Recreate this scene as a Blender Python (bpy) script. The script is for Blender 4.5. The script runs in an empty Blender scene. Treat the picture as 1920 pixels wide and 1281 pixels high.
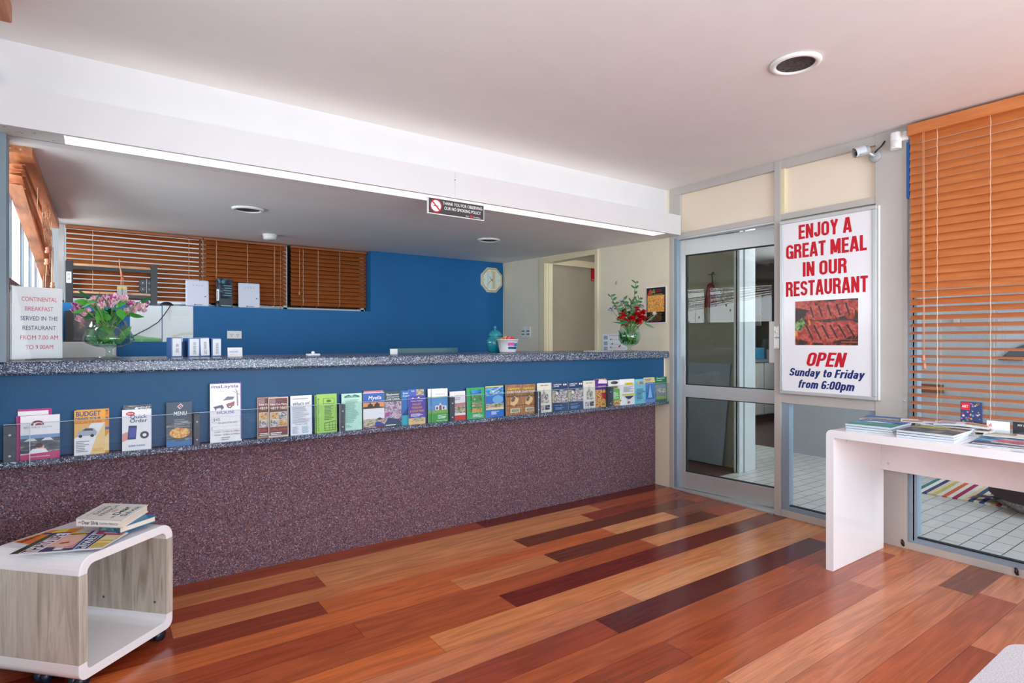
import bpy, math, random
from mathutils import Matrix, Vector
R = math.radians
random.seed(7)
S = bpy.context.scene
C = S.collection

# ------------------------------------------------------------------ camera, world, light
EYE = 1.2
FPX, CX, CY, YAW = 1085.0, 960.0, 638.5, R(35.47)
cam = bpy.data.cameras.new('camera'); camo = bpy.data.objects.new('camera', cam); C.objects.link(camo)
cam.sensor_width = 36; cam.lens = FPX * 36 / 1920; cam.shift_y = -(640.5 - CY) / 1920; cam.clip_start = 0.02
camo.location = (0, 0, EYE); camo.rotation_euler = (R(90), 0, -YAW)
S.camera = camo
vs = S.view_settings
S.display_settings.display_device = 'sRGB'
vs.view_transform = 'Standard'; vs.look = 'None'; vs.gamma = 1; vs.use_curve_mapping = False
vs.exposure = -0.36
S.cycles.use_denoising = True
S.cycles.max_bounces = 10; S.cycles.diffuse_bounces = 6; S.cycles.transparent_max_bounces = 16
S.cycles.sample_clamp_indirect = 6; S.cycles.caustics_reflective = False; S.cycles.caustics_refractive = False

w = bpy.data.worlds.new('world'); S.world = w; w.use_nodes = True
nt = w.node_tree; bg = nt.nodes['Background']
sky = nt.nodes.new('ShaderNodeTexSky'); sky.sky_type = 'HOSEK_WILKIE'; sky.turbidity = 4
sky.sun_direction = (-0.3, -0.75, 0.6)
mixw = nt.nodes.new('ShaderNodeMix'); mixw.data_type = 'RGBA'; mixw.inputs[0].default_value = 0.75
mixw.inputs[7].default_value = (0.9, 0.95, 1.0, 1)
nt.links.new(sky.outputs[0], mixw.inputs[6]); nt.links.new(mixw.outputs[2], bg.inputs[0])
bg.inputs[1].default_value = 1.1

def area(name, loc, rot, sx, sy, power, col=(1, 1, 1)):
    l = bpy.data.lights.new(name, 'AREA'); l.shape = 'RECTANGLE'; l.size = sx; l.size_y = sy
    l.energy = power; l.color = col
    o = bpy.data.objects.new(name, l); C.objects.link(o); o.location = loc; o.rotation_euler = rot; l.spread = R(170)
    return o
# daylight through the window openings (the kitchen lamp is added fill)
area('daylight_front_window', (1.7, -2.05, 1.35), (R(107), 0, 0), 3.3, 1.9, 205, (0.84, 0.93, 1))
area('daylight_left_window', (-0.30, 0.35, 1.65), (R(100), 0, R(-90)), 3.4, 1.3, 40, (0.84, 0.93, 1))
area('daylight_office_window', (-0.75, 4.4, 1.72), (R(84), 0, R(-90)), 2.6, 0.8, 82, (0.95, 0.98, 1))
area('daylight_foyer_window', (5.0, -1.9, 1.3), (R(90), 0, 0), 2.0, 2.0, 112, (0.93, 0.97, 1))
area('kitchen_fill', (8.5, 3.6, 1.6), (R(90), 0, R(90)), 0.8, 0.8, 45, (0.9, 0.95, 1))  # added fill for the far room, no window stands behind it

area('corridor_fill', (4.35, 4.0, 2.40), (0, 0, 0), 0.3, 1.0, 2.5, (1, 0.97, 0.93))  # added fill that lifts the corridor, no real fitting
area('foyer_fill', (5.4, 2.6, 2.40), (0, 0, 0), 0.6, 0.6, 18, (1, 0.97, 0.93))  # made-up lamp, added to brighten the foyer behind the door

# ------------------------------------------------------------------ measuring helpers: photo measurement -> point on a real plane
_s, _c = math.sin(YAW), math.cos(YAW)
def _ray(u, v):
    a = (u - CX) / FPX; b = (CY - v) / FPX
    return (_s + a * _c, _c - a * _s, b)
def on_x(u, v, x): r = _ray(u, v); t = x / r[0]; return Vector((x, r[1] * t, EYE + r[2] * t))
def on_y(u, v, y): r = _ray(u, v); t = y / r[1]; return Vector((r[0] * t, y, EYE + r[2] * t))
def on_z(u, v, z): r = _ray(u, v); t = (z - EYE) / r[2]; return Vector((r[0] * t, r[1] * t, z))

# ------------------------------------------------------------------ materials
def lin(c):
    out = []
    for v in c[:3]:
        v = v / 255.0
        out.append(v / 12.92 if v <= 0.04045 else ((v + 0.055) / 1.055) ** 2.4)
    return (*out, 1)
MATS = {}
def mat(name, col, rough=0.5, metal=0.0, var=0.05, vscale=6.0, stretch=(1, 1, 1), bump=0.0, bscale=200.0, emit=0.0, spec=0.5, trans=0.0, coat=0.0):
    if name in MATS: return MATS[name]
    m = bpy.data.materials.new(name); m.use_nodes = True; n = m.node_tree; p = n.nodes['Principled BSDF']
    p.inputs['Roughness'].default_value = rough; p.inputs['Metallic'].default_value = metal
    p.inputs['Specular IOR Level'].default_value = spec
    p.inputs['Coat Weight'].default_value = coat
    a = lin(col)
    tc = n.nodes.new('ShaderNodeTexCoord'); mp = n.nodes.new('ShaderNodeMapping'); mp.inputs['Scale'].default_value = stretch
    n.links.new(tc.outputs['Object'], mp.inputs[0])
    nz = n.nodes.new('ShaderNodeTexNoise'); nz.inputs['Scale'].default_value = vscale; nz.inputs['Detail'].default_value = 4
    n.links.new(mp.outputs[0], nz.inputs['Vector'])
    rp = n.nodes.new('ShaderNodeValToRGB')
    rp.color_ramp.elements[0].position = 0.3; rp.color_ramp.elements[1].position = 0.7
    rp.color_ramp.elements[0].color = tuple(x * (1 - var) for x in a[:3]) + (1,)
    rp.color_ramp.elements[1].color = tuple(min(1, x * (1 + var)) for x in a[:3]) + (1,)
    n.links.new(nz.outputs[0], rp.inputs[0]); n.links.new(rp.outputs[0], p.inputs['Base Color'])
    if bump:
        nb = n.nodes.new('ShaderNodeTexNoise'); nb.inputs['Scale'].default_value = bscale; nb.inputs['Detail'].default_value = 2
        n.links.new(mp.outputs[0], nb.inputs['Vector'])
        bp = n.nodes.new('ShaderNodeBump'); bp.inputs['Strength'].default_value = bump; bp.inputs['Distance'].default_value = 0.004
        n.links.new(nb.outputs[0], bp.inputs['Height']); n.links.new(bp.outputs[0], p.inputs['Normal'])
    if emit:
        p.inputs['Emission Color'].default_value = a; p.inputs['Emission Strength'].default_value = emit
    if trans:
        p.inputs['Transmission Weight'].default_value = trans
    MATS[name] = m; return m

def ramp_mat(name, stops, scale=20.0, rough=0.5, detail=3.0, stretch=(1, 1, 1), voronoi=False, distort=0.0, bump=0.0, wave=None, constant=False, coat=0.0, spec=0.5):
    """noise-driven colour ramp: speckled laminate, carpet, printed photographs, wood"""
    if name in MATS: return MATS[name]
    m = bpy.data.materials.new(name); m.use_nodes = True; n = m.node_tree; p = n.nodes['Principled BSDF']
    p.inputs['Roughness'].default_value = rough; p.inputs['Coat Weight'].default_value = coat
    p.inputs['Specular IOR Level'].default_value = spec
    tc = n.nodes.new('ShaderNodeTexCoord'); mp = n.nodes.new('ShaderNodeMapping'); mp.inputs['Scale'].default_value = stretch
    n.links.new(tc.outputs['Object'], mp.inputs[0])
    if voronoi:
        t = n.nodes.new('ShaderNodeTexVoronoi'); t.inputs['Scale'].default_value = scale
        sep = n.nodes.new('ShaderNodeSeparateColor'); n.links.new(t.outputs['Color'], sep.inputs[0]); out = sep.outputs[0]
    elif wave:
        t = n.nodes.new('ShaderNodeTexWave'); t.wave_type = 'BANDS'; t.bands_direction = wave
        t.inputs['Scale'].default_value = scale; t.inputs['Distortion'].default_value = distort; t.inputs['Detail'].default_value = detail
        out = t.outputs['Fac']
    else:
        t = n.nodes.new('ShaderNodeTexNoise'); t.inputs['Scale'].default_value = scale; t.inputs['Detail'].default_value = detail
        t.inputs['Distortion'].default_value = distort; out = t.outputs[0]
    n.links.new(mp.outputs[0], t.inputs['Vector'])
    rp = n.nodes.new('ShaderNodeValToRGB'); cr = rp.color_ramp
    if constant: cr.interpolation = 'CONSTANT'
    while len(cr.elements) < len(stops): cr.elements.new(0.5)
    for e, (pos, col) in zip(cr.elements, stops): e.position = pos; e.color = lin(col)
    n.links.new(out, rp.inputs[0]); n.links.new(rp.outputs[0], p.inputs['Base Color'])
    if bump:
        bp = n.nodes.new('ShaderNodeBump'); bp.inputs['Strength'].default_value = bump; bp.inputs['Distance'].default_value = 0.004
        n.links.new(out, bp.inputs['Height']); n.links.new(bp.outputs[0], p.inputs['Normal'])
    MATS[name] = m; return m

def pane_mat(name, tint=(0.93, 0.97, 0.96), ior=1.5, rough=0.0, refl=1.0):
    if name in MATS: return MATS[name]
    m = bpy.data.materials.new(name); m.use_nodes = True; n = m.node_tree
    for x in list(n.nodes):
        if x.type == 'BSDF_PRINCIPLED': n.nodes.remove(x)
    out = n.nodes['Material Output']
    t = n.nodes.new('ShaderNodeBsdfTransparent'); t.inputs[0].default_value = (*tint, 1)
    g = n.nodes.new('ShaderNodeBsdfGlossy'); g.inputs['Roughness'].default_value = rough
    f = n.nodes.new('ShaderNodeFresnel'); f.inputs[0].default_value = ior
    mu = n.nodes.new('ShaderNodeMath'); mu.operation = 'MULTIPLY'; mu.inputs[1].default_value = refl
    nz = n.nodes.new('ShaderNodeTexNoise'); nz.inputs['Scale'].default_value = 1.5
    bp = n.nodes.new('ShaderNodeBump'); bp.inputs['Strength'].default_value = 0.02; n.links.new(nz.outputs[0], bp.inputs['Height'])
    n.links.new(bp.outputs[0], g.inputs['Normal'])
    mx = n.nodes.new('ShaderNodeMixShader')
    ge = n.nodes.new('ShaderNodeNewGeometry'); iv = n.nodes.new('ShaderNodeMath'); iv.operation = 'SUBTRACT'; iv.inputs[0].default_value = 1.0
    n.links.new(ge.outputs['Backfacing'], iv.inputs[1])          # a pane reflects once, at the face the light enters
    m2 = n.nodes.new('ShaderNodeMath'); m2.operation = 'MULTIPLY'
    n.links.new(f.outputs[0], mu.inputs[0]); n.links.new(mu.outputs[0], m2.inputs[0]); n.links.new(iv.outputs[0], m2.inputs[1]); n.links.new(m2.outputs[0], mx.inputs[0])
    n.links.new(t.outputs[0], mx.inputs[1]); n.links.new(g.outputs[0], mx.inputs[2]); n.links.new(mx.outputs[0], out.inputs[0])
    MATS[name] = m; return m

def flat(col, rough=0.45):
    """printed ink of one colour"""
    return mat('ink_%d_%d_%d_%d' % (*col, int(rough * 100)), col, rough, var=0.03, vscale=40)

WHITE = (245, 245, 245); BLACK = (20, 20, 22)
m_wall = mat('white_paint', (229, 228, 229), 0.6, var=0.015, bump=0.05)
m_ceil = mat('ceiling_paint', (236, 232, 230), 0.7, var=0.015, bump=0.05)
m_soffit = mat('soffit_paint', (238, 235, 232), 0.6, var=0.03, vscale=2)
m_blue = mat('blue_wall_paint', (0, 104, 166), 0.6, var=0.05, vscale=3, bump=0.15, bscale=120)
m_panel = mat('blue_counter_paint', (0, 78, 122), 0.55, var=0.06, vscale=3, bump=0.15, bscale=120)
m_cream = mat('cream_paint', (238, 228, 205), 0.55, var=0.02)
m_creampanel = mat('cream_infill', (246, 232, 212), 0.5, var=0.01)
m_trimcream = mat('cream_gloss_trim', (235, 222, 188), 0.35, var=0.02)
m_greyp = mat('grey_partition_paint', (196, 192, 186), 0.5, var=0.02)
m_alu = mat('aluminium', (205, 210, 210), 0.35, metal=0.45, var=0.02, stretch=(1, 1, 0.05), vscale=60)
m_alub = mat('blue_grey_frame', (150, 172, 190), 0.4, metal=0.2, var=0.02)
m_rubber = mat('black_gasket', (25, 32, 40), 0.6)
m_black = mat('black_plastic', (28, 28, 30), 0.4)
m_white_gloss = mat('white_gloss_lacquer', (246, 247, 250), 0.12, var=0.01, coat=0.3)
m_whitep = mat('white_plastic', (240, 240, 238), 0.35, var=0.01)
m_paper = mat('white_paper', (246, 247, 250), 0.6, var=0.01)
m_pages = mat('page_edges', (205, 212, 220), 0.7, var=0.12, vscale=30, stretch=(1, 1, 40))
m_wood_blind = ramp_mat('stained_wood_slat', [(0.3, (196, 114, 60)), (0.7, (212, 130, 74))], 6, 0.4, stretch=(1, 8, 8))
m_wood_back = ramp_mat('shaded_wood_slat', [(0.3, (150, 80, 36)), (0.7, (172, 96, 46))], 6, 0.4, stretch=(1, 8, 8))  # same wood as the orange blind, its back-lit shade put into the colour
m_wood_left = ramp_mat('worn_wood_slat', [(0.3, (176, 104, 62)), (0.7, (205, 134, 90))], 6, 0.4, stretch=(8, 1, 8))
m_cord = mat('peach_cord', (226, 170, 132), 0.7)
m_cordw = mat('pale_ladder_cord', (232, 205, 180), 0.7)
m_tassel = mat('peach_tassel', (214, 130, 98), 0.4)
m_lam = ramp_mat('speckled_laminate', [(0.0, (26, 36, 56)), (0.40, (58, 74, 104)), (0.66, (104, 120, 148)), (0.87, (200, 208, 220))], 330, 0.25, voronoi=True, constant=True)
m_carpet = ramp_mat('aubergine_loop_carpet', [(0.0, (84, 62, 72)), (0.3, (118, 90, 98)), (0.55, (138, 100, 100)), (0.75, (112, 100, 120)), (0.93, (170, 150, 158))], 240, 0.95, voronoi=True, constant=True, bump=0.6, spec=0.1)
m_glassobj = None
def glass_obj(name, col=(1, 1, 1), ior=1.45):
    if name in MATS: return MATS[name]
    m = bpy.data.materials.new(name); m.use_nodes = True; p = m.node_tree.nodes['Principled BSDF']
    p.inputs['Base Color'].default_value = (*col, 1); p.inputs['Roughness'].default_value = 0.0
    p.inputs['IOR'].default_value = ior; p.inputs['Transmission Weight'].default_value = 1.0
    MATS[name] = m; return m
m_pane = pane_mat('window_pane', (0.93, 0.96, 0.98))
m_pane_dark = pane_mat('tinted_door_pane', (0.90, 0.94, 0.94), refl=1.0)
m_acrylic = pane_mat('clear_acrylic', (0.95, 0.97, 0.98), refl=1.4)
m_sleeve = pane_mat('thin_clear_sleeve', (0.97, 0.98, 0.98), refl=.35)
m_acr_edge = mat('acrylic_cut_edge', (176, 196, 206), .2, var=.05)
m_vase = pane_mat('vase_glass', (0.82, 0.92, 0.88), refl=2.4)

# ------------------------------------------------------------------ mesh builder
class B:
    def __init__(s): s.v = []; s.f = []; s.fm = []; s.mats = []; s.sm = []; s.M = None; s.col = []
    def mi(s, m):
        if m not in s.mats: s.mats.append(m)
        return s.mats.index(m)
    def add(s, vs, fs, m, smooth=False):
        o = len(s.v); M = s.M
        for p in vs:
            p = Vector(p)
            s.v.append(M @ p if M else p)
        k = s.mi(m)
        for f in fs: s.f.append([o + i for i in f]); s.fm.append(k); s.sm.append(smooth)
        return s
    def box(s, x0, x1, y0, y1, z0, z1, m):
        if x0 > x1: x0, x1 = x1, x0
        if y0 > y1: y0, y1 = y1, y0
        if z0 > z1: z0, z1 = z1, z0
        return s.add([(x0, y0, z0), (x1, y0, z0), (x1, y1, z0), (x0, y1, z0), (x0, y0, z1), (x1, y0, z1), (x1, y1, z1), (x0, y1, z1)],
                     [(0, 3, 2, 1), (4, 5, 6, 7), (0, 1, 5, 4), (1, 2, 6, 5), (2, 3, 7, 6), (3, 0, 4, 7)], m)
    def poly(s, pts, m): return s.add(pts, [tuple(range(len(pts)))], m)
    def rect(s, x0, x1, z0, z1, y, m): return s.poly([(x0, y, z0), (x1, y, z0), (x1, y, z1), (x0, y, z1)], m)
    def pg(s, pts, y, m): return s.poly([(p[0], y, p[1]) for p in pts], m)      # polygon in the x-z plane facing -y
    def disc(s, x, z, r, y, m, n=24, r2=None): return s.pg([(x + r * math.cos(2 * math.pi * i / n), z + (r2 or r) * math.sin(2 * math.pi * i / n)) for i in range(n)], y, m)
    def ring(s, x, z, r0, r1, y, m, n=32):
        vs = []; fs = []
        for i in range(n):
            a = 2 * math.pi * i / n
            vs += [(x + r0 * math.cos(a), y, z + r0 * math.sin(a)), (x + r1 * math.cos(a), y, z + r1 * math.sin(a))]
        for i in range(n):
            j = (i + 1) % n; fs.append((2 * i, 2 * i + 1, 2 * j + 1, 2 * j))
        return s.add(vs, fs, m)
    def prism(s, prof, ax, a0, a1, m, smooth=False):
        """profile extruded along axis ax: prof in the other two coordinates (cyclic order)"""
        n = len(prof)
        def P(p, a):
            if ax == 'x': return (a, p[0], p[1])
            if ax == 'y': return (p[0], a, p[1])
            return (p[0], p[1], a)
        vs = [P(p, a0) for p in prof] + [P(p, a1) for p in prof]
        fs = [tuple(range(n))[::-1], tuple(range(n, 2 * n))]
        s.add(vs, fs, m)
        return s.add(vs, [(i, (i + 1) % n, n + (i + 1) % n, n + i) for i in range(n)], m, smooth)
    def tube(s, pts, r, m, n=8, caps=True):
        pts = [Vector(p) for p in pts]; rs = r if isinstance(r, (list, tuple)) else [r] * len(pts)
        vs = []; fs = []; prev = None
        for i, p in enumerate(pts):
            t = (pts[min(i + 1, len(pts) - 1)] - pts[max(i - 1, 0)])
            if t.length < 1e-9: t = Vector((0, 0, 1))
            t.normalize()
            if prev is None:
                u = t.orthogonal().normalized()
            else:
                u = prev - t * prev.dot(t)
                u = u.normalized() if u.length > 1e-6 else t.orthogonal().normalized()
            prev = u; v = t.cross(u)
            for k in range(n):
                a = 2 * math.pi * k / n; vs.append(p + (u * math.cos(a) + v * math.sin(a)) * rs[i])
        for i in range(len(pts) - 1):
            for k in range(n):
                fs.append((i * n + k, i * n + (k + 1) % n, (i + 1) * n + (k + 1) % n, (i + 1) * n + k))
        if caps: fs += [tuple(range(n))[::-1], tuple(range((len(pts) - 1) * n, len(pts) * n))]
        return s.add(vs, fs, m, True)
    def lathe(s, prof, m, n=32, c=(0, 0, 0), close=False):
        vs = []; fs = []
        for r, z in prof:
            for k in range(n):
                a = 2 * math.pi * k / n; vs.append((c[0] + r * math.cos(a), c[1] + r * math.sin(a), c[2] + z))
        q = len(prof)
        for i in range(q - 1):
            for k in range(n): fs.append((i * n + k, i * n + (k + 1) % n, (i + 1) * n + (k + 1) % n, (i + 1) * n + k))
        return s.add(vs, fs, m, True)
    def ball(s, c, rx, ry, rz, m, n=12, q=8):
        vs = []; fs = []
        for i in range(q + 1):
            t = math.pi * i / q
            for k in range(n):
                a = 2 * math.pi * k / n
                vs.append((c[0] + rx * math.sin(t) * math.cos(a), c[1] + ry * math.sin(t) * math.sin(a), c[2] - rz * math.cos(t)))
        for i in range(q):
            for k in range(n): fs.append((i * n + k, i * n + (k + 1) % n, (i + 1) * n + (k + 1) % n, (i + 1) * n + k))
        return s.add(vs, fs, m, True)
    def leaf(s, base, d, L, W, m, side=None, curl=0.25, seg=6, fold=0.15):
        base = Vector(base); d = Vector(d).normalized()
        side = Vector(side) if side else d.cross(Vector((0, 0, 1)))
        if side.length < 1e-4: side = Vector((1, 0, 0))
        side.normalize(); nrm = side.cross(d).normalized()
        vs = []; fs = []
        for i in range(seg + 1):
            t = i / seg; wv = W * (math.sin(math.pi * min(1, t ** 0.75)) * 0.5) + 0.0004
            p = base + d * (L * t) - nrm * (curl * L * t * t)
            vs += [p - side * wv + nrm * fold * wv, p, p + side * wv + nrm * fold * wv]
        for i in range(seg):
            a = 3 * i; fs += [(a, a + 1, a + 4, a + 3), (a + 1, a + 2, a + 5, a + 4)]
        return s.add(vs, fs, m, True)
    def text(s, t, x, z, h, y, m, w=None, bold=0.0, shear=0.0, rot=0, al='C'):
        """lettering in the x-z plane facing -y; z is the baseline, h the cap height, w the fitted width"""
        vs, fs = glyphs(t, bold, shear)
        if not vs: return s
        x0 = min(p[0] for p in vs); x1 = max(p[0] for p in vs)
        k = h / CAPH; kx = (w / (x1 - x0)) if w else k
        ox = {'C': (x0 + x1) / 2, 'L': x0, 'R': x1}[al]
        cr, sr = math.cos(rot), math.sin(rot); out = []
        for p in vs:
            a = (p[0] - ox) * kx; b = p[1] * k
            out.append((x + a * cr - b * sr, y - p[2] * .003, z + a * sr + b * cr))
        return s.add(out, fs, m)
    def build(s, name, parent=None, loc=None, rz=0.0, bevel=0.0, seg=2, rot=None):
        me = bpy.data.meshes.new(name)
        me.from_pydata([tuple(p) for p in s.v], [], s.f)
        for m in s.mats: me.materials.append(m)
        me.polygons.foreach_set('material_index', s.fm); me.polygons.foreach_set('use_smooth', s.sm)
        me.update()
        o = bpy.data.objects.new(name, me); C.objects.link(o)
        if parent: o.parent = parent
        if loc is not None: o.location = loc
        if rot: o.rotation_euler = rot
        elif rz: o.rotation_euler = (0, 0, rz)
        if bevel:
            b = o.modifiers.new('bevel', 'BEVEL'); b.width = bevel; b.segments = seg; b.limit_method = 'ANGLE'; b.angle_limit = R(40)
        return o
_gl = {}; CAPH = 0.729
def glyphs(t, bold, shear):
    key = (t, bold, shear)
    if key in _gl: return _gl[key]
    cu = bpy.data.curves.new('lettering', 'FONT'); cu.body = t; cu.shear = shear; cu.resolution_u = 3; cu.fill_mode = 'FRONT'
    o = bpy.data.objects.new('lettering', cu); C.objects.link(o)
    dg = bpy.context.evaluated_depsgraph_get(); dg.update()
    me = bpy.data.meshes.new_from_object(o.evaluated_get(dg))
    r = ([tuple(v.co) for v in me.vertices], [tuple(p.vertices) for p in me.polygons])
    bpy.data.objects.remove(o); bpy.data.curves.remove(cu); bpy.data.meshes.remove(me)
    if bold > 0:                                                      # heavier weight: the outline struck again a little to each side
        v0, f0 = r; vs, fs = [], []
        for i, (dx, dy) in enumerate(((-.55, -.25), (.55, .25), (-.55, .25), (.55, -.25), (0, 0))):
            k0 = len(vs); vs += [(p[0] + dx * bold, p[1] + dy * bold, .004 * i) for p in v0]; fs += [tuple(k0 + a for a in f) for f in f0]
        r = (vs, fs)
    _gl[key] = r; return r
def _caph():
    global CAPH
    vs, _ = glyphs('H', 0, 0); CAPH = max(p[1] for p in vs)
_caph()

def tag(o, label, cat, group=None):
    o['label'] = label; o['category'] = cat
    if group: o['group'] = group
    return o
def thing(name, label, cat, loc=(0, 0, 0), rz=0.0, group=None):
    o = bpy.data.objects.new(name, None); C.objects.link(o); o.empty_display_size = 0.05
    o.location = loc; o.rotation_euler = (0, 0, rz)
    return tag(o, label, cat, group)
def struct(o, label=None, cat=None):
    o['kind'] = 'structure'
    if label: o['label'] = label; o['category'] = cat
    return o

# condensed heavy lettering for the big sign: each glyph is a set of stroked polylines in a box of height 1
def _arc(cx, cz, rx, rz, a0, a1, n=10): return [(cx + rx * math.cos(R(a0 + (a1 - a0) * i / n)), cz + rz * math.sin(R(a0 + (a1 - a0) * i / n))) for i in range(n + 1)]
def _rr(w, h0, h1, r=.16, st=.1):
    x0, x1, z0, z1 = st, w - st, h0 + st, h1 - st
    return _arc(x1 - r, z1 - r, r, r, 0, 90, 6) + _arc(x0 + r, z1 - r, r, r, 90, 180, 6) + _arc(x0 + r, z0 + r, r, r, 180, 270, 6) + _arc(x1 - r, z0 + r, r, r, 270, 360, 6) + [(x1, z1 - r)]
k = .1
def _S(w, h): r = .15; return _arc(w - k - r, h - k - r, r, r, 0, 90, 5) + _arc(k + r, h - k - r, r, r, 90, 180, 5) + [(k, h * .62), (k + .05, h * .56), (w - k - .05, h * .44), (w - k, h * .38)] + _arc(w - k - r, k + r, r, r, 0, -90, 5) + _arc(k + r, k + r, r, r, 270, 180, 5)
XH = .72
STROKES = {
 'E': (.46, [[(k, 0), (k, 1)], [(k, .915), (.46, .915)], [(k, .51), (.43, .51)], [(k, .085), (.46, .085)]]), 'N': (.54, [[(k, 0), (k, 1)], [(.44, 0), (.44, 1)], [(.11, .97), (.43, .03)]]),
 'J': (.44, [[(.34, 1), (.34, .27)] + _arc(.34 - .12, .22, .12, .125, 0, -90, 5) + _arc(.22, .22, .12, .125, 270, 180, 5) + [(k, .34)]]), 'O': (.54, [_rr(.54, 0, 1)]), '0': (.50, [_rr(.50, 0, 1)]),
 'Y': (.54, [[(.09, 1), (.27, .46)], [(.45, 1), (.27, .46)], [(.27, .5), (.27, 0)]]), 'A': (.56, [[(.08, 0), (.25, 1)], [(.48, 0), (.31, 1)], [(.14, .26), (.42, .26)], [(.24, .93), (.32, .93)]]),
 'G': (.54, [_arc(.28, .74, .18, .17, 0, 90, 6) + _arc(.26, .74, .16, .17, 90, 180, 6) + _arc(.26, .26, .16, .17, 180, 270, 6) + [(.34, .095), (.44, .18), (.44, .47)], [(.28, .46), (.54, .46)], [(.47, .46), (.47, 0)]]),
 'R': (.54, [[(k, 0), (k, 1)], [(k, .915), (.32, .915)] + _arc(.32, .72, .12, .195, 90, -90, 8) + [(k, .525)], [(.30, .52), (.42, .42), (.45, 0)]]), 'T': (.48, [[(.24, 0), (.24, 1)], [(0, .915), (.48, .915)]]), 'M': (.68, [[(k, 0), (k, 1)], [(.58, 0), (.58, 1)], [(.14, .97), (.34, .10)], [(.54, .97), (.34, .10)]]),
 'L': (.43, [[(k, 0), (k, 1)], [(k, .085), (.43, .085)]]), 'I': (.2, [[(k, 0), (k, 1)]]), 'U': (.54, [[(k, 1), (k, .26)] + _arc(.26, .26, .16, .16, 180, 270, 6) + _arc(.28, .26, .16, .16, 270, 360, 6) + [(.44, 1)]]), 'S': (.52, [_S(.52, 1)]),
 'P': (.52, [[(k, 0), (k, 1)], [(k, .915), (.30, .915)] + _arc(.30, .70, .12, .215, 90, -90, 8) + [(k, .485)]]), 'F': (.46, [[(k, 0), (k, 1)], [(k, .915), (.46, .915)], [(k, .5), (.42, .5)]]),
 'u': (.48, [[(k, XH), (k, .24)] + _arc(.22, .22, .12, .13, 180, 270, 5) + [(.28, .09), (.38, .22)], [(.38, XH), (.38, 0)]]), 'n': (.48, [[(k, 0), (k, XH)], [(k, .5)] + _arc(.26, XH - .23, .12, .14, 150, 0, 6) + [(.38, 0)]]), 'm': (.74, [[(k, 0), (k, XH)], [(k, .5)] + _arc(.25, XH - .23, .11, .14, 150, 0, 6) + [(.36, 0)], [(.36, .5)] + _arc(.51, XH - .23, .12, .14, 150, 0, 6) + [(.63, 0)]]),
 'd': (.48, [_rr(.48, 0, XH, .12), [(.38, 0), (.38, 1)]]), 'a': (.46, [[(k, .52)] + _arc(.23, .52, .13, .12, 150, 0, 6) + [(.36, 0)], [(.36, .42), (.2, .40)] + _arc(.2, .24, .10, .15, 100, 270, 6) + [(.36, .16)]]), 'y': (.48, [[(.09, XH), (.24, .05)], [(.40, XH), (.24, .02), (.18, -.16), (.06, -.17)]]),
 't': (.34, [[(.16, .92), (.16, .2), (.2, .1), (.34, .09)], [(.02, .64), (.33, .64)]]), 'o': (.48, [_rr(.48, 0, XH, .14)]), 'r': (.36, [[(k, 0), (k, XH)], [(k, .46), (.2, .62), (.36, .63)]]), 'i': (.2, [[(k, 0), (k, XH)], [(k, .86), (k, 1)]]), 'f': (.34, [[(.16, 0), (.16, .8), (.2, .9), (.34, .915)], [(.02, .64), (.33, .64)]]),
 'p': (.48, [_rr(.48, 0, XH, .12), [(k, -.25), (k, XH)]]), '6': (.5, [_rr(.5, 0, .6, .13), [(k, .3), (k, .72)] + _arc(.25, .76, .15, .145, 180, 20, 6)]), ':': (.2, [[(k, .06), (k, .22)], [(k, .5), (k, .66)]]), ' ': (.2, [])}
def heavy_text(b, t, x0, x1, z0, h, y, m, shear=0.0, th=.19):
    """lettering stretched between x0 and x1 with cap height h"""
    adv = []; x = 0; lay = 0
    for ch in t: adv.append(x); x += STROKES[ch][0] + .055
    wd = x - .055; kx = (x1 - x0) / (wd + shear)
    def P(p): return (x0 + (p[0] + p[1] * shear) * kx, z0 + p[1] * h)
    for ch, ox in zip(t, adv):
        for pl in STROKES[ch][1]:
            for i in range(len(pl) - 1):
                (ax, az), (bx, bz) = pl[i], pl[i + 1]; dx, dz = bx - ax, bz - az; L = math.hypot(dx, dz)
                if L < 1e-6: continue
                hz = abs(dx) / L; tw = (th * (1 - hz) + th * .86 * hz) / 2; nx, nz = -dz / L * tw, dx / L * tw
                q = [P((ox + a_, c_)) for a_, c_ in ((ax + nx, az + nz), (ax - nx, az - nz), (bx - nx, bz - nz), (bx + nx, bz + nz))]
                lay += 1; b.pg(q, y - .00001 * (lay % 60), m)
                if 0 < i: c0 = P((ox + ax, az)); lay += 1; b.disc(c0[0], c0[1], tw * kx, y - .00001 * (lay % 60), m, 10, tw * h)
FACE_X = R(-90)          # turns a front facing -y into one facing -x (things on the right partition)

# ================================================================== STRUCTURE
XR, XL, YB, ZC = 3.79, -0.345, 5.50, 2.43
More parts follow.
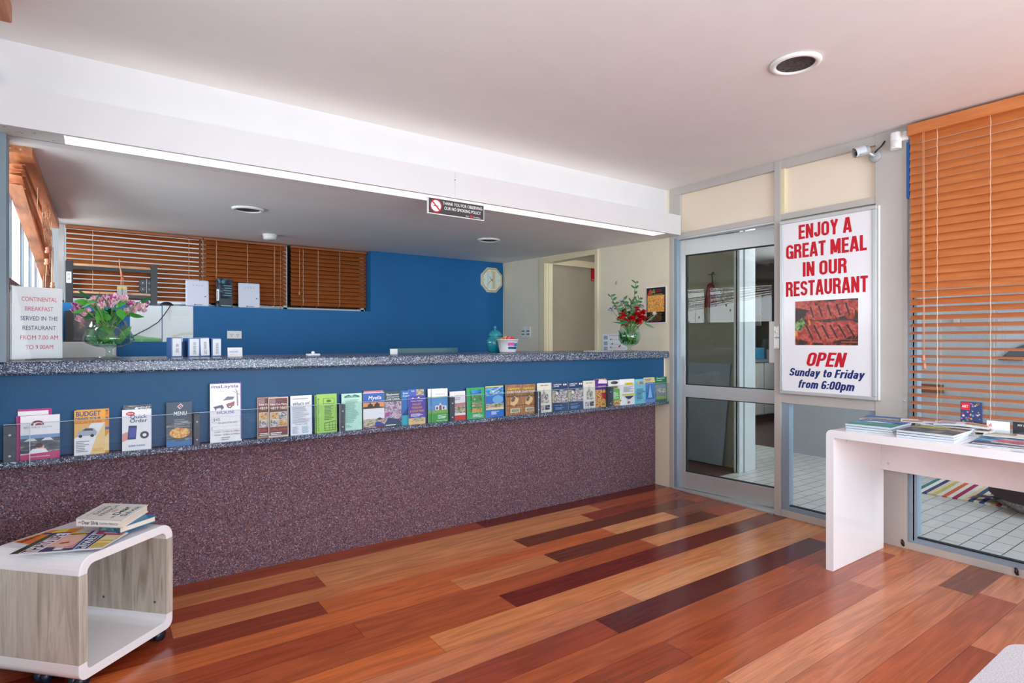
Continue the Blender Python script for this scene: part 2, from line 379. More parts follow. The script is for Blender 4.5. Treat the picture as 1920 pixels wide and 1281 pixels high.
# ---- timber floor: every plank a face of its own tone inside one floor mesh
def floor_material():
    m = bpy.data.materials.new('timber_planks'); m.use_nodes = True; n = m.node_tree; p = n.nodes['Principled BSDF']
    p.inputs['Roughness'].default_value = 0.2; p.inputs['Specular IOR Level'].default_value = 0.5
    at = n.nodes.new('ShaderNodeAttribute'); at.attribute_name = 'plank_tone'
    ao = n.nodes.new('ShaderNodeAttribute'); ao.attribute_name = 'plank_shift'
    tc = n.nodes.new('ShaderNodeTexCoord')
    ad = n.nodes.new('ShaderNodeVectorMath'); ad.operation = 'ADD'
    n.links.new(tc.outputs['Object'], ad.inputs[0]); n.links.new(ao.outputs['Vector'], ad.inputs[1])
    mp = n.nodes.new('ShaderNodeMapping'); mp.inputs['Scale'].default_value = (0.55, 6.5, 1); n.links.new(ad.outputs[0], mp.inputs[0])
    n1 = n.nodes.new('ShaderNodeTexNoise'); n1.inputs['Scale'].default_value = 2.2; n1.inputs['Detail'].default_value = 3; n1.inputs['Distortion'].default_value = 0.6
    n.links.new(mp.outputs[0], n1.inputs['Vector'])
    mul = n.nodes.new('ShaderNodeMath'); mul.operation = 'MULTIPLY'; mul.inputs[1].default_value = 9.0; n.links.new(n1.outputs[0], mul.inputs[0])
    fr = n.nodes.new('ShaderNodeMath'); fr.operation = 'PINGPONG'; fr.inputs[1].default_value = 1.0; n.links.new(mul.outputs[0], fr.inputs[0])
    mp2 = n.nodes.new('ShaderNodeMapping'); mp2.inputs['Scale'].default_value = (3, 190, 1); n.links.new(ad.outputs[0], mp2.inputs[0])
    n2 = n.nodes.new('ShaderNodeTexNoise'); n2.inputs['Scale'].default_value = 1.0; n2.inputs['Detail'].default_value = 3; n.links.new(mp2.outputs[0], n2.inputs['Vector'])
    r1 = n.nodes.new('ShaderNodeMapRange'); r1.inputs[1].default_value = 0; r1.inputs[2].default_value = 1; r1.inputs[3].default_value = 0.80; r1.inputs[4].default_value = 1.10; n.links.new(fr.outputs[0], r1.inputs[0])
    r2 = n.nodes.new('ShaderNodeMapRange'); r2.inputs[1].default_value = 0.3; r2.inputs[2].default_value = 0.7; r2.inputs[3].default_value = 0.86; r2.inputs[4].default_value = 1.12; n.links.new(n2.outputs[0], r2.inputs[0])
    mm = n.nodes.new('ShaderNodeMath'); mm.operation = 'MULTIPLY'; n.links.new(r1.outputs[0], mm.inputs[0]); n.links.new(r2.outputs[0], mm.inputs[1])
    vm = n.nodes.new('ShaderNodeVectorMath'); vm.operation = 'SCALE'; n.links.new(at.outputs['Color'], vm.inputs[0]); n.links.new(mm.outputs[0], vm.inputs['Scale'])
    n.links.new(vm.outputs[0], p.inputs['Base Color'])
    n3 = n.nodes.new('ShaderNodeTexNoise'); n3.inputs['Scale'].default_value = 5.0; n.links.new(tc.outputs['Object'], n3.inputs['Vector'])
    bp = n.nodes.new('ShaderNodeBump'); bp.inputs['Strength'].default_value = 0.04; bp.inputs['Distance'].default_value = 0.01
    n.links.new(n3.outputs[0], bp.inputs['Height']); n.links.new(bp.outputs[0], p.inputs['Normal'])
    return m
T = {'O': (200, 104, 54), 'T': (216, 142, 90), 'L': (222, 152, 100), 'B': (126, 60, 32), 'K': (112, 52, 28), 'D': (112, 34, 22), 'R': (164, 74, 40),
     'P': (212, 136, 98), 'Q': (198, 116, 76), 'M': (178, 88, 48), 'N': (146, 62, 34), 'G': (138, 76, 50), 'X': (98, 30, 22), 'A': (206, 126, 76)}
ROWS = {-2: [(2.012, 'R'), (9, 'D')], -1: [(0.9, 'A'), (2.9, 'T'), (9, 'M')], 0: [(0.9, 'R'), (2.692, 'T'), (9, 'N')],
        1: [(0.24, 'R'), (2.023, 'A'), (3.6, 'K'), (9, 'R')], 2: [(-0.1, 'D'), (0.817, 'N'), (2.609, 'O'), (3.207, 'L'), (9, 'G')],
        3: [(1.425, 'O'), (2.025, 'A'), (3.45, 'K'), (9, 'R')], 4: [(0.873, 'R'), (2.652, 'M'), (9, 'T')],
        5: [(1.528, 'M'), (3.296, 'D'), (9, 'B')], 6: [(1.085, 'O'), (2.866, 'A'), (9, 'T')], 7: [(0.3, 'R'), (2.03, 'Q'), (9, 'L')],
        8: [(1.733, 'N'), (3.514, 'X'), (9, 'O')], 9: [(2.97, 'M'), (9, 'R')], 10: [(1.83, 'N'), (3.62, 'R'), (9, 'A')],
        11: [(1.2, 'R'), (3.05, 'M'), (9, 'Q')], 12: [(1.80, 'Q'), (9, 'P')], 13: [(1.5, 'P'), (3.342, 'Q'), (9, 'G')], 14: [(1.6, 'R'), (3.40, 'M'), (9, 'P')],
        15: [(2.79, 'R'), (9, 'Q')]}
FT = 1.0
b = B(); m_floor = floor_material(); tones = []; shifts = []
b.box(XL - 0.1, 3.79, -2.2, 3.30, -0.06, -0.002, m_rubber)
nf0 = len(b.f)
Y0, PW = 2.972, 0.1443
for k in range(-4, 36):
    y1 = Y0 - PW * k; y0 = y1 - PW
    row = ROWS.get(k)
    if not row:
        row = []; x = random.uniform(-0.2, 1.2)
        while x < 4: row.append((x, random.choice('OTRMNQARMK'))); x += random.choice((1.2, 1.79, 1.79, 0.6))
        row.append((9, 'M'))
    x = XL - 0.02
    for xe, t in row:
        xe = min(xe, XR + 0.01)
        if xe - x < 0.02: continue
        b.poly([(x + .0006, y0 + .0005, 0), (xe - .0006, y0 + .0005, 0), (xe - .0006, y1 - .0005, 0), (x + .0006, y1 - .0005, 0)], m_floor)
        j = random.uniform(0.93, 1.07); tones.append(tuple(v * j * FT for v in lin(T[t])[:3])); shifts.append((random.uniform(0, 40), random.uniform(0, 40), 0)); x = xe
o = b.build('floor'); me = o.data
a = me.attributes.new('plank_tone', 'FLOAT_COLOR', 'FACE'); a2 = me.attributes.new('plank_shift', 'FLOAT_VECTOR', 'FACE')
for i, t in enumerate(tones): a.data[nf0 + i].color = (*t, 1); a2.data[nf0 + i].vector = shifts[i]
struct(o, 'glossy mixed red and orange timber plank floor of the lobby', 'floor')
b = B(); b.box(XL - .1, XR, 3.30, 5.64, -.06, 0, mat('office_vinyl', (120, 116, 112), .6)); struct(b.build('floor_office'), 'grey office floor behind the reception counter', 'floor')

b = B(); b.box(XL - .1, 9.0, -2.2, 5.8, ZC, ZC + .1, m_ceil); struct(b.build('ceiling'), 'flat off-white lobby ceiling', 'ceiling')
# lowered office ceiling, bulkhead above the counter, fascia board
b = B(); b.add([(XL, 3.13, 2.04), (XR, 3.13, 2.04), (XR, 5.66, 2.095), (XL, 5.66, 2.095), (XL, 3.13, 2.07), (XR, 3.13, 2.07), (XR, 5.66, 2.125), (XL, 5.66, 2.125)],
               [(0, 1, 2, 3), (7, 6, 5, 4), (0, 4, 5, 1), (1, 5, 6, 2), (2, 6, 7, 3), (3, 7, 4, 0)], m_soffit)
struct(b.build('ceiling_office'), 'lower grey ceiling over the office behind the counter', 'ceiling')
b = B(); b.box(XL, XR, 3.13, 3.20, 2.04, ZC, m_wall); struct(b.build('wall_bulkhead'), 'white bulkhead wall above the fascia board', 'wall')
b = B(); b.prism([(2.978, 2.040), (2.996, 2.040), (2.996, 2.196), (2.978, 2.196)], 'x', XL, 3.775, m_wall)
b.box(1.708, 1.7095, 2.9772, 2.979, 2.05, 2.192, mat('board_joint', (190, 186, 182), .7))
b.box(1.705, 1.712, 2.976, 2.979, 2.145, 2.149, m_rubber)
struct(b.build('trim_1'), 'long white fascia board over the reception counter', 'trim')
m_glow = mat('glowing_white_paint', (255, 254, 250), .5, emit=1.1, var=0.0)  # emission added to the white board underside, standing in for bounced light
b = B(); b.box(-0.12, 3.62, 2.997, 3.129, 2.041, 2.052, m_glow)
o = tag(b.build('glowing_underside'), 'long white underside of the fascia board with an added glow', 'light')
m_mould = ramp_mat('mouldy_white_paint', [(0.50, (226, 232, 226)), (0.62, (226, 232, 226)), (0.68, (90, 100, 84))], 26, .6, detail=5)
b = B(); b.box(XL, -0.12, 2.997, 3.13, 2.041, 2.052, m_mould); b.box(3.62, XR, 2.997, 3.13, 2.041, 2.052, m_wall)
struct(b.build('trim_2'), 'white underside board ends beside the glowing strip', 'trim')

# ---- left wall with two window bands
b = B(); TH = 0.10
b.box(XL - TH, XL, -2.2, 5.64, -.05, 0.9, m_wall)
b.box(XL - TH, XL, 3.10, 5.64, 0.9, 1.47, m_wall)
b.box(XL - TH, XL, -2.2, 3.10, 2.30, ZC, m_wall); b.box(XL - TH, XL, 3.10, 5.64, 2.0, ZC, m_wall)
b.box(XL - TH, XL, -2.2, -1.5, 0.9, 2.3, m_wall); b.box(XL - TH, XL, 2.86, 3.24, 0.9, 2.3, m_wall); b.box(XL - TH, XL, 5.50, 5.64, 1.47, 2.0, m_wall)
struct(b.build('wall_left'), 'white left wall with window openings', 'wall')
b = B(); b.box(XL, -0.309, 3.10, 3.20, 1.112, 2.04, mat('weathered_grey_post', (128, 146, 158), .5, var=.1)); struct(b.build('trim_3'), 'grey metal post at the left end of the counter', 'trim')
o = thing('window_1', 'row of narrow white framed windows in the left office wall', 'window'); struct(o)
b = B(); b.box(XL - TH, -0.318, 3.21, 5.5, 1.44, 1.472, ramp_mat('worn_brown_sill', [(0.4, (96, 66, 54)), (0.65, (140, 104, 88))], 14, .5)); b.build('window_sill', o)
b = B()
for y in (3.62, 4.16, 4.62, 5.02): b.box(XL - TH - .02, XL - .012, y, y + .05, 1.47, 2.0, m_wall)
b.build('mullion_row', o)
b = B()
for y in (3.62, 4.16, 4.62, 5.02): b.box(XL - .012, XL, y + .01, y + .045, 1.47, 2.0, m_alub)
b.build('mullion_trim', o)
b = B(); b.box(XL - .066, XL - .06, 3.24, 5.5, 1.47, 2.0, m_pane); b.build('pane', o)
o = thing('window_2', 'large lobby window in the left wall beside the camera', 'window'); struct(o)
b = B()
for y in (-1.5, 0.0, 1.4, 2.82): b.box(XL - .08, XL - .02, y, y + .04, .9, 2.3, m_alu)
b.box(XL - .08, XL - .02, -1.5, 2.86, .9, .94, m_alu); b.box(XL - .08, XL - .02, -1.5, 2.86, 2.26, 2.3, m_alu); b.build('window_frame', o)
b = B(); b.box(XL - .053, XL - .047, -1.46, 2.82, .94, 2.26, m_pane); b.build('pane', o)
# ---- wall behind the camera with a shop-front window
b = B(); b.box(XL - .1, 0.0, -2.2, -2.1, 0, ZC, m_wall); b.box(3.4, 3.9, -2.2, -2.1, 0, ZC, m_wall); b.box(0, 3.4, -2.2, -2.1, 0, .4, m_wall); b.box(0, 3.4, -2.2, -2.1, 2.32, ZC, m_wall)
struct(b.build('wall_front'), 'white street-side wall behind the camera', 'wall')
o = thing('window_3', 'wide street-side window behind the camera', 'window'); struct(o)
b = B()
for x in (0, 1.1, 2.25, 3.36): b.box(x, x + .04, -2.18, -2.12, .4, 2.32, m_alu)
b.box(0, 3.4, -2.18, -2.12, .4, .44, m_alu); b.box(0, 3.4, -2.18, -2.12, 2.28, 2.32, m_alu); b.build('window_frame', o)
b = B(); b.box(0.04, 3.36, -2.153, -2.147, .44, 2.28, m_pane); b.build('pane', o)

# ---- blue back wall with ledge and window opening
b = B(); b.box(XL, XR, YB, 5.64, 0, 1.487, m_blue); b.box(2.193, XR, YB, 5.64, 1.487, 2.10, m_blue)
struct(b.build('wall_back'), 'deep blue back wall with a ledge below the window', 'wall')
o = thing('window_4', 'wide window behind the blinds above the blue ledge', 'window'); struct(o)
b = B()
for x in (XL, -0.26, 0.72, 1.40, 2.15): b.box(x, x + .035, 5.655, 5.70, 1.487, 2.10, m_wall)
b.box(XL, 2.193, 5.655, 5.70, 1.487, 1.51, m_wall); b.build('window_frame', o)
b = B(); b.box(XL, 2.193, 5.674, 5.680, 1.51, 2.10, m_pane); b.build('pane', o)
b = B(); b.box(0.73, 2.3, 5.82, 5.90, 1.2, 2.4, mat('dark_brick', (52, 44, 40), .8)); b.box(-0.6, 0.73, 5.95, 6.0, -.05, 1.45, mat('pale_concrete', (200, 200, 198), .8)); struct(b.build('wall_exterior'), 'dark wall outside behind the right blinds', 'wall')

# ---- cream wall at the right of the office, doorway to a corridor
XI = 3.79
b = B(); b.box(XI, XI + .08, 3.105, 3.966, 0, 2.12, m_cream); b.box(XI, XI + .08, 4.72, 5.64, 0, 2.12, m_cream); b.box(XI, XI + .08, 3.966, 4.72, 2.015, 2.12, m_cream)
b.box(XI, XI + .08, 3.105, 5.64, 2.12, ZC, m_cream)
struct(b.build('wall_right_office'), 'cream wall at the right of the office', 'wall')
b = B()
b.box(XI - .016, XI + .09, 3.925, 3.968, 0, 2.055, m_trimcream); b.box(XI - .016, XI, 4.715, 4.80, 0, 2.055, m_trimcream)
b.box(XI - .016, XI + .09, 3.968, 4.72, 2.005, 2.055, m_trimcream); b.box(XI, XI + .09, 4.705, 4.722, 0, 2.01, m_trimcream); b.box(XI + .03, XI + .05, 4.69, 4.706, 0, 2.0, m_trimcream)
struct(b.build('trim_4', bevel=.004), 'cream glossy door casing around the corridor doorway', 'trim')
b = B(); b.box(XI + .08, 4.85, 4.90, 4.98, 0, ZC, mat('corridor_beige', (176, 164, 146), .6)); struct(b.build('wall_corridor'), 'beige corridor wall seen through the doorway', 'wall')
b = B(); p0 = on_y(1030, 489.6, 4.88); b.box(XI + .08, 4.85, 4.86, 4.90, p0.z - .035, p0.z + .035, m_trimcream); struct(b.build('trim_5'), 'cream horizontal rail high on the corridor wall', 'trim')

# ---- foyer beyond the glass: tiles, walls, kitchen opening
def tile_material():
    m = bpy.data.materials.new('pale_brick_tiles'); m.use_nodes = True; n = m.node_tree; p = n.nodes['Principled BSDF']
    p.inputs['Roughness'].default_value = 0.28
    tc = n.nodes.new('ShaderNodeTexCoord'); mp = n.nodes.new('ShaderNodeMapping'); mp.inputs['Location'].default_value = (0.05, 0.028, 0); n.links.new(tc.outputs['Object'], mp.inputs[0])
    t = n.nodes.new('ShaderNodeTexBrick'); t.inputs['Scale'].default_value = 1; t.inputs['Brick Width'].default_value = 0.2; t.inputs['Row Height'].default_value = 0.0975
    t.inputs['Mortar Size'].default_value = 0.0028; t.inputs['Mortar Smooth'].default_value = 0.1
    t.inputs['Color1'].default_value = lin((214, 216, 214)); t.inputs['Color2'].default_value = lin((202, 206, 206)); t.inputs['Mortar'].default_value = lin((70, 66, 66))
    n.links.new(mp.outputs[0], t.inputs[0]); n.links.new(t.outputs[0], p.inputs['Base Color'])
    return m
b = B(); b.box(XR, 6.15, -2.2, 3.1, -.06, 0, tile_material()); b.box(4.85, 6.15, 3.1, 5.2, -.06, 0, tile_material()); struct(b.build('floor_foyer'), 'pale brick-pattern tiles beyond the glass partition', 'floor')
b = B(); b.box(XR, 4.85, 3.1, 4.98, -.06, 0.0, ramp_mat('brown_corridor_carpet', [(.3, (66, 46, 40)), (.7, (96, 68, 58))], 160, .95)); struct(b.build('floor_corridor'), 'dark brown carpet beyond the lower door pane', 'floor')
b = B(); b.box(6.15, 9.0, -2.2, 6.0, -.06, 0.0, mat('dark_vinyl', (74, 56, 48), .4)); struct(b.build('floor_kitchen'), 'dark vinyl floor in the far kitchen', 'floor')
m_stucco = mat('grey_stucco', (176, 182, 188), .8, var=.04, vscale=8, bump=.8, bscale=70)
b = B(); b.box(6.05, 6.15, -2.2, 3.36, 0, ZC, m_stucco); struct(b.build('wall_foyer'), 'grey rough stucco wall beyond the glass partition', 'wall')
m_olive = mat('olive_grey_wall', (150, 148, 134), .6, var=.02)
b = B(); b.box(4.85, 4.97, 3.1, 4.98, 0, ZC, m_olive); struct(b.build('wall_partition'), 'olive grey wall seen through the glass door', 'wall')
b = B(); mjb = mat('blueish_white_gloss', (206, 214, 220), .35)
b.box(4.70, 4.76, 3.06, 3.10, 0, ZC, mjb); b.box(4.77, 4.84, 3.05, 3.10, 0, ZC, mjb); b.box(4.85, 4.96, 3.065, 3.1, 0, ZC, mjb); b.box(4.70, 4.97, 3.08, 3.12, 0, ZC, mjb)
struct(b.build('trim_6', bevel=.004), 'white stepped door jamb seen through the glass door', 'trim')
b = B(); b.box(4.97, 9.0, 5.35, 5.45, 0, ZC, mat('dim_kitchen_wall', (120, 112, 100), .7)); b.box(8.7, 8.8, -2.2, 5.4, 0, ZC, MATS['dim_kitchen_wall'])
struct(b.build('wall_kitchen'), 'dim kitchen walls at the far end beyond the glass door', 'wall')

# ---- aluminium and glass partition on the right
b = B()
b.box(XR, XR + .08, 3.062, 3.106, 0, ZC, m_greyp)                                   # post
b.box(XR, XR + .08, 1.56, 3.062, 2.372, ZC, m_greyp)                                # head rail
b.box(XR, XR + .08, 1.56, 3.062, 2.022, 2.062, m_greyp)                             # transom
b.box(XR - .004, XR + .10, 2.155, 2.20, 0, ZC, m_greyp)                             # mullion
b.box(XR, XR + .08, 1.56, 2.155, .775, .845, m_greyp)                               # rail below the sign
b.box(XR, XR + .08, 1.56, 2.155, 0, .045, m_greyp)
b.box(XR + .002, XR + .06, 3.00, 3.062, 2.06, 2.372, m_greyp); b.box(XR + .002, XR + .06, 2.13, 2.155, 2.06, 2.372, m_trimcream)
struct(b.build('trim_7', bevel=.002), 'grey metal framing of the right partition', 'trim')
b = B(); b.box(XR + .03, XR + .05, 2.20, 3.06, 2.062, 2.372, m_creampanel); b.box(XR + .03, XR + .05, 1.56, 2.155, 2.062, 2.372, m_creampanel)
b.box(XR + .03, XR + .05, 1.56, 2.155, .845, 2.062, m_creampanel)
struct(b.build('wall_right'), 'cream infill panels above the glass door and the sign', 'wall')
b = B(); b.box(XR - .004, XR + .10, 1.397, 1.56, 0, ZC, m_greyp); b.box(XR - .0045, XR, 1.412, 1.414, 0, ZC, MATS['board_joint'])
for z in (2.0, 1.62, 1.22, .86): b.ball((XR - .006, 1.552, z), .004, .006, .006, m_alu)
b.ball((XR - .006, 1.408, .85), .004, .006, .006, m_alu)
struct(b.build('trim_8'), 'wide grey pillar between the sign and the orange blind', 'trim')
# glass below the sign
o = thing('window_5', 'narrow glass pane below the restaurant sign', 'window'); struct(o)
b = B(); b.box(XR + .015, XR + .07, 2.105, 2.155, .045, .775, m_alub); b.box(XR + .015, XR + .07, 1.56, 1.60, .045, .775, m_alub); b.box(XR + .01, XR + .07, 1.6, 2.105, .045, .075, m_alub); b.build('window_frame', o)
b = B(); b.box(XR + .02, XR + .05, 2.118, 2.126, .06, .775, m_rubber); b.box(XR + .022, XR + .05, 1.6, 2.105, .075, .081, m_rubber); b.build('gasket', o)
b = B(); b.box(XR + .038, XR + .044, 1.60, 2.105, .08, .775, m_pane); b.build('pane', o)
# big window behind the orange blind
o = thing('window_6', 'large fixed window behind the orange blind', 'window'); struct(o)
b = B(); b.box(XR, XR + .08, -2.1, 1.397, 0, .04, m_greyp); b.box(XR + .02, XR + .08, 1.352, 1.397, .04, ZC, m_alub); b.box(XR, XR + .08, -2.1, 1.397, 2.36, ZC, m_greyp); b.box(XR + .02, XR + .08, -2.1, 1.352, .04, .066, m_alub)
b.box(XR, XR + .08, -0.75, -0.70, .04, 2.36, m_greyp); b.build('window_frame', o)
b = B(); b.box(XR + .02, XR + .05, 1.366, 1.373, .05, 2.36, m_rubber); b.box(XR + .024, XR + .05, -2.1, 1.36, .066, .073, m_rubber); b.build('gasket', o)
b = B(); b.box(XR + .040, XR + .046, -2.1, 1.352, .07, 2.36, m_pane); b.build('pane', o)
for y in (1.415, 0.905):
    b = B(); b.tube([(XR - .003, y - .004, .012), (XR - .012, y, .03), (XR - .003, y + .004, .045)], .006, m_black); b.ball((XR - .006, y, .028), .008, .009, .016, m_black); b.build('floor_latch', o)
b = B(); b.box(XR - .006, XR + .02, 1.388, 1.3965, 2.02, 2.34, mat('blue_masking_tape', (40, 110, 190), .6)); b.build('blue_tape', o)
# glass door, standing slightly ajar
DX, DY = XR + .035, 3.055
o = thing('door_1', 'aluminium framed glass door standing slightly ajar', 'door', (DX, DY, 0), R(-90) + R(6.3)); struct(o)
DW, DT = 0.90, 0.04
b = B(); b.box(0, .075, 0, DT, .012, 2.008, m_alu); b.box(DW - .075, DW, 0, DT, .012, 2.008, m_alu)
b.box(.075, DW - .075, 0, DT, 1.885, 2.008, m_alu); b.box(.075, DW - .075, 0, DT, .012, .145, m_alu)
b.build('stile', o, bevel=.002)
b = B(); b.box(.075, DW - .075, -.004, DT, .748, .845, m_alu)
for z in (.765, .785, .805, .825): b.box(.075, DW - .075, -.006, -.003, z, z + .008, m_alu)
b.build('middle_rail', o)
b = B(); b.box(.075, .083, .006, DT - .006, .145, 1.885, m_rubber)
for z in (.145, .741, .845, 1.879): b.box(.075, DW - .075, .006, DT - .006, z, z + .006, m_rubber)
b.build('gasket', o)
b = B(); b.box(.083, DW - .08, .017, .023, .845, 1.885, m_pane_dark); b.build('upper_pane', o)
b = B(); b.box(.083, DW - .08, .017, .023, .145, .748, m_pane_dark); b.build('lower_pane', o)
b = B(); b.box(.755, .845, -.012, -.002, 1.04, 1.335, m_whitep); b.build('push_plate', o, bevel=.003)
b = B(); b.box(XR - .012, XR + .09, 2.20, 3.062, 0, .010, m_alu); struct(b.build('trim_9'), 'aluminium sill strip under the glass door', 'trim')
b = B(); b.box(XR + .004, XR + .07, 3.03, 3.062, 0, 2.022, m_alub); b.box(XR + .004, XR + .07, 2.2, 3.03, 2.010, 2.024, m_alu); struct(b.build('trim_10'), 'pale aluminium door frame left of the glass door', 'trim')
# outside ground and greenery for the windows
b = B(); b.box(-30, -0.46, -30, 30, -.12, -.06, mat('pale_paving', (190, 188, 182), .8)); b.box(-.46, 9.2, -30, -2.25, -.12, -.06, MATS['pale_paving']); b.box(-.46, 9.2, 6.05, 30, -.12, -.06, MATS['pale_paving'])
struct(b.build('floor_exterior'), 'pale paving outside the left windows', 'floor')

# ================================================================== RECEPTION COUNTER
ZT = 1.112
t = thing('reception_counter', 'long reception counter with blue upper panel and aubergine carpeted base', 'counter', (1.72, 3.25, 0))
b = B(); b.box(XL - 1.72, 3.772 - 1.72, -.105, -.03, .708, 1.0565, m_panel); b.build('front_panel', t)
b = B(); b.box(XL - 1.72, XR - .002 - 1.72, 0, .10, 0, .688, m_carpet); b.build('carpet_base', t)
b = B(); b.box(3.772 - 1.72, XR - 1.72, -.10, -.03, .708, 1.0565, m_cream); b.build('end_strip', t)
b = B(); xs = []
b.prism([(3.10, 1.064), (3.107, 1.057), (3.76, 1.057), (3.76, ZT), (3.112, ZT), (3.103, 1.106)], 'x', XL, 3.783, m_lam)
tag(b.build('countertop', bevel=.002), 'long blue-grey speckled laminate worktop on the reception counter', 'countertop')
ZL = 0.705
t = thing('brochure_rack', 'clear acrylic brochure rack with speckled ledge along the counter front', 'brochure rack', (1.72, 3.12, .68))
b = B(); b.box(XL - 1.72, 3.768 - 1.72, -.028, .026, .002, .025, m_lam); b.build('ledge', t, bevel=.002)
YA = 3.084
for u0, u1 in ((7, 30), (363, 374), (636, 646), (842, 851), (1004, 1012), (1138, 1148)):
    x0 = on_y(u0, 800, 3.105).x; x1 = on_y(u1, 800, 3.105).x
    b = B(); b.box(x0 - 1.72, x1 - 1.72, -.027, .024, .025, .172, mat('dark_laminate_block', (58, 66, 80), .4, var=.3, vscale=30)); 
    for z in (.05, .135): b.ball(((x0 + x1) / 2 - 1.72, -.028, z), .005, .004, .005, m_alu)
    b.build('divider', t)
for u0, u1 in ((6, 57), (58, 638), (639, 1010), (1011, 1259)):
    x0 = on_y(u0 + .3, 800, YA).x; x1 = min(on_y(u1 - .3, 800, YA).x, 3.775)
    b = B(); b.box(x0 - 1.72, x1 - 1.72, YA - 3.12 - .002, YA - 3.12 + .002, .002, .180, m_acrylic)
    b.box(x0 - 1.72, x1 - 1.72, YA - 3.12 - .0021, YA - 3.12 + .0021, .1785, .1805, m_acr_edge); b.box(x1 - 1.7225, x1 - 1.72, YA - 3.12 - .0021, YA - 3.12 + .0021, .002, .180, m_acr_edge)
    b.build('acrylic_front', t)

def bro(label, u0, u1, v0, v1, face, ops, y=3.112, lean=2.0, th=.004, group=None, name='brochure', cat='brochure', curve=0.0, edge=None, base=None):
    """a brochure standing in the rack; corners measured in the photo, artwork in fractions of its front"""
    p0 = on_y(u0, v1, y); p1 = on_y(u1, v1, y); W = p1.x - p0.x; ztop = on_y((u0 + u1) / 2, v0, y).z
    zb = base if base is not None else ZL
    H = ztop - zb
    b = B(); e = edge or m_paper
    b.box(-W / 2, W / 2, 0, th, 0, H, e)
    L = [0]
    def yy(): L[0] += 1; return -.0003 * L[0]
    b.rect(-W / 2, W / 2, 0, H, yy(), face)
    X = lambda f: -W / 2 + W * f
    Zf = lambda f: H * f
    for op in ops:
        k = op[0]
        if k == 'r': b.rect(X(op[1]), X(op[2]), Zf(op[3]), Zf(op[4]), yy(), op[5])
        elif k == 't':
            kw = op[7] if len(op) > 7 else {}
            b.text(op[1], X(op[2]), Zf(op[3]), Zf(op[4]), yy(), op[5], w=W * op[6] if op[6] else None, **kw)
        elif k == 'p': b.pg([(X(px), Zf(pz)) for px, pz in op[1]], yy(), op[2])
        elif k == 'd': b.disc(X(op[1]), Zf(op[2]), W * op[3], yy(), op[4], r2=H * op[5] if len(op) > 5 else None)
        elif k == 'l':   # lines of small print
            x0, x1, z0, z1, n, m = op[1:7]; rr = random.Random(n * 7 + int(z0 * 100))
            for i in range(n):
                z = z1 - (z1 - z0) * (i + .5) / n; q = x1 - (x1 - x0) * rr.uniform(0, .45); hh = H * (z1 - z0) / n * .22
                b.rect(X(x0), X(q), Zf(z) - hh, Zf(z) + hh, -.0003 * (L[0] + 1), m)
            L[0] += 1
    if curve:
        for v in b.v:
            f = max(0, v[2] / H); v[1] += curve * math.sin(math.pi * f); v[0] += 0
    o = b.build(name, None, (p0.x + W / 2, y, zb))
    o.rotation_euler = (-R(lean) if lean else 0, 0, 0)
    return tag(o, label, cat, group)

navy, red, grey, dgrey = flat((28, 44, 92)), flat((205, 24, 40)), flat((150, 152, 158)), flat((84, 88, 96))
ink, wht = flat((24, 26, 32)), flat((248, 248, 250))
mag, orng, purp, lav = flat((188, 44, 130)), flat((240, 160, 52)), flat((92, 40, 140)), flat((120, 92, 170))
ph_land = ramp_mat('print_landscape', [(.3, (70, 96, 60)), (.45, (150, 140, 100)), (.6, (208, 196, 176)), (.75, (90, 120, 150))], 60, .4, stretch=(.6, 1, 1.6))
ph_people = ramp_mat('print_people', [(.3, (40, 44, 70)), (.45, (150, 120, 150)), (.55, (226, 206, 214)), (.7, (90, 92, 150))], 50, .4, distort=1.5)
ph_food = ramp_mat('print_food', [(.3, (120, 60, 30)), (.45, (200, 140, 60)), (.6, (232, 200, 130)), (.72, (190, 60, 40))], 70, .4, distort=1.0)
ph_sea = ramp_mat('print_sea', [(.3, (16, 70, 150)), (.5, (40, 140, 200)), (.65, (120, 200, 220)), (.8, (235, 240, 240))], 45, .35, stretch=(.4, 1, 1.8))
ph_green = ramp_mat('print_garden', [(.3, (20, 70, 40)), (.5, (90, 140, 70)), (.65, (190, 200, 150)), (.78, (120, 160, 200))], 65, .4)
ph_tower = ramp_mat('print_engraving', [(.35, (70, 74, 84)), (.5, (170, 160, 160)), (.6, (228, 222, 210)), (.75, (150, 90, 90))], 70, .5, distort=1.2)
ph_dark = ramp_mat('print_night', [(.35, (28, 32, 40)), (.55, (70, 84, 104)), (.7, (190, 170, 140))], 40, .35, stretch=(.5, 1, 2))
ph_barrel = ramp_mat('print_barrels', [(.3, (120, 74, 40)), (.5, (176, 116, 64)), (.7, (206, 150, 92))], 40, .45, stretch=(3, 1, .5))
ph_pizza = ramp_mat('print_pizza', [(.3, (200, 70, 30)), (.5, (240, 170, 70)), (.65, (250, 220, 140)), (.8, (120, 50, 30))], 90, .4)
ph_shop = ramp_mat('print_collage', [(.3, (40, 40, 44)), (.45, (200, 60, 90)), (.55, (240, 210, 90)), (.65, (70, 140, 90)), (.78, (235, 235, 235))], 75, .4)
def hill(c): return c

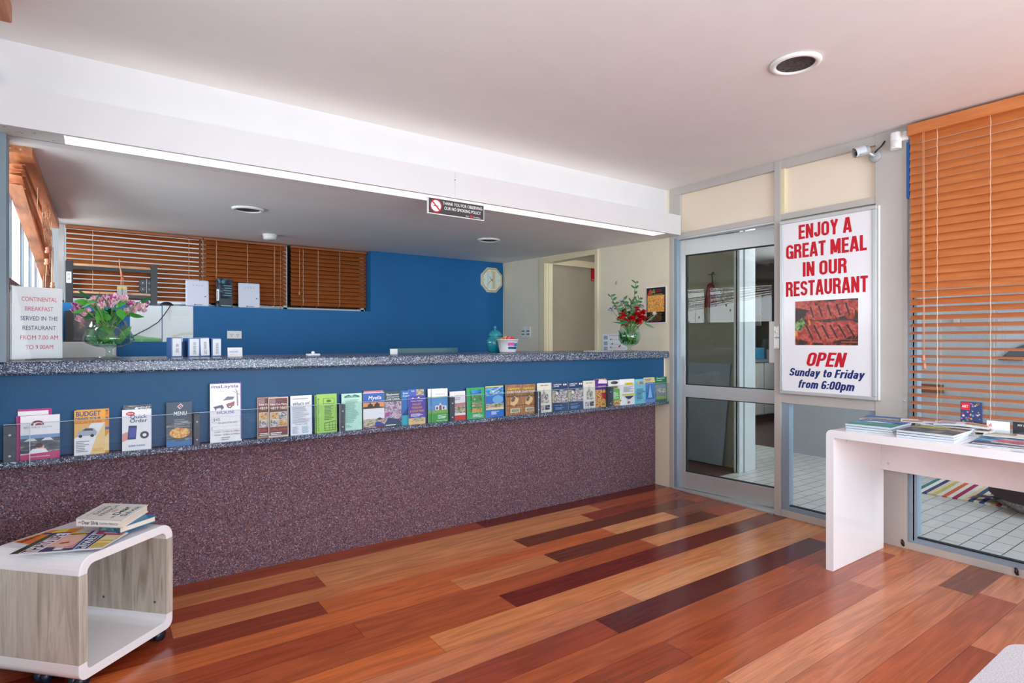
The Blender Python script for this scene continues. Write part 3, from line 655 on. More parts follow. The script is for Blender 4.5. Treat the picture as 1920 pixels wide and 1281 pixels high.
# -- from the left end of the rack
bro('tall magenta and white folder at the very back, left end of the rack', 33, 97, 767, 868, mag, [('r', 0, .90, .72, .96, wht)], y=3.131, name='folder')
bro('magenta folder between the white car brochure and the backmost folder', 30, 97, 779, 870, mag, [('r', .12, 1, .03, .8, wht)], y=3.124, name='folder')
bro('white hire car brochure with arched maroon logo and photo of parked cars', 38, 112, 779, 869, wht,
    [('r', 0, 1, .14, .55, ph_dark), ('r', 0, 1, .48, .56, flat((120, 160, 200))), ('p', [(.08, .42), (.2, .48), (.34, .48), (.42, .42)], flat((210, 214, 220))), ('p', [(.52, .42), (.62, .48), (.76, .48), (.84, .42)], flat((226, 228, 232))),
     ('d', .5, .27, .10, flat((226, 180, 160)), .075), ('d', .47, .31, .10, flat((60, 36, 30)), .05), ('p', [(.2, .14), (.3, .24), (.62, .24), (.72, .14)], wht), ('p', [(0, 0), (0, .12), (.7, .15), (1, .16), (1, 0)], flat((196, 40, 110))),
     ('d', .43, .80, .16, flat((120, 20, 60)), .085), ('d', .44, .785, .12, wht, .065), ('d', .46, .78, .09, flat((150, 24, 60)), .045), ('r', .2, .7, .70, .775, wht),
     ('t', 'BUSINESS CLASS', .45, .715, .036, grey, .72), ('t', 'www.businessclass', .5, .055, .03, wht, .5)], y=3.112)
bro('orange car hire leaflet tucked behind its twin, only the right edge free', 143, 204.5, 767.5, 857, orng, [('t', 'T', .93, .86, .10, navy, .08, {'bold': .02}), ('t', 'R', .94, .74, .07, navy, .06, {'bold': .02}), ('r', .80, 1, .52, .58, flat((60, 120, 190))), ('p', [(.8, .3), (1, .45), (1, .05), (.85, .05)], flat((250, 220, 160)))], y=3.124, group=None)
bro('yellow and white BUDGET car hire leaflet with silver car', 139, 197, 769, 859, wht,
    [('r', 0, 1, .70, 1, flat((246, 178, 66))), ('p', [(0, .70), (.55, .70), (.3, .46), (0, .38)], flat((246, 190, 110))), ('p', [(.5, 0), (1, 0), (1, .7), (.75, .45)], flat((250, 214, 150))),
     ('t', 'BUDGET', .46, .865, .105, flat((18, 74, 140)), .80, {'bold': .035}), ('t', 'DRIVES YOUR', .45, .775, .062, flat((18, 74, 140)), .82, {'bold': .03}), ('t', 'DOLLAR FURTHER', .47, .70, .055, flat((230, 110, 50)), .86, {'bold': .02}),
     ('p', [(.06, .42), (.14, .53), (.36, .60), (.62, .59), (.74, .5), (.70, .42)], flat((176, 184, 196))), ('p', [(.26, .54), (.36, .59), (.58, .58), (.62, .53)], flat((60, 66, 78))), ('d', .2, .42, .06, ink), ('d', .58, .42, .06, ink),
     ('l', .06, .5, .06, .32, 7, grey), ('r', .60, .95, .06, .13, flat((240, 200, 120)))], y=3.112)
bro('dark menu mostly hidden behind the white Quick Order leaflet', 231, 284, 759.5, 848, ph_dark, [('t', 'MENU', .72, .90, .055, wht, .42, {'bold': .02}), ('p', [(.40, .92), (.46, .96), (.52, .92), (.46, .88)], wht)], y=3.125, name='menu', cat='menu')
bro('white Quick Order leaflet with a phone in a hand', 229, 284, 768, 849, wht,
    [('d', .28, .90, .15, red, .05), ('t', 'NEW', .28, .88, .04, wht, .2, {'bold': .02}), ('t', 'Quick', .56, .78, .085, flat((50, 84, 130)), .58, {'bold': .03}), ('t', 'Order', .56, .68, .085, flat((50, 84, 130)), .60, {'bold': .03}),
     ('p', [(.0, .42), (.0, .22), (.22, .28), (.28, .48)], flat((230, 160, 150))), ('p', [(.18, .27), (.46, .27), (.50, .60), (.22, .61)], flat((30, 40, 90))), ('p', [(.22, .31), (.44, .31), (.47, .55), (.25, .56)], flat((70, 80, 170))),
     ('d', .76, .36, .15, flat((60, 64, 76)), .09), ('d', .76, .36, .07, wht, .04), ('t', 'SUPER CHOICE', .5, .09, .04, flat((20, 80, 130)), .56, {'bold': .02})], y=3.113)
bro('blue-black pizza MENU with red and blue domino tile emblem', 312, 360, 754.5, 847, ph_dark,
    [('r', 0, 1, .55, 1, flat((58, 78, 98))), ('p', [(.42, .90), (.56, .97), (.66, .91), (.52, .84)], wht), ('p', [(.45, .90), (.56, .955), (.60, .93), (.49, .875)], flat((210, 40, 50))), ('p', [(.50, .872), (.605, .925), (.635, .908), (.53, .855)], flat((30, 90, 160))),
     ('t', 'MENU', .54, .70, .085, wht, .5, {'bold': .03}), ('d', .52, .30, .40, ph_pizza, .12), ('p', [(0, 0), (0, .16), (.5, .1), (1, .14), (1, 0)], flat((50, 120, 180))), ('l', .3, .95, .42, .62, 5, grey)], y=3.115, name='menu', cat='menu')
bro('tall white Malaysia House menu with grey bullock cart and palm tree', 394, 453, 718, 832, wht,
    [('p', [(0, 1), (1, 1), (1, .03), (.97, .03), (.97, .975), (.9, .985), (0, .985)], lav), ('t', 'maLaysia', .48, .915, .05, lav, .86, {'bold': .03}), ('t', 'HOUSE', .5, .475, .05, lav, .56, {'bold': .02}),
     ('p', [(.40, .70), (.55, .765), (.78, .755), (.72, .71)], flat((120, 122, 140))), ('d', .62, .61, .09, dgrey, .045), ('d', .62, .61, .05, wht, .025), ('p', [(.5, .63), (.78, .68), (.76, .60), (.56, .60)], flat((170, 100, 110))), ('p', [(.1, .60), (.38, .63), (.44, .58), (.36, .54), (.34, .58), (.2, .57), (.18, .53), (.15, .57)], flat((96, 98, 120))),
     ('p', [(.86, .60), (.90, .60), (.88, .82), (.85, .82)], grey), ('p', [(.85, .82), (.66, .86), (.80, .84)], grey), ('p', [(.85, .82), (.98, .89), (.88, .84)], grey), ('p', [(.85, .82), (.70, .78), (.82, .81)], grey), ('p', [(.85, .82), (.97, .77), (.88, .82)], grey), ('p', [(.85, .82), (.80, .91), (.87, .84)], grey),
     ('r', .06, .96, .335, .43, flat((226, 206, 206))), ('r', .07, .95, .34, .425, wht), ('t', '$45', .2, .36, .05, dgrey, .2), ('t', 'Ph: (07) 4779 0011', .56, .31, .022, grey, .6), ('r', .06, .96, .205, .27, flat((226, 206, 206))), ('r', .07, .95, .21, .265, wht),
     ('t', 'Lunch - 11:30am to 2:00pm', .54, .165, .024, dgrey, .8), ('t', 'Dinner - 4:30pm to 9:00pm', .54, .115, .024, dgrey, .8), ('l', .35, .7, .03, .09, 2, grey)], y=3.113, name='menu', cat='menu')
ops_tk = [('r', .04, .96, .04, .97, flat((110, 52, 52))), ('r', .06, .36, .8, .96, flat((150, 120, 124))), ('t', 'Take Out Menu', .5, .80, .045, wht, .86, {'bold': .02}), ('t', '4819 1665', .52, .695, .072, flat((250, 232, 190)), .80, {'bold': .03}), ('r', .08, .92, .26, .63, flat((220, 224, 228))), ('r', .10, .49, .45, .62, ph_food), ('r', .51, .90, .45, .62, ph_tower), ('r', .10, .49, .27, .44, ph_tower), ('r', .51, .90, .27, .44, ph_food),
          ('t', 'Coffee Garden', .5, .165, .06, flat((226, 90, 60)), .84, {'shear': .2, 'bold': .02}), ('l', .1, .9, .05, .13, 2, wht)]
bro('maroon Take Out Menu half hidden behind its twin', 482.5, 521, 745, 824, flat((176, 140, 110)), ops_tk, y=3.124, name='menu', cat='menu')
bro('front maroon Take Out Menu with four small photographs', 503.5, 541, 745, 822.5, flat((226, 200, 180)), ops_tk, y=3.114, name='menu', cat='menu')
bro("white What's on! events leaflet with small print", 545, 585, 742, 819.5, flat((240, 242, 250)),
    [('t', "What's on!", .52, .76, .075, ink, .80, {'shear': .2, 'bold': .02, 'rot': .05}), ('l', .1, .9, .90, .94, 1, grey), ('l', .08, .92, .30, .72, 16, grey), ('t', 'THE NEXT 2 WEEKS', .5, .255, .03, dgrey, .6), ('l', .08, .45, .04, .22, 7, grey), ('l', .52, .95, .04, .22, 7, flat((120, 170, 180)))], y=3.113, name='leaflet', cat='leaflet')
lime = flat((160, 214, 92))
bro('lime green timetable with only its left edge showing', 590.5, 622, 740.5, 816, lime, [('l', .05, .3, .05, .95, 22, flat((50, 84, 40)))], y=3.125, name='leaflet', cat='leaflet')
bro('front lime green timetable with a small street map', 594, 632, 739, 815.5, lime,
    [('t', 'TAXI', .1, .86, .03, flat((50, 84, 40)), .08), ('l', .05, .12, .05, .9, 24, flat((50, 84, 40))), ('r', .32, .88, .74, .89, flat((70, 110, 50))), ('r', .34, .86, .75, .88, lime), ('d', .6, .815, .12, flat((70, 110, 50)), .035), ('l', .38, .85, .32, .70, 10, flat((70, 110, 50))),
     ('p', [(.38, .05), (.92, .05), (.92, .30), (.38, .25)], flat((60, 100, 50))), ('p', [(.40, .065), (.90, .065), (.90, .28), (.40, .235)], lime), ('r', .38, .92, .11, .12, flat((60, 100, 50))), ('r', .38, .92, .18, .19, flat((60, 100, 50))), ('r', .6, .615, .05, .27, flat((60, 100, 50))), ('r', .76, .775, .05, .28, flat((60, 100, 50)))], y=3.113, name='leaflet', cat='leaflet')
mint = flat((190, 236, 216))
bro('pale mint green price list with teal winged heading', 641, 679, 738, 810.5, mint, [('p', [(.15, .93), (.35, .965), (.5, .93), (.65, .965), (.85, .93), (.9, .89), (.12, .89)], flat((20, 110, 100))), ('t', 'CUTTER BAY', .5, .90, .022, wht, .5), ('l', .16, .84, .2, .84, 20, flat((130, 180, 168))), ('l', .2, .5, .08, .16, 2, flat((130, 180, 168)))], y=3.114, name='leaflet', cat='leaflet', curve=-.006)
bro('pink edged leaflet just showing above the blue Myella brochure', 683, 719, 733, 803, flat((226, 120, 140)), [], y=3.124, name='leaflet', cat='leaflet')
bro('Myella farmstay brochure with horse riders at sunset', 681.5, 721, 736, 804, flat((236, 238, 242)),
    [('r', 0, 1, .55, .98, flat((40, 96, 180))), ('r', 0, 1, .55, .72, flat((240, 160, 90))), ('p', [(0, .55), (0, .6), (.4, .62), (1, .58), (1, .55)], flat((60, 34, 26))), ('p', [(.2, .58), (.22, .66), (.3, .68), (.33, .74), (.37, .68), (.45, .66), (.44, .58)], flat((44, 26, 22))), ('p', [(.52, .58), (.54, .67), (.62, .69), (.65, .75), (.69, .69), (.78, .67), (.76, .58)], flat((44, 26, 22))),
     ('t', 'Myella', .55, .80, .10, wht, .62, {'shear': .2, 'bold': .02}), ('r', 0, 1, .04, .26, ph_land), ('p', [(.52, .04), (.56, .16), (.76, .18), (1, .08), (1, .04)], flat((24, 70, 160))), ('d', .76, .22, .10, flat((226, 180, 160)), .05), ('d', .76, .25, .11, flat((50, 30, 26)), .035), ('r', 0, 1, 0, .05, flat((110, 24, 40))), ('t', 'at Baralaba', .35, .012, .03, wht, .5)], y=3.113)
bro('dark green Coal Centre brochure with grey and pink rock photograph', 721.5, 753, 733.5, 802, flat((18, 74, 78)),
    [('t', 'Blackwater', .5, .88, .055, wht, .76, {'bold': .02}), ('t', 'International', .5, .82, .04, wht, .7), ('t', 'Coal Centre', .5, .755, .055, wht, .76, {'bold': .02}), ('r', 0, 1, .09, .70, ph_people), ('p', [(.05, .4), (.3, .42), (.28, .30), (.02, .28)], flat((170, 70, 150))), ('p', [(0, .09), (.2, .26), (.8, .2), (1, .09)], flat((30, 60, 110))), ('l', .05, .8, .02, .07, 1, wht)], y=3.114)
bro('bright blue coast brochure partly behind the purple gold mine leaflet', 753.5, 775, 732.5, 801, flat((24, 110, 190)), [('t', 'Southern', .55, .9, .05, wht, .85, {'bold': .02}), ('t', 'Coast', .4, .82, .05, wht, .6, {'bold': .02}), ('p', [(0, .28), (.5, .50), (1, .52), (1, .28)], flat((20, 60, 130))), ('r', 0, 1, 0, .28, flat((30, 170, 190)))], y=3.124)
bro('blue and tan brochure top showing behind the purple gold mine leaflet', 766, 796, 730, 800, flat((70, 100, 190)), [('r', .5, .98, .82, .99, ph_land), ('t', 'SA', .3, .93, .04, wht, .2)], y=3.1235)
bro('purple Mount Morgan and Gold Mine leaflet with orange lettering', 766.5, 797.5, 742.5, 800, flat((84, 62, 168)),
    [('r', 0, 1, 0, .22, flat((238, 190, 130))), ('p', [(.2, .1), (.35, .24), (.6, .22), (.9, .24), (.9, .1)], ph_land), ('t', 'Dinosaur Museums', .5, .80, .05, wht, .7), ('t', 'MOUNT', .5, .665, .075, orng, .52, {'bold': .03}), ('t', 'MORGAN', .5, .55, .075, orng, .62, {'bold': .03}), ('t', '& GOLD MINE', .5, .43, .075, orng, .84, {'bold': .03}), ('l', .12, .9, .27, .38, 3, wht), ('d', .25, .92, .06, wht, .02), ('d', .6, .94, .06, wht, .02)], y=3.113, name='leaflet', cat='leaflet')
ops_h = [('r', 0, 1, .73, .76, flat((60, 170, 80))), ('r', 0, 1, .27, .73, flat((90, 150, 210))), ('p', [(.2, .36), (.2, .50), (.42, .50), (.52, .58), (.62, .50), (.92, .48), (.92, .36)], flat((232, 230, 226))), ('p', [(.44, .36), (.44, .48), (.52, .52), (.6, .48), (.6, .36)], flat((120, 90, 100))), ('r', .26, .36, .38, .46, flat((70, 70, 90))), ('r', .68, .78, .38, .46, flat((70, 70, 90))),
         ('r', 0, 1, .27, .36, flat((120, 170, 80))), ('r', 0, 1, 0, .27, flat((52, 160, 64))), ('t', 'Heritage Centre', .5, .83, .03, grey, .6), ('l', .35, .9, .10, .22, 3, wht), ('t', 'Heritage Village', .6, .03, .035, wht, .66)]
bro('green and white heritage brochure, rear copy with only the left edge showing', 803, 832, 729, 796.5, wht, ops_h, y=3.124)
bro('front green and white heritage brochure with white arched house', 810.5, 840, 729, 795.5, wht, ops_h, y=3.113)
bro('white and dusty pink brochure with red foot beside dark divider', 844, 873, 734, 791.5, flat((240, 238, 240)), [('r', 0, 1, .25, .58, ph_land), ('p', [(0, .44), (1, .5), (1, .6), (0, .58)], flat((196, 130, 140))), ('r', 0, 1, 0, .17, flat((206, 56, 52))), ('p', [(0, .55), (0, 0), (.2, 0)], flat((150, 44, 50))), ('l', .3, .85, .70, .8, 2, grey), ('t', '4910 Club', .6, .84, .03, grey, .5)], y=3.116)
bro('bright green brochure with four small framed photographs, bowed', 876, 909, 727, 788.5, flat((30, 170, 96)), [('r', .22, .80, .78, .93, ph_sea), ('r', .22, .80, .58, .73, ph_green), ('r', .22, .80, .38, .53, ph_land), ('r', .22, .80, .20, .34, ph_food), ('l', .3, .9, .05, .15, 3, wht)], y=3.114, curve=-.010)
bro('blue beach holiday brochure with yellow top edge', 911, 944.5, 724, 785, flat((30, 110, 200)), [('r', 0, 1, .965, 1, flat((240, 214, 60))), ('r', 0, 1, .68, .96, ph_sea), ('t', 'Capricorn', .55, .84, .06, wht, .6, {'rot': .35, 'bold': .02}), ('t', 'Coast', .6, .76, .06, wht, .4, {'rot': .35}), ('d', .68, .56, .3, flat((110, 180, 230)), .13), ('r', 0, 1, .24, .44, ph_land), ('r', 0, 1, .24, .30, flat((236, 214, 160))), ('l', .3, .8, .08, .19, 4, wht)], y=3.114)
ops_b = [('r', 0, 1, .62, 1, ramp_mat('print_staves', [(.35, (96, 60, 36)), (.6, (180, 130, 80))], 60, .4, stretch=(4, 1, .2))), ('r', 0, 1, .60, .63, flat((80, 60, 44))), ('r', 0, 1, .30, .33, flat((110, 80, 56))), ('t', 'Capricorn', .5, .84, .07, flat((240, 214, 70)), .74, {'shear': .25, 'bold': .02}), ('t', 'CAVES TOUR', .5, .72, .07, flat((236, 232, 220)), .88, {'bold': .03}),
         ('p', [(.25, .35), (.3, .54), (.55, .62), (.8, .52), (.72, .40), (.5, .30)], flat((236, 196, 136))), ('p', [(.3, .5), (.45, .6), (.6, .58), (.52, .46), (.36, .42)], flat((120, 92, 84))), ('r', .25, .86, .08, .22, flat((214, 206, 180))), ('t', '4000', .56, .10, .09, flat((90, 90, 70)), .5, {'bold': .03})]
bro('left one of the two wooden barrel brochures standing side by side', 949, 979, 721.5, 781.5, ph_barrel, ops_b, y=3.115)
bro('right one of the two wooden barrel brochures standing side by side', 978, 1005, 720.5, 779, ph_barrel, ops_b, y=3.1135)
cream = flat((228, 224, 210))
ops_s = [('t', 'SIDE CREEK', .5, .90, .035, dgrey, .56, {'bold': .02}), ('p', [(.25, .32), (.28, .6), (.42, .66), (.46, .84), (.52, .66), (.72, .6), (.8, .32)], ph_tower), ('r', .12, .44, .08, .24, ph_people), ('r', .52, .84, .08, .24, ph_dark), ('l', .1, .9, .02, .06, 1, grey)]
bro('cream leaflet with grey church tower engraving, left of the navy guides', 1008, 1034.5, 718.5, 776, cream, ops_s, y=3.114, curve=-.006, name='leaflet', cat='leaflet')
ops_n = [('t', 'CAPRICORN', .35, .90, .045, wht, .5, {'bold': .02}), ('t', 'CAVES', .27, .84, .045, wht, .34, {'bold': .02}), ('r', .72, .8, .88, .94, wht), ('r', .84, .92, .88, .94, wht), ('p', [(0, .30), (0, .72), (.2, .72), (1, .48), (1, .28)], ph_land), ('p', [(.0, .30), (.5, .74), (1, .70), (1, .30)], ph_tower), ('d', .3, .62, .05, wht, .06), ('t', 'CAPRICORN', .35, .18, .035, flat((150, 190, 230)), .5), ('l', .15, .85, .04, .14, 3, flat((120, 170, 220)))]
bro('left navy caves guide with pale staircase photograph', 1036, 1065, 717, 774.5, flat((24, 54, 100)), ops_n, y=3.115)
bro('right navy caves guide beside the second church tower leaflet', 1066, 1094.5, 715.5, 769.5, flat((24, 54, 100)), ops_n, y=3.117)
bro('cream leaflet with grey church tower engraving, right of the navy guides', 1094.5, 1116.5, 714, 768.5, cream, ops_s, y=3.113, curve=-.005, name='leaflet', cat='leaflet')
bro('purple and white craft brochure with collage of shop photographs', 1114.5, 1139, 710.5, 766, ph_shop, [('p', [(0, .62), (0, 1), (1, .94), (1, .62)], purp), ('p', [(.3, .84), (.4, .98), (1, .94), (1, .82)], flat((236, 226, 244))), ('t', 'CRAFTS', .6, .70, .05, wht, .6, {'shear': .2}), ('r', .6, .9, .3, .5, flat((180, 30, 50)))], y=3.117)
bro('white and green leaflet with photographs just right of the last dark divider', 1141, 1164, 713, 762, flat((110, 190, 70)), [('r', 0, 1, .66, 1, flat((236, 230, 226))), ('d', .5, .90, .3, ph_dark, .06), ('d', .5, .72, .3, ph_land, .07), ('l', .15, .85, .28, .55, 6, wht), ('r', 0, 1, 0, .22, ph_shop)], y=3.117, curve=-.006, name='leaflet', cat='leaflet')
bro('white leaflet with yellow bars and a medal on a navy ribbon', 1163, 1190, 711, 761, wht, [('r', .35, .9, .78, .86, flat((236, 204, 40))), ('t', 'DISTRICT', .6, .80, .03, ink, .4), ('l', .2, .9, .5, .72, 5, grey), ('r', .1, .95, .37, .43, flat((236, 214, 60))), ('p', [(.25, .34), (.5, .22), (.62, .22), (.9, .34)], navy), ('p', [(.5, .22), (.5, .1), (.62, .1), (.62, .22)], wht), ('d', .56, .09, .1, flat((200, 130, 90)), .05)], y=3.113, curve=-.012, name='leaflet', cat='leaflet')
bro('aqua leaflet with orange crest, between the medal leaflet and the blue one', 1188, 1211, 711, 760, flat((120, 206, 226)), [('d', .62, .84, .32, flat((240, 180, 110)), .09), ('d', .62, .84, .18, flat((70, 150, 200)), .06), ('l', .2, .85, .12, .62, 9, flat((60, 120, 160))), ('t', 'Visitor Map', .6, .42, .05, dgrey, .6, {'rot': .3})], y=3.116, curve=-.010, name='leaflet', cat='leaflet')
bro('blue sailing leaflet with tan top strip, second from the right end', 1208, 1228, 708, 758, flat((40, 120, 200)), [('r', 0, 1, .80, 1, flat((226, 208, 150))), ('l', .1, .8, .84, .96, 2, dgrey), ('p', [(.3, .2), (.5, .74), (.7, .2)], flat((150, 200, 240))), ('r', 0, 1, 0, .14, flat((120, 150, 220)))], y=3.119, curve=-.010, name='leaflet', cat='leaflet')
bro('dark green leaflet with grey house drawing at the right end of the rack', 1228, 1251, 707, 757, flat((18, 112, 72)), [('t', 'Rosewood', .5, .93, .045, wht, .6, {'bold': .02}), ('t', 'Ranges', .4, .85, .045, wht, .4), ('r', .05, .95, .10, .70, flat((120, 140, 150))), ('d', .55, .45, .35, ph_tower, .1), ('d', .5, .17, .4, flat((150, 170, 60)), .06)], y=3.117, name='leaflet', cat='leaflet')

# ================================================================== ON THE COUNTER
# tabletop menu sign in an acrylic holder
pl = on_y(22, 660, 3.30); pr = on_y(117, 660, 3.36)
t = thing('tabletop_sign', 'white breakfast notice with pink and navy lettering in a clear counter holder', 'sign', ((pl.x + pr.x) / 2, 3.33, ZT), math.atan2(0.06, pr.x - pl.x))
SW = math.hypot(pr.x - pl.x, .06); SH = .325
b = B(); b.box(-SW / 2, SW / 2, 0, .002, .008, SH, m_paper)
pk, nv = flat((214, 84, 110)), flat((44, 62, 110))
for i, (s_, m_, w_) in enumerate((('CONTINENTAL', pk, .70), ('BREAKFAST', pk, .56), ('SERVED IN THE', nv, .74), ('RESTAURANT', nv, .66), ('FROM 7.00 AM', pk, .75), ('TO 9.00AM', pk, .55))):
    b.text(s_, .006, .262 - i * .0425, .0185, -.001, m_, w=SW * w_, bold=.004)
b.build('notice', t)
b = B(); b.box(-SW / 2 - .004, SW / 2 + .004, -.005, -.003, .002, SH + .004, m_sleeve); b.box(-SW / 2 - .004, SW / 2 + .004, .004, .006, .002, SH + .004, m_acrylic); b.box(-SW / 2 - .004, SW / 2 + .004, -.035, .05, 0, .003, m_acrylic); b.build('holder', t)
# pale bottle behind the sign
t = thing('correction_bottle', 'slim white and grey bottle at the far left end of the counter', 'bottle', (-.255, 3.42, ZT))
b = B(); b.lathe([(0, .002), (.020, .002), (.021, .012), (.021, .015)], m_whitep, 16); b.lathe([(.0205, .015), (.0205, .10)], m_alub, 16); b.lathe([(.021, .10), (.021, .185), (.012, .20), (0, .20)], m_whitep, 16); b.build('body', t)
b = B(); b.lathe([(.012, .2), (.012, .212), (0, .212)], m_black, 12); b.build('cap', t)

# footed glass vases
def vase(label, loc, prof, water, nm='footed_vase'):
    t = thing(nm, label, 'vase', loc)
    b = B(); b.lathe(prof, m_vase, 40); b.build('glass', t)
    b = B(); b.lathe(water, pane_mat('vase_water', (0.78, 0.92, 0.82), refl=.8), 32); b.build('water', t)
    return t
VL = Vector((0.036, 3.36, ZT)); VR = Vector((3.50, 3.27, ZT))
vase('footed brandy-balloon vase of pink flowers beside the breakfast notice', VL,
     [(0, .004), (.030, .005), (.060, .002), (.062, .004), (.030, .012), (.013, .022), (.012, .045), (.020, .054), (.055, .060), (.088, .074), (.103, .090), (.100, .106), (.085, .138), (.066, .182), (.064, .182)],
     [(0, .060), (.050, .063), (.084, .077), (.099, .092), (.093, .112), (0, .112)])
vase('footed round vase of red carnations at the right end of the counter', VR,
     [(0, .003), (.042, .002), (.045, .004), (.016, .014), (.013, .034), (.028, .044), (.066, .062), (.088, .095), (.090, .125), (.080, .170), (.070, .205), (.068, .205)],
     [(0, .048), (.062, .064), (.084, .096), (.086, .124), (.078, .155), (0, .155)])
m_leaf = mat('fresh_leaf', (62, 150, 48), .4, var=.25, vscale=12); m_leafd = mat('deep_leaf', (40, 112, 62), .4, var=.25, vscale=12)
m_stem = mat('green_stem', (92, 156, 62), .5, var=.1); m_sprig = mat('sprig_leaf', (72, 110, 66), .5, var=.25, vscale=20)
m_pink = mat('pink_petal', (232, 170, 196), .5, var=.15, vscale=30); m_pale = mat('pale_petal', (244, 214, 214), .5, var=.1, vscale=30); m_magp = mat('magenta_petal', (196, 74, 170), .5, var=.2, vscale=30)
m_redp = mat('carnation_red', (214, 18, 38), .5, var=.2, vscale=40); m_lil = mat('lilac_petal', (148, 140, 190), .6, var=.2, vscale=40); m_whp = mat('white_petal', (240, 242, 236), .5)
rng = random.Random(11)
def stem_path(base, mid, tip, n=7):
    base, mid, tip = Vector(base), Vector(mid), Vector(tip)
    return [base * (1 - t) ** 2 + mid * (2 * t * (1 - t)) + tip * t * t for t in [i / (n - 1) for i in range(n)]]
def lily(b, c, d, r, m):
    d = Vector(d).normalized(); u = d.orthogonal().normalized(); v = d.cross(u)
    for k in range(6):
        a = k * math.pi / 3 + rng.uniform(-.2, .2); o = u * math.cos(a) + v * math.sin(a)
        b.leaf(c, d * .9 + o * (.55 if k % 2 else .75), r * rng.uniform(.95, 1.25), r * .72, m if k % 2 else m_pale, side=d.cross(o), curl=.35, seg=4)
    for k in range(3):
        b.tube([c, Vector(c) + d * r * .8 + u * rng.uniform(-.2, .2) * r], .0012, m_magp, 4)
# pink bouquet: head position (photo x, y) -> offset in the vase frame
px = lambda u, v, y=VL.y: on_y(u, v, y) - VL
pinks = [((147, 582), -.02, 'm'), ((156, 598), -.03, 'p'), ((176, 575), -.02, 'p'), ((181, 566), .02, 'p'), ((188, 570), .03, 'm'), ((193, 578), -.04, 'p'), ((203, 570), .02, 'p'), ((212, 562), .03, 'm'), ((218, 568), -.02, 'm'), ((222, 558), .03, 'm'), ((240, 572), -.02, 'm'), ((248, 582), -.03, 'p'), ((254, 576), .02, 'm'), ((238, 586), -.03, 'p'), ((272, 572), .02, 'm'), ((168, 588), -.05, 'p'), ((198, 562), -.01, 'm'), ((228, 566), -.04, 'p'), ((211, 574), -.05, 'm'), ((262, 580), -.01, 'p'), ((150, 575), .02, 'm')]
for i, ((u, v), dy, kind) in enumerate(pinks):
    tip = px(u, v); tip.y = dy
    t = thing('alstroemeria', 'pink alstroemeria stem in the balloon vase beside the breakfast notice', 'flower', VL, 0, 'pink flowers in the balloon vase')
    base = Vector((tip.x * -.25 + rng.uniform(-.03, .03), rng.uniform(-.03, .03), .072)); mid = Vector((tip.x * .12, dy * .3, .19))
    pth = stem_path(base, mid, tip); b = B(); b.tube(pth, .0026, m_stem, 6); b.build('stem', t)
    d = (pth[-1] - pth[-2]).normalized(); b = B()
    for q in range(4):
        c = tip + Vector((rng.uniform(-.012, .012), rng.uniform(-.012, .012), rng.uniform(-.012, .010)))
        lily(b, c, d * .6 + Vector((rng.uniform(-.6, .6), rng.uniform(-.9, .2), rng.uniform(0, .6))), rng.uniform(.019, .026), m_magp if (kind == 'm' and q != 2) else m_pink)
    b.build('bloom', t)
    b = B(); p = pth[4]
    b.leaf(p, Vector((d.x + rng.uniform(-.7, .7), rng.uniform(-.6, .3), .35)), .055, .018, m_leafd, curl=.3)
    p = pth[2]; b.leaf(p, Vector((rng.uniform(-.5, .5), rng.uniform(-.5, .5), .25)), .055, .02, m_leaf, curl=.3); b.build('foliage', t)
# big rounded leaves of the greenery: (tip photo x, y), (root photo x, y), width
gl = [((150, 546), (163, 563), .030), ((145, 566), (172, 572), .024), ((156, 576), (178, 566), .026), ((147, 601), (178, 590), .018), ((140, 587), (160, 583), .014), ((194, 583), (200, 602), .030), ((205, 608), (216, 593), .032), ((228, 598), (226, 580), .030), ((232, 560), (222, 578), .034), ((279, 562), (262, 566), .022), ((264, 595), (240, 590), .016), ((183, 604), (190, 575), .022), ((176, 612), (200, 625), .026), ((190, 618), (210, 628), .024), ((212, 632), (190, 636), .026), ((187, 552), (178, 570), .006)]
for i, (tp, rt, wd) in enumerate(gl):
    a = px(*rt); c = px(*tp); c = a + (c - a) * 1.18; wd *= 1.45; a.y = rng.uniform(-.075, -.02); c.y = a.y + rng.uniform(-.03, .01)
    t = thing('salal_branch', 'green leafy branch in the balloon vase beside the breakfast notice', 'leaf', VL, 0, 'greenery in the balloon vase')
    if i < 12 or i == 15:
        b = B(); b.tube(stem_path((a.x * -.1, a.y * .4, .08), (a.x * .2, a.y, .17), a), .002, m_stem, 6); b.build('stem', t)
    b = B(); b.leaf(a, c - a, (c - a).length, wd, m_leaf if i % 3 else m_leafd, side=Vector((0, 0, 1)).cross(Vector((0, 1, 0))) * (c - a).z + Vector((0, 0, 1)) * -(c - a).x + Vector((0, .35 * (c - a).length, 0)), curl=.06, seg=8, fold=.2); b.build('leaf', t)

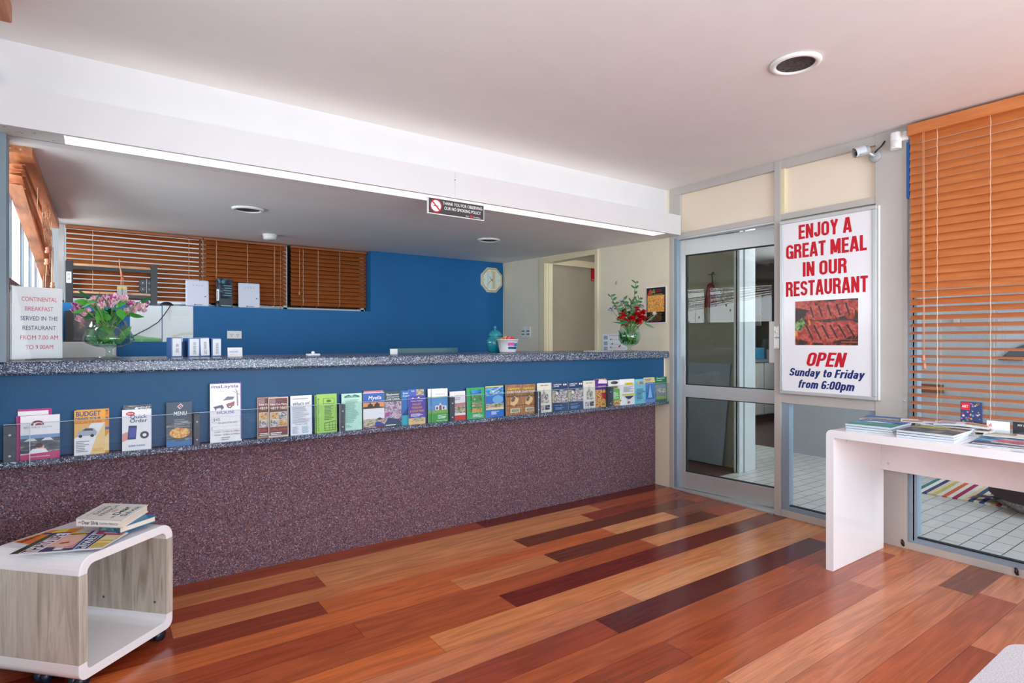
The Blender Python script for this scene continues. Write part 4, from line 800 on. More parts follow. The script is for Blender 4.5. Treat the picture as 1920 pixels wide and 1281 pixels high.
# red carnations, leafy sprigs, lilac filler
pr_ = lambda u, v: on_y(u, v, VR.y) - VR
def carnation(b, c, r, m):
    for k in range(34):
        a = rng.uniform(0, 6.283); e = rng.uniform(-.15, 1.35)
        d = Vector((math.cos(a) * math.cos(e), math.sin(a) * math.cos(e), math.sin(e)))
        b.leaf(Vector(c) - Vector((0, 0, r * .5)), d, r * rng.uniform(.95, 1.25), r * .95, m, curl=rng.uniform(.2, .6), seg=3, fold=rng.uniform(-.4, .4))
for i, (u, v) in enumerate([(1157, 597), (1169, 600), (1175, 581), (1167, 588), (1166, 604), (1179, 594), (1191, 577), (1187, 587), (1190, 599), (1197, 600), (1207, 583), (1203, 594), (1213, 597), (1200, 592)]):
    tip = pr_(u, v); tip.y = rng.uniform(-.05, .04)
    t = thing('carnation', 'red carnation in the round vase at the right end of the counter', 'flower', VR, 0, 'red carnations in the round vase')
    b = B(); b.tube(stem_path((tip.x * -.3 + rng.uniform(-.03, .03), rng.uniform(-.04, .04), .058), (tip.x * .2, tip.y * .3, .19), tip), .0028, m_stem, 6); b.build('stem', t)
    b = B(); carnation(b, tip, .034, m_redp); b.build('bloom', t)
    b = B(); b.leaf((tip.x * .3, tip.y * .3, .15), (rng.uniform(-.4, .4), rng.uniform(-.4, .3), rng.uniform(-.8, .8)), .08, .010, m_leaf, curl=.1); b.leaf((tip.x * .1, tip.y * .2, .10), (rng.uniform(-.5, .5), rng.uniform(-.4, .2), .6), .08, .012, m_leaf, curl=.1); b.build('foliage', t)
for i, (u, v) in enumerate([(1191, 530), (1142, 556), (1205, 560), (1168, 562), (1183, 565)]):
    tip = pr_(u, v); tip.y = rng.uniform(-.02, .06)
    t = thing('leafy_sprig', 'tall narrow-leaved sprig in the round vase at the right end of the counter', 'foliage', VR, 0, 'leafy sprigs in the round vase')
    pth = stem_path((tip.x * -.2, rng.uniform(-.03, .03), .06), (tip.x * .35, tip.y * .5, .25), tip, 14)
    b = B(); b.tube(pth, .0026, m_sprig, 6); b.build('stem', t)
    b = B()
    for k in range(6, 14):
        for sgn in (-1, 1):
            dl = Vector((sgn * .8 + rng.uniform(-.2, .2), rng.uniform(-.5, .2), rng.uniform(.1, .6))); b.leaf(pth[k], dl, .082 * (1.15 - k / 26), .020, m_sprig if k % 3 else m_leafd, side=dl.cross(Vector((0, -1, .3))), curl=.2 * sgn, seg=5)
    b.build('foliage', t)
for (u, v) in [(1160, 618), (1213, 616), (1138, 605), (1144, 597), (1218, 588)]:
    tip = pr_(u, v); t = thing('drooping_leaf', 'drooping lance-shaped leaf over the rim of the round vase', 'leaf', VR, 0, 'drooping leaves at the rim of the round vase')
    a = pr_(1172 if u < 1180 else 1200, 607); a.y = -.05; tip.y = -.08
    b = B(); b.leaf(a, tip - a, (tip - a).length, .018, m_leafd, side=Vector((0, 0, 1)) if abs((tip - a).x) > .02 else Vector((1, 0, 0)), curl=.1, seg=6); b.build('leaf', t)
for (u, v) in [(1169, 566), (1176, 570), (1158, 576), (1205, 574), (1187, 573), (1150, 580)]:
    tip = pr_(u, v); tip.y = .02; t = thing('filler_flower', 'small lilac filler flower in the round vase at the right end of the counter', 'flower', VR, 0, 'lilac filler flowers in the round vase')
    b = B(); b.tube(stem_path((0, 0, .08), (tip.x * .2, 0, .2), tip), .002, m_stem, 5); b.build('stem', t)
    b = B()
    for k in range(14): c = tip + Vector((rng.uniform(-.02, .02), rng.uniform(-.02, .02), rng.uniform(-.014, .014))); b.ball(c, .005, .005, .005, m_lil if k % 3 else m_leafd, 6, 4)
    b.build('bloom', t)
for i in range(16):
    t = thing('vase_leaf', 'green leaf packed inside the glass of the round vase', 'leaf', VR, 0, 'leaves inside the round vase'); a = i * 2.4; p = Vector((.055 * math.cos(a), .055 * math.sin(a), .06 + .01 * (i % 3))); dl = Vector((rng.uniform(-.6, .6), rng.uniform(-.3, .3), 1)); b = B(); b.leaf(p, dl, .10, .030, m_leaf if i % 2 else m_leafd, side=dl.cross(Vector((0, -1, 0))), curl=.1, seg=5); b.build('leaf', t)
for i in range(11):
    t = thing('vase_leaf', 'green leaf seen through the glass of the balloon vase', 'leaf', VL, 0, 'leaves inside the balloon vase'); a = i * 2.4; p = Vector((.05 * math.cos(a), .04 * math.sin(a) - .01, .072 + .012 * (i % 3))); dl = Vector((rng.uniform(-1, 1), rng.uniform(-.3, .2), .8)); b = B(); b.leaf(p, dl, .075, .030, m_leaf if i % 2 else m_leafd, side=dl.cross(Vector((0, -1, 0))), curl=.1, seg=5); b.build('leaf', t)
t = thing('small_lily', 'small white lily leaning right out of the round vase', 'flower', VR); tip = pr_(1220, 590); tip.y = -.02
b = B(); b.tube(stem_path((0, 0, .1), (tip.x * .3, 0, .21), tip), .002, m_stem, 5); b.build('stem', t)
b = B(); lily(b, tip, (.4, -.6, .5), .03, m_whp); b.build('bloom', t)

# ring binders standing at the back of the worktop
m_bind = mat('blue_binder_cover', (28, 92, 168), .35)
for label, u0, u1, v0, word, tilt, wf in (('blue ring binder standing alone at the left, spine reading KIRI', 320, 341, 633, 'KIRI - TAXES', 0, .62), ('blue DAY END SHEETS ring binder, second from the left', 352, 374, 634, 'DAY END SHEETS', 0, .9), ('blue BOOKING CONFIRMATION ring binder leaning slightly left', 374, 394, 633, 'BOOKING CONF', 2.5, .86), ('blue ONLINE BOOKINGS ring binder beside the small white card', 396, 415, 634.5, 'ONLINE BOOK', 0, .84)):
    y = 3.50; p0 = on_y(u0, v0, y); p1 = on_y(u1, v0, y); W = p1.x - p0.x; H = p0.z - ZT
    t = thing('ring_binder', label, 'binder', ((p0.x + p1.x) / 2, y, ZT), 0, 'blue ring binders on the worktop'); t.rotation_euler = (0, R(-tilt), 0)
    z0 = W * abs(math.sin(R(tilt))) * .5
    b = B(); b.box(-W / 2, W / 2, 0, .23, z0, H, m_bind); b.box(-W / 2 + .004, W / 2 - .004, .006, .231, z0 + .004, H + .0005, m_pages); b.build('cover', t, bevel=.0015)
    b = B(); x0 = -W / 2 + W * .16; b.rect(x0, W / 2 - .002, z0 + .006, H - .004, -.0008, m_paper)
    b.text(word, (x0 + W / 2) / 2 - .006, H - .02 - (H - .03) * (1 - wf) * .5, .0125, -.0014, nv, w=(H - .03) * wf, rot=R(-90), al='L', bold=.01); b.build('spine_label', t)
t = thing('card', 'small white business card stand just right of the binders', 'card', (on_y(441, 660, 3.46).x, 3.46, ZT)); t.rotation_euler = (R(-12), 0, 0)
b = B(); b.box(-.037, .037, 0, .001, 0, .050, m_paper); b.text('* * * * *', 0, .034, .004, -.0006, dgrey, w=.036); b.text('CAPRICORN', -.008, .023, .007, -.0006, flat((60, 150, 190)), w=.046, bold=.02); b.text('reception', -.016, .010, .003, -.0006, grey, w=.02); b.build('printed_card', t)
t = thing('call_bell', 'small white push bell on the worktop in front of the blue wall', 'bell', (on_y(587, 660, 3.36).x, 3.36, ZT))
b = B(); b.box(-.036, .036, -.02, .02, 0, .012, m_whitep); b.build('base', t, bevel=.004); b = B(); b.ball((0, 0, .018), .010, .010, .009, m_whitep); b.build('button', t)
t = thing('desk_tag', 'small white tag beside the back of the monitor', 'tag', (on_y(739, 660, 3.42).x, 3.42, ZT)); b = B(); b.box(-.024, .024, 0, .012, 0, .034, m_whitep); b.build('tag_body', t, bevel=.002)
pa, pb = on_y(754, 655, 3.62), on_y(880, 654, 3.62)
t = thing('monitor', 'flat dark monitor whose top edge shows behind the worktop', 'monitor', ((pa.x + pb.x) / 2, 3.80, 0.74)); mw = (pb.x - pa.x) * 1.03
b = B(); b.box(-mw / 2, mw / 2, 0, .02, .08, pa.z + .004 - .74, mat('teal_monitor_back', (70, 116, 128), .3)); b.build('screen', t, bevel=.003)
b = B(); b.box(-.02, .02, .02, .05, 0, .25, m_black); b.box(-.12, .12, -.05, .12, 0, .012, m_black); b.build('stand', t)
t = thing('office_desk', 'pale grey office desk behind the counter worktop', 'desk', (1.9, 4.05, 0))
b = B(); b.box(-1.2, 1.85, -.27, .35, .715, .74, mat('pale_laminate', (206, 208, 206), .4)); b.build('desk_top', t); b = B(); b.box(-1.2, -1.17, -.25, .33, 0, .715, MATS['pale_laminate']); b.box(1.82, 1.85, -.25, .33, 0, .715, MATS['pale_laminate']); b.build('side_panel', t)
# ginger jar and lolly tub
J = on_y(928, 650, 3.58); t = thing('ginger_jar', 'turquoise glazed ginger jar with knobbed lid near the cream wall', 'jar', (J.x, 3.58, ZT)); mj = mat('turquoise_glaze', (22, 138, 156), .12, var=.1, coat=.6)
b = B(); b.lathe([(0, 0), (.042, 0), (.048, .008), (.064, .045), (.068, .075), (.060, .098), (.046, .110), (.044, .120), (.047, .122)], mj, 32); b.build('body', t)
b = B(); b.lathe([(.050, .121), (.052, .126), (.048, .134), (.040, .150), (.020, .162), (.008, .166), (.006, .172), (.012, .180), (.010, .190), (.004, .196), (0, .197)], mj, 32); b.build('lid', t)
K = on_y(952, 655, 3.42); t = thing('lolly_tub', 'white plastic ice-cream tub of lollies in front of the turquoise jar', 'tub', (K.x, 3.42, ZT))
b = B(); b.lathe([(0, .002), (.058, .002), (.060, .01), (.076, .092), (.079, .092), (.079, .097), (.072, .097), (.056, .012), (0, .012)], m_whitep, 32); b.build('bowl', t)
b = B()
for a0, a1, z0, z1, m_ in ((-125, -55, .012, .078, flat((220, 224, 236))), (-124, -84, .05, .074, flat((206, 90, 160))), (-84, -56, .046, .070, flat((60, 130, 180))), (-122, -58, .026, .044, flat((40, 76, 130)))):
    n = 8; vs = []; rr = lambda z, q: .060 + (.076 - .060) * (z - .01) / .082 + q
    lay = .0012 + .0004 * len(b.f)/8
    for i in range(n + 1):
        a = R(a0 + (a1 - a0) * i / n)
        for z in (z0, z1): vs.append((math.cos(a) * rr(z, lay), math.sin(a) * rr(z, lay), z))
    b.add(vs, [(2 * i, 2 * i + 2, 2 * i + 3, 2 * i + 1) for i in range(n)], m_, True)
b.build('paper_label', t)
for i in range(16):
    a = i * 2.4; r = .05 * math.sqrt((i + .5) / 16); c = [(236, 60, 60), (250, 200, 60), (240, 110, 160), (90, 190, 90), (250, 150, 50)][i % 5]
    o = thing('wrapped_lolly', 'small wrapped lolly heaped in the white tub', 'lolly', (K.x + r * math.cos(a), 3.42 + r * math.sin(a), ZT + .086 + .022 * (1 - r / .05)), a, 'lollies in the white tub')
    b = B(); b.ball((0, 0, .009), .013, .009, .009, flat(c, .3), 8, 6); b.build('sweet', o); b = B()
    for sgn in (-1, 1): b.add([(sgn * .011, 0, .009), (sgn * .021, -.007, .012), (sgn * .021, .007, .006)], [(0, 1, 2)], flat(c, .3))
    b.build('wrapper', o)
o = tag(B().box(-.10, .10, -.08, .08, 0, .004, m_paper).build('paper_sheet', None, (3.30, 3.42, ZT), .3), 'loose white sheet lying on the worktop left of the carnation vase', 'paper')
# papers on the cream wall
def on_wall_x(name, label, cat, u0, u1, v0, v1, th=.004):
    p0 = on_x(u0, v0, XI - th); p1 = on_x(u1, v1, XI - th); W = p0.y - p1.y; H = abs(p0.z - p1.z)
    return thing(name, label, cat, (XI - th - .0005, (p0.y + p1.y) / 2, min(p0.z, p1.z)), FACE_X), W, H
t, W, H = on_wall_x('food_poster', 'black restaurant poster with orange pasta photograph on the cream wall', 'poster', 1212.5, 1248, 541, 604)
b = B(); b.box(-W / 2 - .006, W / 2 + .006, 0, .003, -.01, H + .006, m_paper); b.rect(-W / 2, W / 2, 0, H, -.001, flat((24, 20, 22)))
b.rect(-W / 2 + .01, W / 2 - .012, H * .30, H * .78, -.0014, ph_pizza); b.pg([(-W * .46, H * .8), (-W * .3, H * .97), (-W * .16, H * .9), (-W * .24, H * .8)], -.0014, flat((210, 50, 40))); b.pg([(-W * .28, H * .84), (-W * .1, H * .97), (-W * .02, H * .84)], -.0018, flat((90, 150, 60)))
b.text('PASTA', W * .10, H * .87, H * .07, -.0014, flat((170, 30, 60)), w=W * .42, bold=.03); b.text('Every Wednesday', 0, H * .795, H * .03, -.0014, flat((236, 190, 100)), w=W * .7)
for i in range(6): b.text(('All you can eat', 'garlic bread', 'and salad', 'bookings', 'essential', 'see reception')[i], 0, H * (.245 - i * .042), H * .022, -.0014, flat((220, 180, 110)), w=W * (.62 - .04 * (i % 3)))
b.build('print', t)
t, W, H = on_wall_x('evacuation_plan', 'white evacuation plan sheet on the cream wall behind the carnation vase', 'notice', 1130, 1175, 627, 660)
b = B(); b.box(-W / 2, W / 2, 0, .002, 0, H, m_paper)
for x0, x1, z0, z1 in ((.05, .22, .70, .92), (.05, .22, .36, .58), (.05, .22, .05, .28)): b.rect(-W / 2 + W * x0, -W / 2 + W * x1, H * z0, H * z1, -.0008, flat((170, 186, 214)))
b.rect(-W / 2 + W * .28, W / 2 - W * .04, H * .90, H * .95, -.0008, flat((226, 190, 200)))
for z in (.2, .42, .68): b.rect(-W / 2 + W * .30, W / 2 - W * .05, H * z, H * z + .002, -.0008, grey)
for x, z, c in ((.36, .7, (40, 120, 60)), (.42, .45, (40, 60, 120)), (.70, .3, (210, 30, 30)), (.74, .34, (210, 30, 30)), (.36, .25, (40, 120, 60)), (.8, .5, (120, 120, 120))): b.disc(-W / 2 + W * x, H * z, .008, -.0012, flat(c), 8)
b.build('print', t)
t, W, H = on_wall_x('light_switch', 'left one of two white switch plates between the clock and the doorway', 'light switch', 977.5, 985, 613.5, 633.5, .008)
def switch(t, W, H):
    b = B(); b.box(-W / 2, W / 2, 0, .008, 0, H, m_whitep); b.build('plate', t, bevel=.002)
    for z in (.28, .56): b = B(); b.box(-W * .3, W * .3, -.004, .0, H * z, H * (z + .1), dgrey); b.build('rocker', t)
switch(t, W, H)
t, W, H = on_wall_x('light_switch', 'right one of two white switch plates between the clock and the doorway', 'light switch', 986.5, 994, 613, 633.5, .008); switch(t, W, H)
t = thing('wall_hook', 'small dark hook screwed into the cream wall above the carnations', 'hook', (XI - .002, on_x(1156.5, 531, XI).y, on_x(1156.5, 531, XI).z), FACE_X)
b = B(); b.tube([(-.004, 0, .012), (.004, -.008, .014), (.006, -.012, .004), (0, -.012, -.004), (.004, -.012, -.012), (-.002, -.004, -.012)], .0022, m_black, 6); b.build('hook_wire', t)
p0 = on_y(1110, 500, 4.88); p1 = on_y(1118, 527, 4.88)
t = thing('red_sign', 'red rectangular fire sign half hidden by the door casing', 'sign', (p0.x, 4.893, p1.z)); b = B(); b.box(0, .11, 0, .004, 0, p0.z - p1.z, flat((200, 20, 28))); b.rect(.008, .10, .008, .02, -.0006, flat((230, 120, 120))); b.build('panel', t)
c = lambda u, v: on_y(u, v, 4.885)
o = tag(B().tube([c(1032, 495), c(1032, 530), c(1032, 555), c(1034, 570), c(1035, 580), c(1033, 590), c(1030, 596)], .006, m_black, 6).build('black_cable'), 'black cable hanging down the corridor wall inside the doorway', 'cable')

# clock on the blue wall
cp = on_y(922.3, 525.3, YB - .02); t = thing('wall_clock', 'octagonal gold and cream wall clock in the corner of the blue wall', 'clock', (cp.x - .003, YB - .028, cp.z)); RO = .152; mg = mat('gold_frame', (216, 196, 140), .25, metal=.5)
def octo(r): return [(r * math.cos(R(22.5 + 45 * i)), r * 1.0 * math.sin(R(22.5 + 45 * i))) for i in range(8)]
b = B(); n = 8; prof = [(RO, .026), (RO, .004), (RO - .008, -.004), (RO - .026, 0), (RO - .030, .008)]; vs = []; fs = []
for r, y in prof: vs += [(p[0], y, p[1]) for p in octo(r)]
for i in range(len(prof) - 1):
    for k in range(8): fs.append((i * 8 + k, i * 8 + (k + 1) % 8, (i + 1) * 8 + (k + 1) % 8, (i + 1) * 8 + k))
b.add([Vector(v) for v in vs], [f[::-1] for f in fs], mat('cream_enamel', (240, 232, 208), .3)); b.add([(p[0], -.0035, p[1]) for p in octo(RO - .010)] + [(p[0], -.001, p[1]) for p in octo(RO - .024)], [(k, (k + 1) % 8, 8 + (k + 1) % 8, 8 + k) for k in range(8)], mg); b.build('frame', t)
b = B(); b.pg(octo(RO - .029), .006, flat((232, 240, 236))); b.rect(.008, .045, -.10, .10, .0055, flat((226, 208, 160))); b.rect(-.06, -.045, -.09, .09, .0055, flat((210, 226, 222)))
for s_, x, z in (('12', 0, .085), ('3', .095, -.006), ('6', 0, -.098), ('9', -.095, -.006)): b.text(s_, x, z, .013, .005, flat((150, 140, 110)))
for k in range(12):
    a = R(30 * k); b.disc(.106 * math.sin(a), .106 * math.cos(a), .003, .005, flat((120, 110, 90)), 8)
b.build('dial', t)
def hand(a, L, wd, y, m, nm):
    b = B(); d = (math.sin(a), math.cos(a)); q = (-d[1], d[0]); b.pg([(-d[0] * .02 - q[0] * wd, -d[1] * .02 - q[1] * wd), (d[0] * L - q[0] * wd * .5, d[1] * L - q[1] * wd * .5), (d[0] * L + q[0] * wd * .5, d[1] * L + q[1] * wd * .5), (-d[0] * .02 + q[0] * wd, -d[1] * .02 + q[1] * wd)], y, m); b.f[-1] = b.f[-1][::-1]; b.build(nm, t)
hand(R(-43), .055, .003, .004, ink, 'hour_hand'); hand(R(229), .085, .0025, .003, ink, 'minute_hand'); hand(R(229), .09, .0012, .002, flat((170, 60, 50)), 'second_hand')
# power point on the blue wall
pc = on_y(439.5, 628, YB); t = thing('power_point', 'white double power point on the blue wall above the binders', 'power point', (pc.x, YB - .009, pc.z)); W, H = .115, .068
b = B(); b.box(-W / 2, W / 2, 0, .009, -H / 2, H / 2, m_whitep); b.build('plate', t, bevel=.003)
for sx in (-1, 1):
    b = B(); b.box(sx * .036 - .008, sx * .036 + .008, -.004, 0, .014, .026, m_whitep); b.build('rocker', t)
    b = B(); 
    for dx, dz, a in ((-.007, .002, .5), (.007, .002, -.5), (0, -.012, 0)): b.pg([(sx * .024 + dx - .002, dz - .005), (sx * .024 + dx + .002, dz - .005), (sx * .024 + dx + .002, dz + .005), (sx * .024 + dx - .002, dz + .005)], -.0006, dgrey)
    b.build('socket', t)

# ================================================================== SIGNS AND FITTINGS
SX = XR - .004 - .035
a0, a1, a2, a3 = (on_x(*p, SX) for p in ((1461.2, 415.9), (1642, 384.7), (1643, 753), (1461.9, 736.5)))
yl, yr = (a0.y + a3.y) / 2, (a1.y + a2.y) / 2; zt, zb = (a0.z + a1.z) / 2, (a2.z + a3.z) / 2
W, H = yl - yr, zt - zb; yc = (yl + yr) / 2
t = thing('restaurant_sign', 'large white restaurant sign in aluminium frame with red lettering and grilled steak photograph', 'sign', (SX, yc, zb), FACE_X)
b = B(); f = .022
b.box(-W / 2, W / 2, 0, .034, 0, f, m_alu); b.box(-W / 2, W / 2, 0, .034, H - f, H, m_alu); b.box(-W / 2, -W / 2 + f, 0, .034, f, H - f, m_alu); b.box(W / 2 - f, W / 2, 0, .034, f, H - f, m_alu)
b.box(W / 2, W / 2 + .012, .018, .034, 0, H, m_whitep); b.build('frame', t, bevel=.003)
b = B(); b.box(-W / 2 + f, W / 2 - f, .008, .03, f, H - f, mat('white_sign_face', (247, 247, 251), .18, var=.005)); b.build('panel', t)
sred, sblue = flat((206, 0, 34), .6), flat((18, 40, 116), .6)
def sl(b, s_, l, r, top, bot, m, bold, shear=0, lower=False):
    """one line of sign lettering fitted between measured photo corners"""
    pL = on_x(*l, SX); pR = on_x(*r, SX); zt_ = (on_x(l[0], top[0], SX).z + on_x(r[0], top[1], SX).z) / 2; zb_ = (on_x(l[0], bot[0], SX).z + on_x(r[0], bot[1], SX).z) / 2
    wv = pL.y - pR.y; c_ = yc - (pL.y + pR.y) / 2
    heavy_text(b, s_, c_ - wv / 2, c_ + wv / 2, zb_ - zb, zt_ - zb_, .0072, m, shear)
q = lambda x, y: (1440 + x / 3.2025, 380 + y / 3.2025)
b = B()
for s_, x0, x1, yt0, yt1, yb0, yb1, m_, bo, sh in (('ENJOY A', 180, 500, 132, 86, 218, 178, sred, .045, 0), ('GREAT MEAL', 105, 590, 252, 196, 340, 286, sred, .045, 0), ('IN OUR', 205, 470, 356, 332, 442, 424, sred, .045, 0), ('RESTAURANT', 104, 597, 476, 438, 565, 536, sred, .045, 0),
                                          ('OPEN', 222, 474, 898, 903, 983, 990, sred, .04, .22), ('Sunday to Friday', 122, 584, 992, 1010, 1040, 1062, sblue, .03, .22), ('from 6:00pm', 174, 525, 1065, 1078, 1112, 1134, sblue, .03, .22)):
    sl(b, s_, q(x0, 0), q(x1, 0), (q(0, yt0)[1], q(0, yt1)[1]), (q(0, yb0)[1], q(0, yb1)[1]), m_, bo, sh)
b.build('lettering', t)
p0 = on_x(*q(160, 592), SX); p1 = on_x(*q(538, 576), SX); p2 = on_x(*q(540, 858), SX)
x0, x1 = yc - p0.y, yc - p1.y; z1 = (p0.z + p1.z) / 2 - zb; z0 = p2.z - zb; pw, ph = x1 - x0, z1 - z0
fx = lambda a: x0 + pw * a
fz = lambda a: z0 + ph * a
b = B(); b.rect(x0, x1, z0, z1, .0074, ramp_mat('print_grill_flames', [(.32, (18, 12, 12)), (.5, (60, 22, 16)), (.60, (190, 60, 20)), (.70, (250, 150, 50))], 16, .3, stretch=(1, 1, .6), distort=1.0))
m_meat = ramp_mat('print_seared_steak', [(.25, (96, 26, 24)), (.45, (168, 56, 48)), (.6, (206, 96, 78)), (.75, (120, 36, 32))], 34, .3, detail=6, distort=.8)
b.pg([(fx(.0), fz(.86)), (fx(.25), fz(.78)), (fx(.34), fz(.88)), (fx(.30), fz(1)), (fx(0), fz(1))], .0071, m_meat)
s1 = [(.18, .72), (.22, .60), (.38, .56), (.62, .58), (.85, .66), (1, .80), (1, .96), (.8, .99), (.55, .95), (.32, .88)]
s2 = [(.04, .30), (.06, .14), (.26, .06), (.52, .05), (.8, .14), (1, .26), (1, .48), (.86, .54), (.6, .52), (.38, .50), (.16, .42)]
b.pg([(fx(u), fz(v)) for u, v in s1], .0070, m_meat); b.pg([(fx(u), fz(v)) for u, v in s2], .0070, m_meat)
char = flat((46, 14, 14), .3)
for k in range(5): u = .30 + k * .14; b.pg([(fx(u), fz(.62 + k * .01)), (fx(u + .025), fz(.61 + k * .01)), (fx(u - .03), fz(.86 + k * .015)), (fx(u - .06), fz(.86 + k * .015))], .0067, char)
for k in range(6): u = .17 + k * .13; b.pg([(fx(u), fz(.44)), (fx(u + .03), fz(.45)), (fx(u + .14), fz(.13 + k * .01)), (fx(u + .12), fz(.12 + k * .01))], .0067, char)
b.rect(fx(.3), fx(1), fz(.535), fz(.56), .0066, flat((70, 50, 44), .3)); b.rect(fx(.75), fx(1), fz(.06), fz(.08), .0066, flat((190, 80, 40), .3)); b.rect(fx(.72), fx(1), fz(.12), fz(.135), .0066, flat((150, 60, 34), .3))
b.pg([(fx(0), fz(.5)), (fx(.12), fz(.62)), (fx(.18), fz(.48)), (fx(.1), fz(.34)), (fx(0), fz(.32))], .0068, ph_green)
b.build('steak_picture', t)
# small white boxes and pull sticker on the mullion
for lab, v0, v1, nm in (('upper small white switch box with round button on the mullion beside the sign', 612, 633, 'switch_box'), ('lower small white switch box on the mullion beside the sign', 634, 654, 'switch_box')):
    xx = XR - .024; p0 = on_x(1450.5, v0, xx); p1 = on_x(1461, v1, xx)
    t = thing(nm, lab, 'switch', (xx, (p0.y + p1.y) / 2, p1.z), FACE_X); w_, h_ = p0.y - p1.y, p0.z - p1.z
    b = B(); b.box(-w_ / 2, w_ / 2, 0, .019, 0, h_, m_whitep); b.build('case', t, bevel=.003)
    b = B()
    if v0 < 620: b.lathe([(0, 0), (.010, 0), (.010, .004), (0, .005)], m_whitep, 16)
    else: b.box(-.008, .008, -.003, .003, 0, .004, m_whitep)
    o = b.build('button', t, (0, 0, h_ * .5)); o.rotation_euler = (R(90), 0, 0)
    b = B()
    for z in (.08, .92): b.disc(0, h_ * z, .003, -.0006, dgrey, 8)
    b.build('screw', t)
b = B(); b.box(0, .05, 0, .001, 0, .095, m_whitep); b.text('PULL', .021, .086, .022, -.0006, ink, w=.080, rot=R(-90), al='L', bold=.02)
o = thing('pull_sticker', 'narrow white PULL sticker on the glass door beside the mullion', 'sticker', (0, 0, 0)); pp = on_x(1447, 623, XR + .06); o.location = (XR + .085, 2.262, pp.z - .02); o.rotation_euler = (0, 0, R(-83.7)); b.build('label', o)
# no smoking sign hanging from the fascia
c0, c1, c3 = on_y(802, 370, 2.966), on_y(907.6, 385, 2.966), on_y(800.7, 399.3, 2.966); W, H = c1.x - c0.x, .093
t = thing('no_smoking_sign', 'dark grey no smoking policy sign hanging below the fascia board', 'sign', (c0.x, 2.966, c3.z))
b = B(); b.box(0, W, 0, .010, 0, H, m_whitep); b.build('backing', t)
b = B(); b.rect(.006, W - .004, .005, H - .003, -.001, flat((62, 60, 60))); b.build('face', t)
b = B(); b.disc(.052, H * .52, .037, -.0016, wht); b.rect(.034, .070, H * .50, H * .54, -.002, ink); b.ring(.052, H * .52, .032, .038, -.0024, flat((206, 30, 56))); a = R(-45); b.pg([(.052 + .034 * math.cos(R(135)) - .003, H * .52 + .034 * math.sin(R(135)) - .003), (.052 + .034 * math.cos(a) - .003, H * .52 + .034 * math.sin(a) - .003), (.052 + .034 * math.cos(a) + .003, H * .52 + .034 * math.sin(a) + .003), (.052 + .034 * math.cos(R(135)) + .003, H * .52 + .034 * math.sin(R(135)) + .003)], -.0026, flat((206, 30, 56))); b.build('prohibition_symbol', t)
b = B(); b.text('THANK YOU FOR OBSERVING', .232, H * .66, .0175, -.0016, wht, w=.27, bold=.02); b.text('OUR NO SMOKING POLICY', .232, H * .36, .0175, -.0016, wht, w=.25, bold=.02); b.text('Heart', .262, H * .11, .008, -.0016, wht, w=.022); b.text('Foundation', .328, H * .11, .008, -.0016, wht, w=.048); b.pg([(.282, H * .22), (.290, H * .27), (.298, H * .22), (.294, H * .06), (.287, H * .02), (.284, H * .06)], -.0016, flat((206, 30, 56))); b.build('lettering', t)
# recessed downlights, smoke alarm
def downlight(label, cx, cy, z, r, slope=0):
    t = thing('downlight', label, 'downlight', (cx, cy, z), 0, 'round recessed downlights'); t.rotation_euler = (slope, 0, 0)
    b = B(); b.lathe([(r * .74, .004), (r * .76, -.008), (r * .86, -.012), (r * .97, -.008), (r, -.002), (r, .002)], m_whitep, 40); b.build('trim_ring', t)
    b = B(); b.lathe([(r * .745, -.004), (r * .70, .0015), (0, .002)][::-1], ramp_mat('dark_baffle', [(.35, (52, 46, 46)), (.7, (92, 84, 82))], 60, .8), 40); b.build('baffle', t)
p = on_z(1491.5, 117.5, ZC); downlight('large round downlight in the main ceiling above the glass door', p.x, p.y, ZC - .003, .105)
SLP = math.atan2(.055, 2.53); zs = lambda y: 2.04 + (y - 3.13) * .055 / 2.53
p = on_z(465, 391.5, 2.06); downlight('round downlight in the lower office ceiling on the left', p.x, p.y, zs(p.y) - .003, .098, SLP)
p = on_z(916.5, 449.5, 2.06); downlight('round downlight in the lower office ceiling near the clock', p.x, p.y, zs(p.y) - .003, .098, SLP)
p = on_y(506, 456, 5.1); t = thing('smoke_alarm', 'small round white smoke alarm on the office ceiling before the blinds', 'smoke alarm', (p.x, 5.1, zs(5.1))); b = B(); b.lathe([(0, -.045), (.04, -.045), (.052, -.036), (.052, -.018)], m_whitep, 28); b.build('cover', t); b = B(); b.lathe([(.052, -.018), (.056, -.012), (.056, .002), (0, .002)], m_whitep, 28); b.build('base', t)
# security camera and motion sensor
p = on_x(1624, 285, XR - .05); t = thing('security_camera', 'small grey bullet security camera under the ceiling beside the pillar', 'camera', (XR, p.y, p.z)); mgp = mat('grey_plastic', (176, 178, 180), .35)
b = B(); b.lathe([(0, 0), (.034, 0), (.034, .012), (.026, .018), (0, .018)], mgp, 24); o = b.build('mount', t, (-.001, -.032, -.028)); o.rotation_euler = (0, R(-90), 0)
b = B(); b.tube([(-.01, -.032, -.028), (-.035, -.022, -.018), (-.05, -.004, .0)], .010, m_alu, 10); b.build('bracket', t)
ax = Vector((-.75, .55, -.30)).normalized(); c0 = Vector((-.045, -.012, .012))
b = B(); b.tube([c0 - ax * .0, c0 + ax * .005, c0 + ax * .075], [.018, .026, .026], mgp, 20); b.tube([c0 + ax * .03 + Vector((0, 0, .006)), c0 + ax * .09 + Vector((0, 0, .006))], [.029, .029], mat('pale_grey_plastic', (206, 210, 214), .3), 20, caps=False); b.build('housing', t)
b = B(); b.tube([c0 + ax * .0745, c0 + ax * .078], .024, m_black, 20); b.tube([c0 + ax * .077, c0 + ax * .081], .009, mat('lens_glass', (40, 34, 60), .05), 14); b.build('lens', t)
b = B(); u = ax.orthogonal().normalized(); v = ax.cross(u)
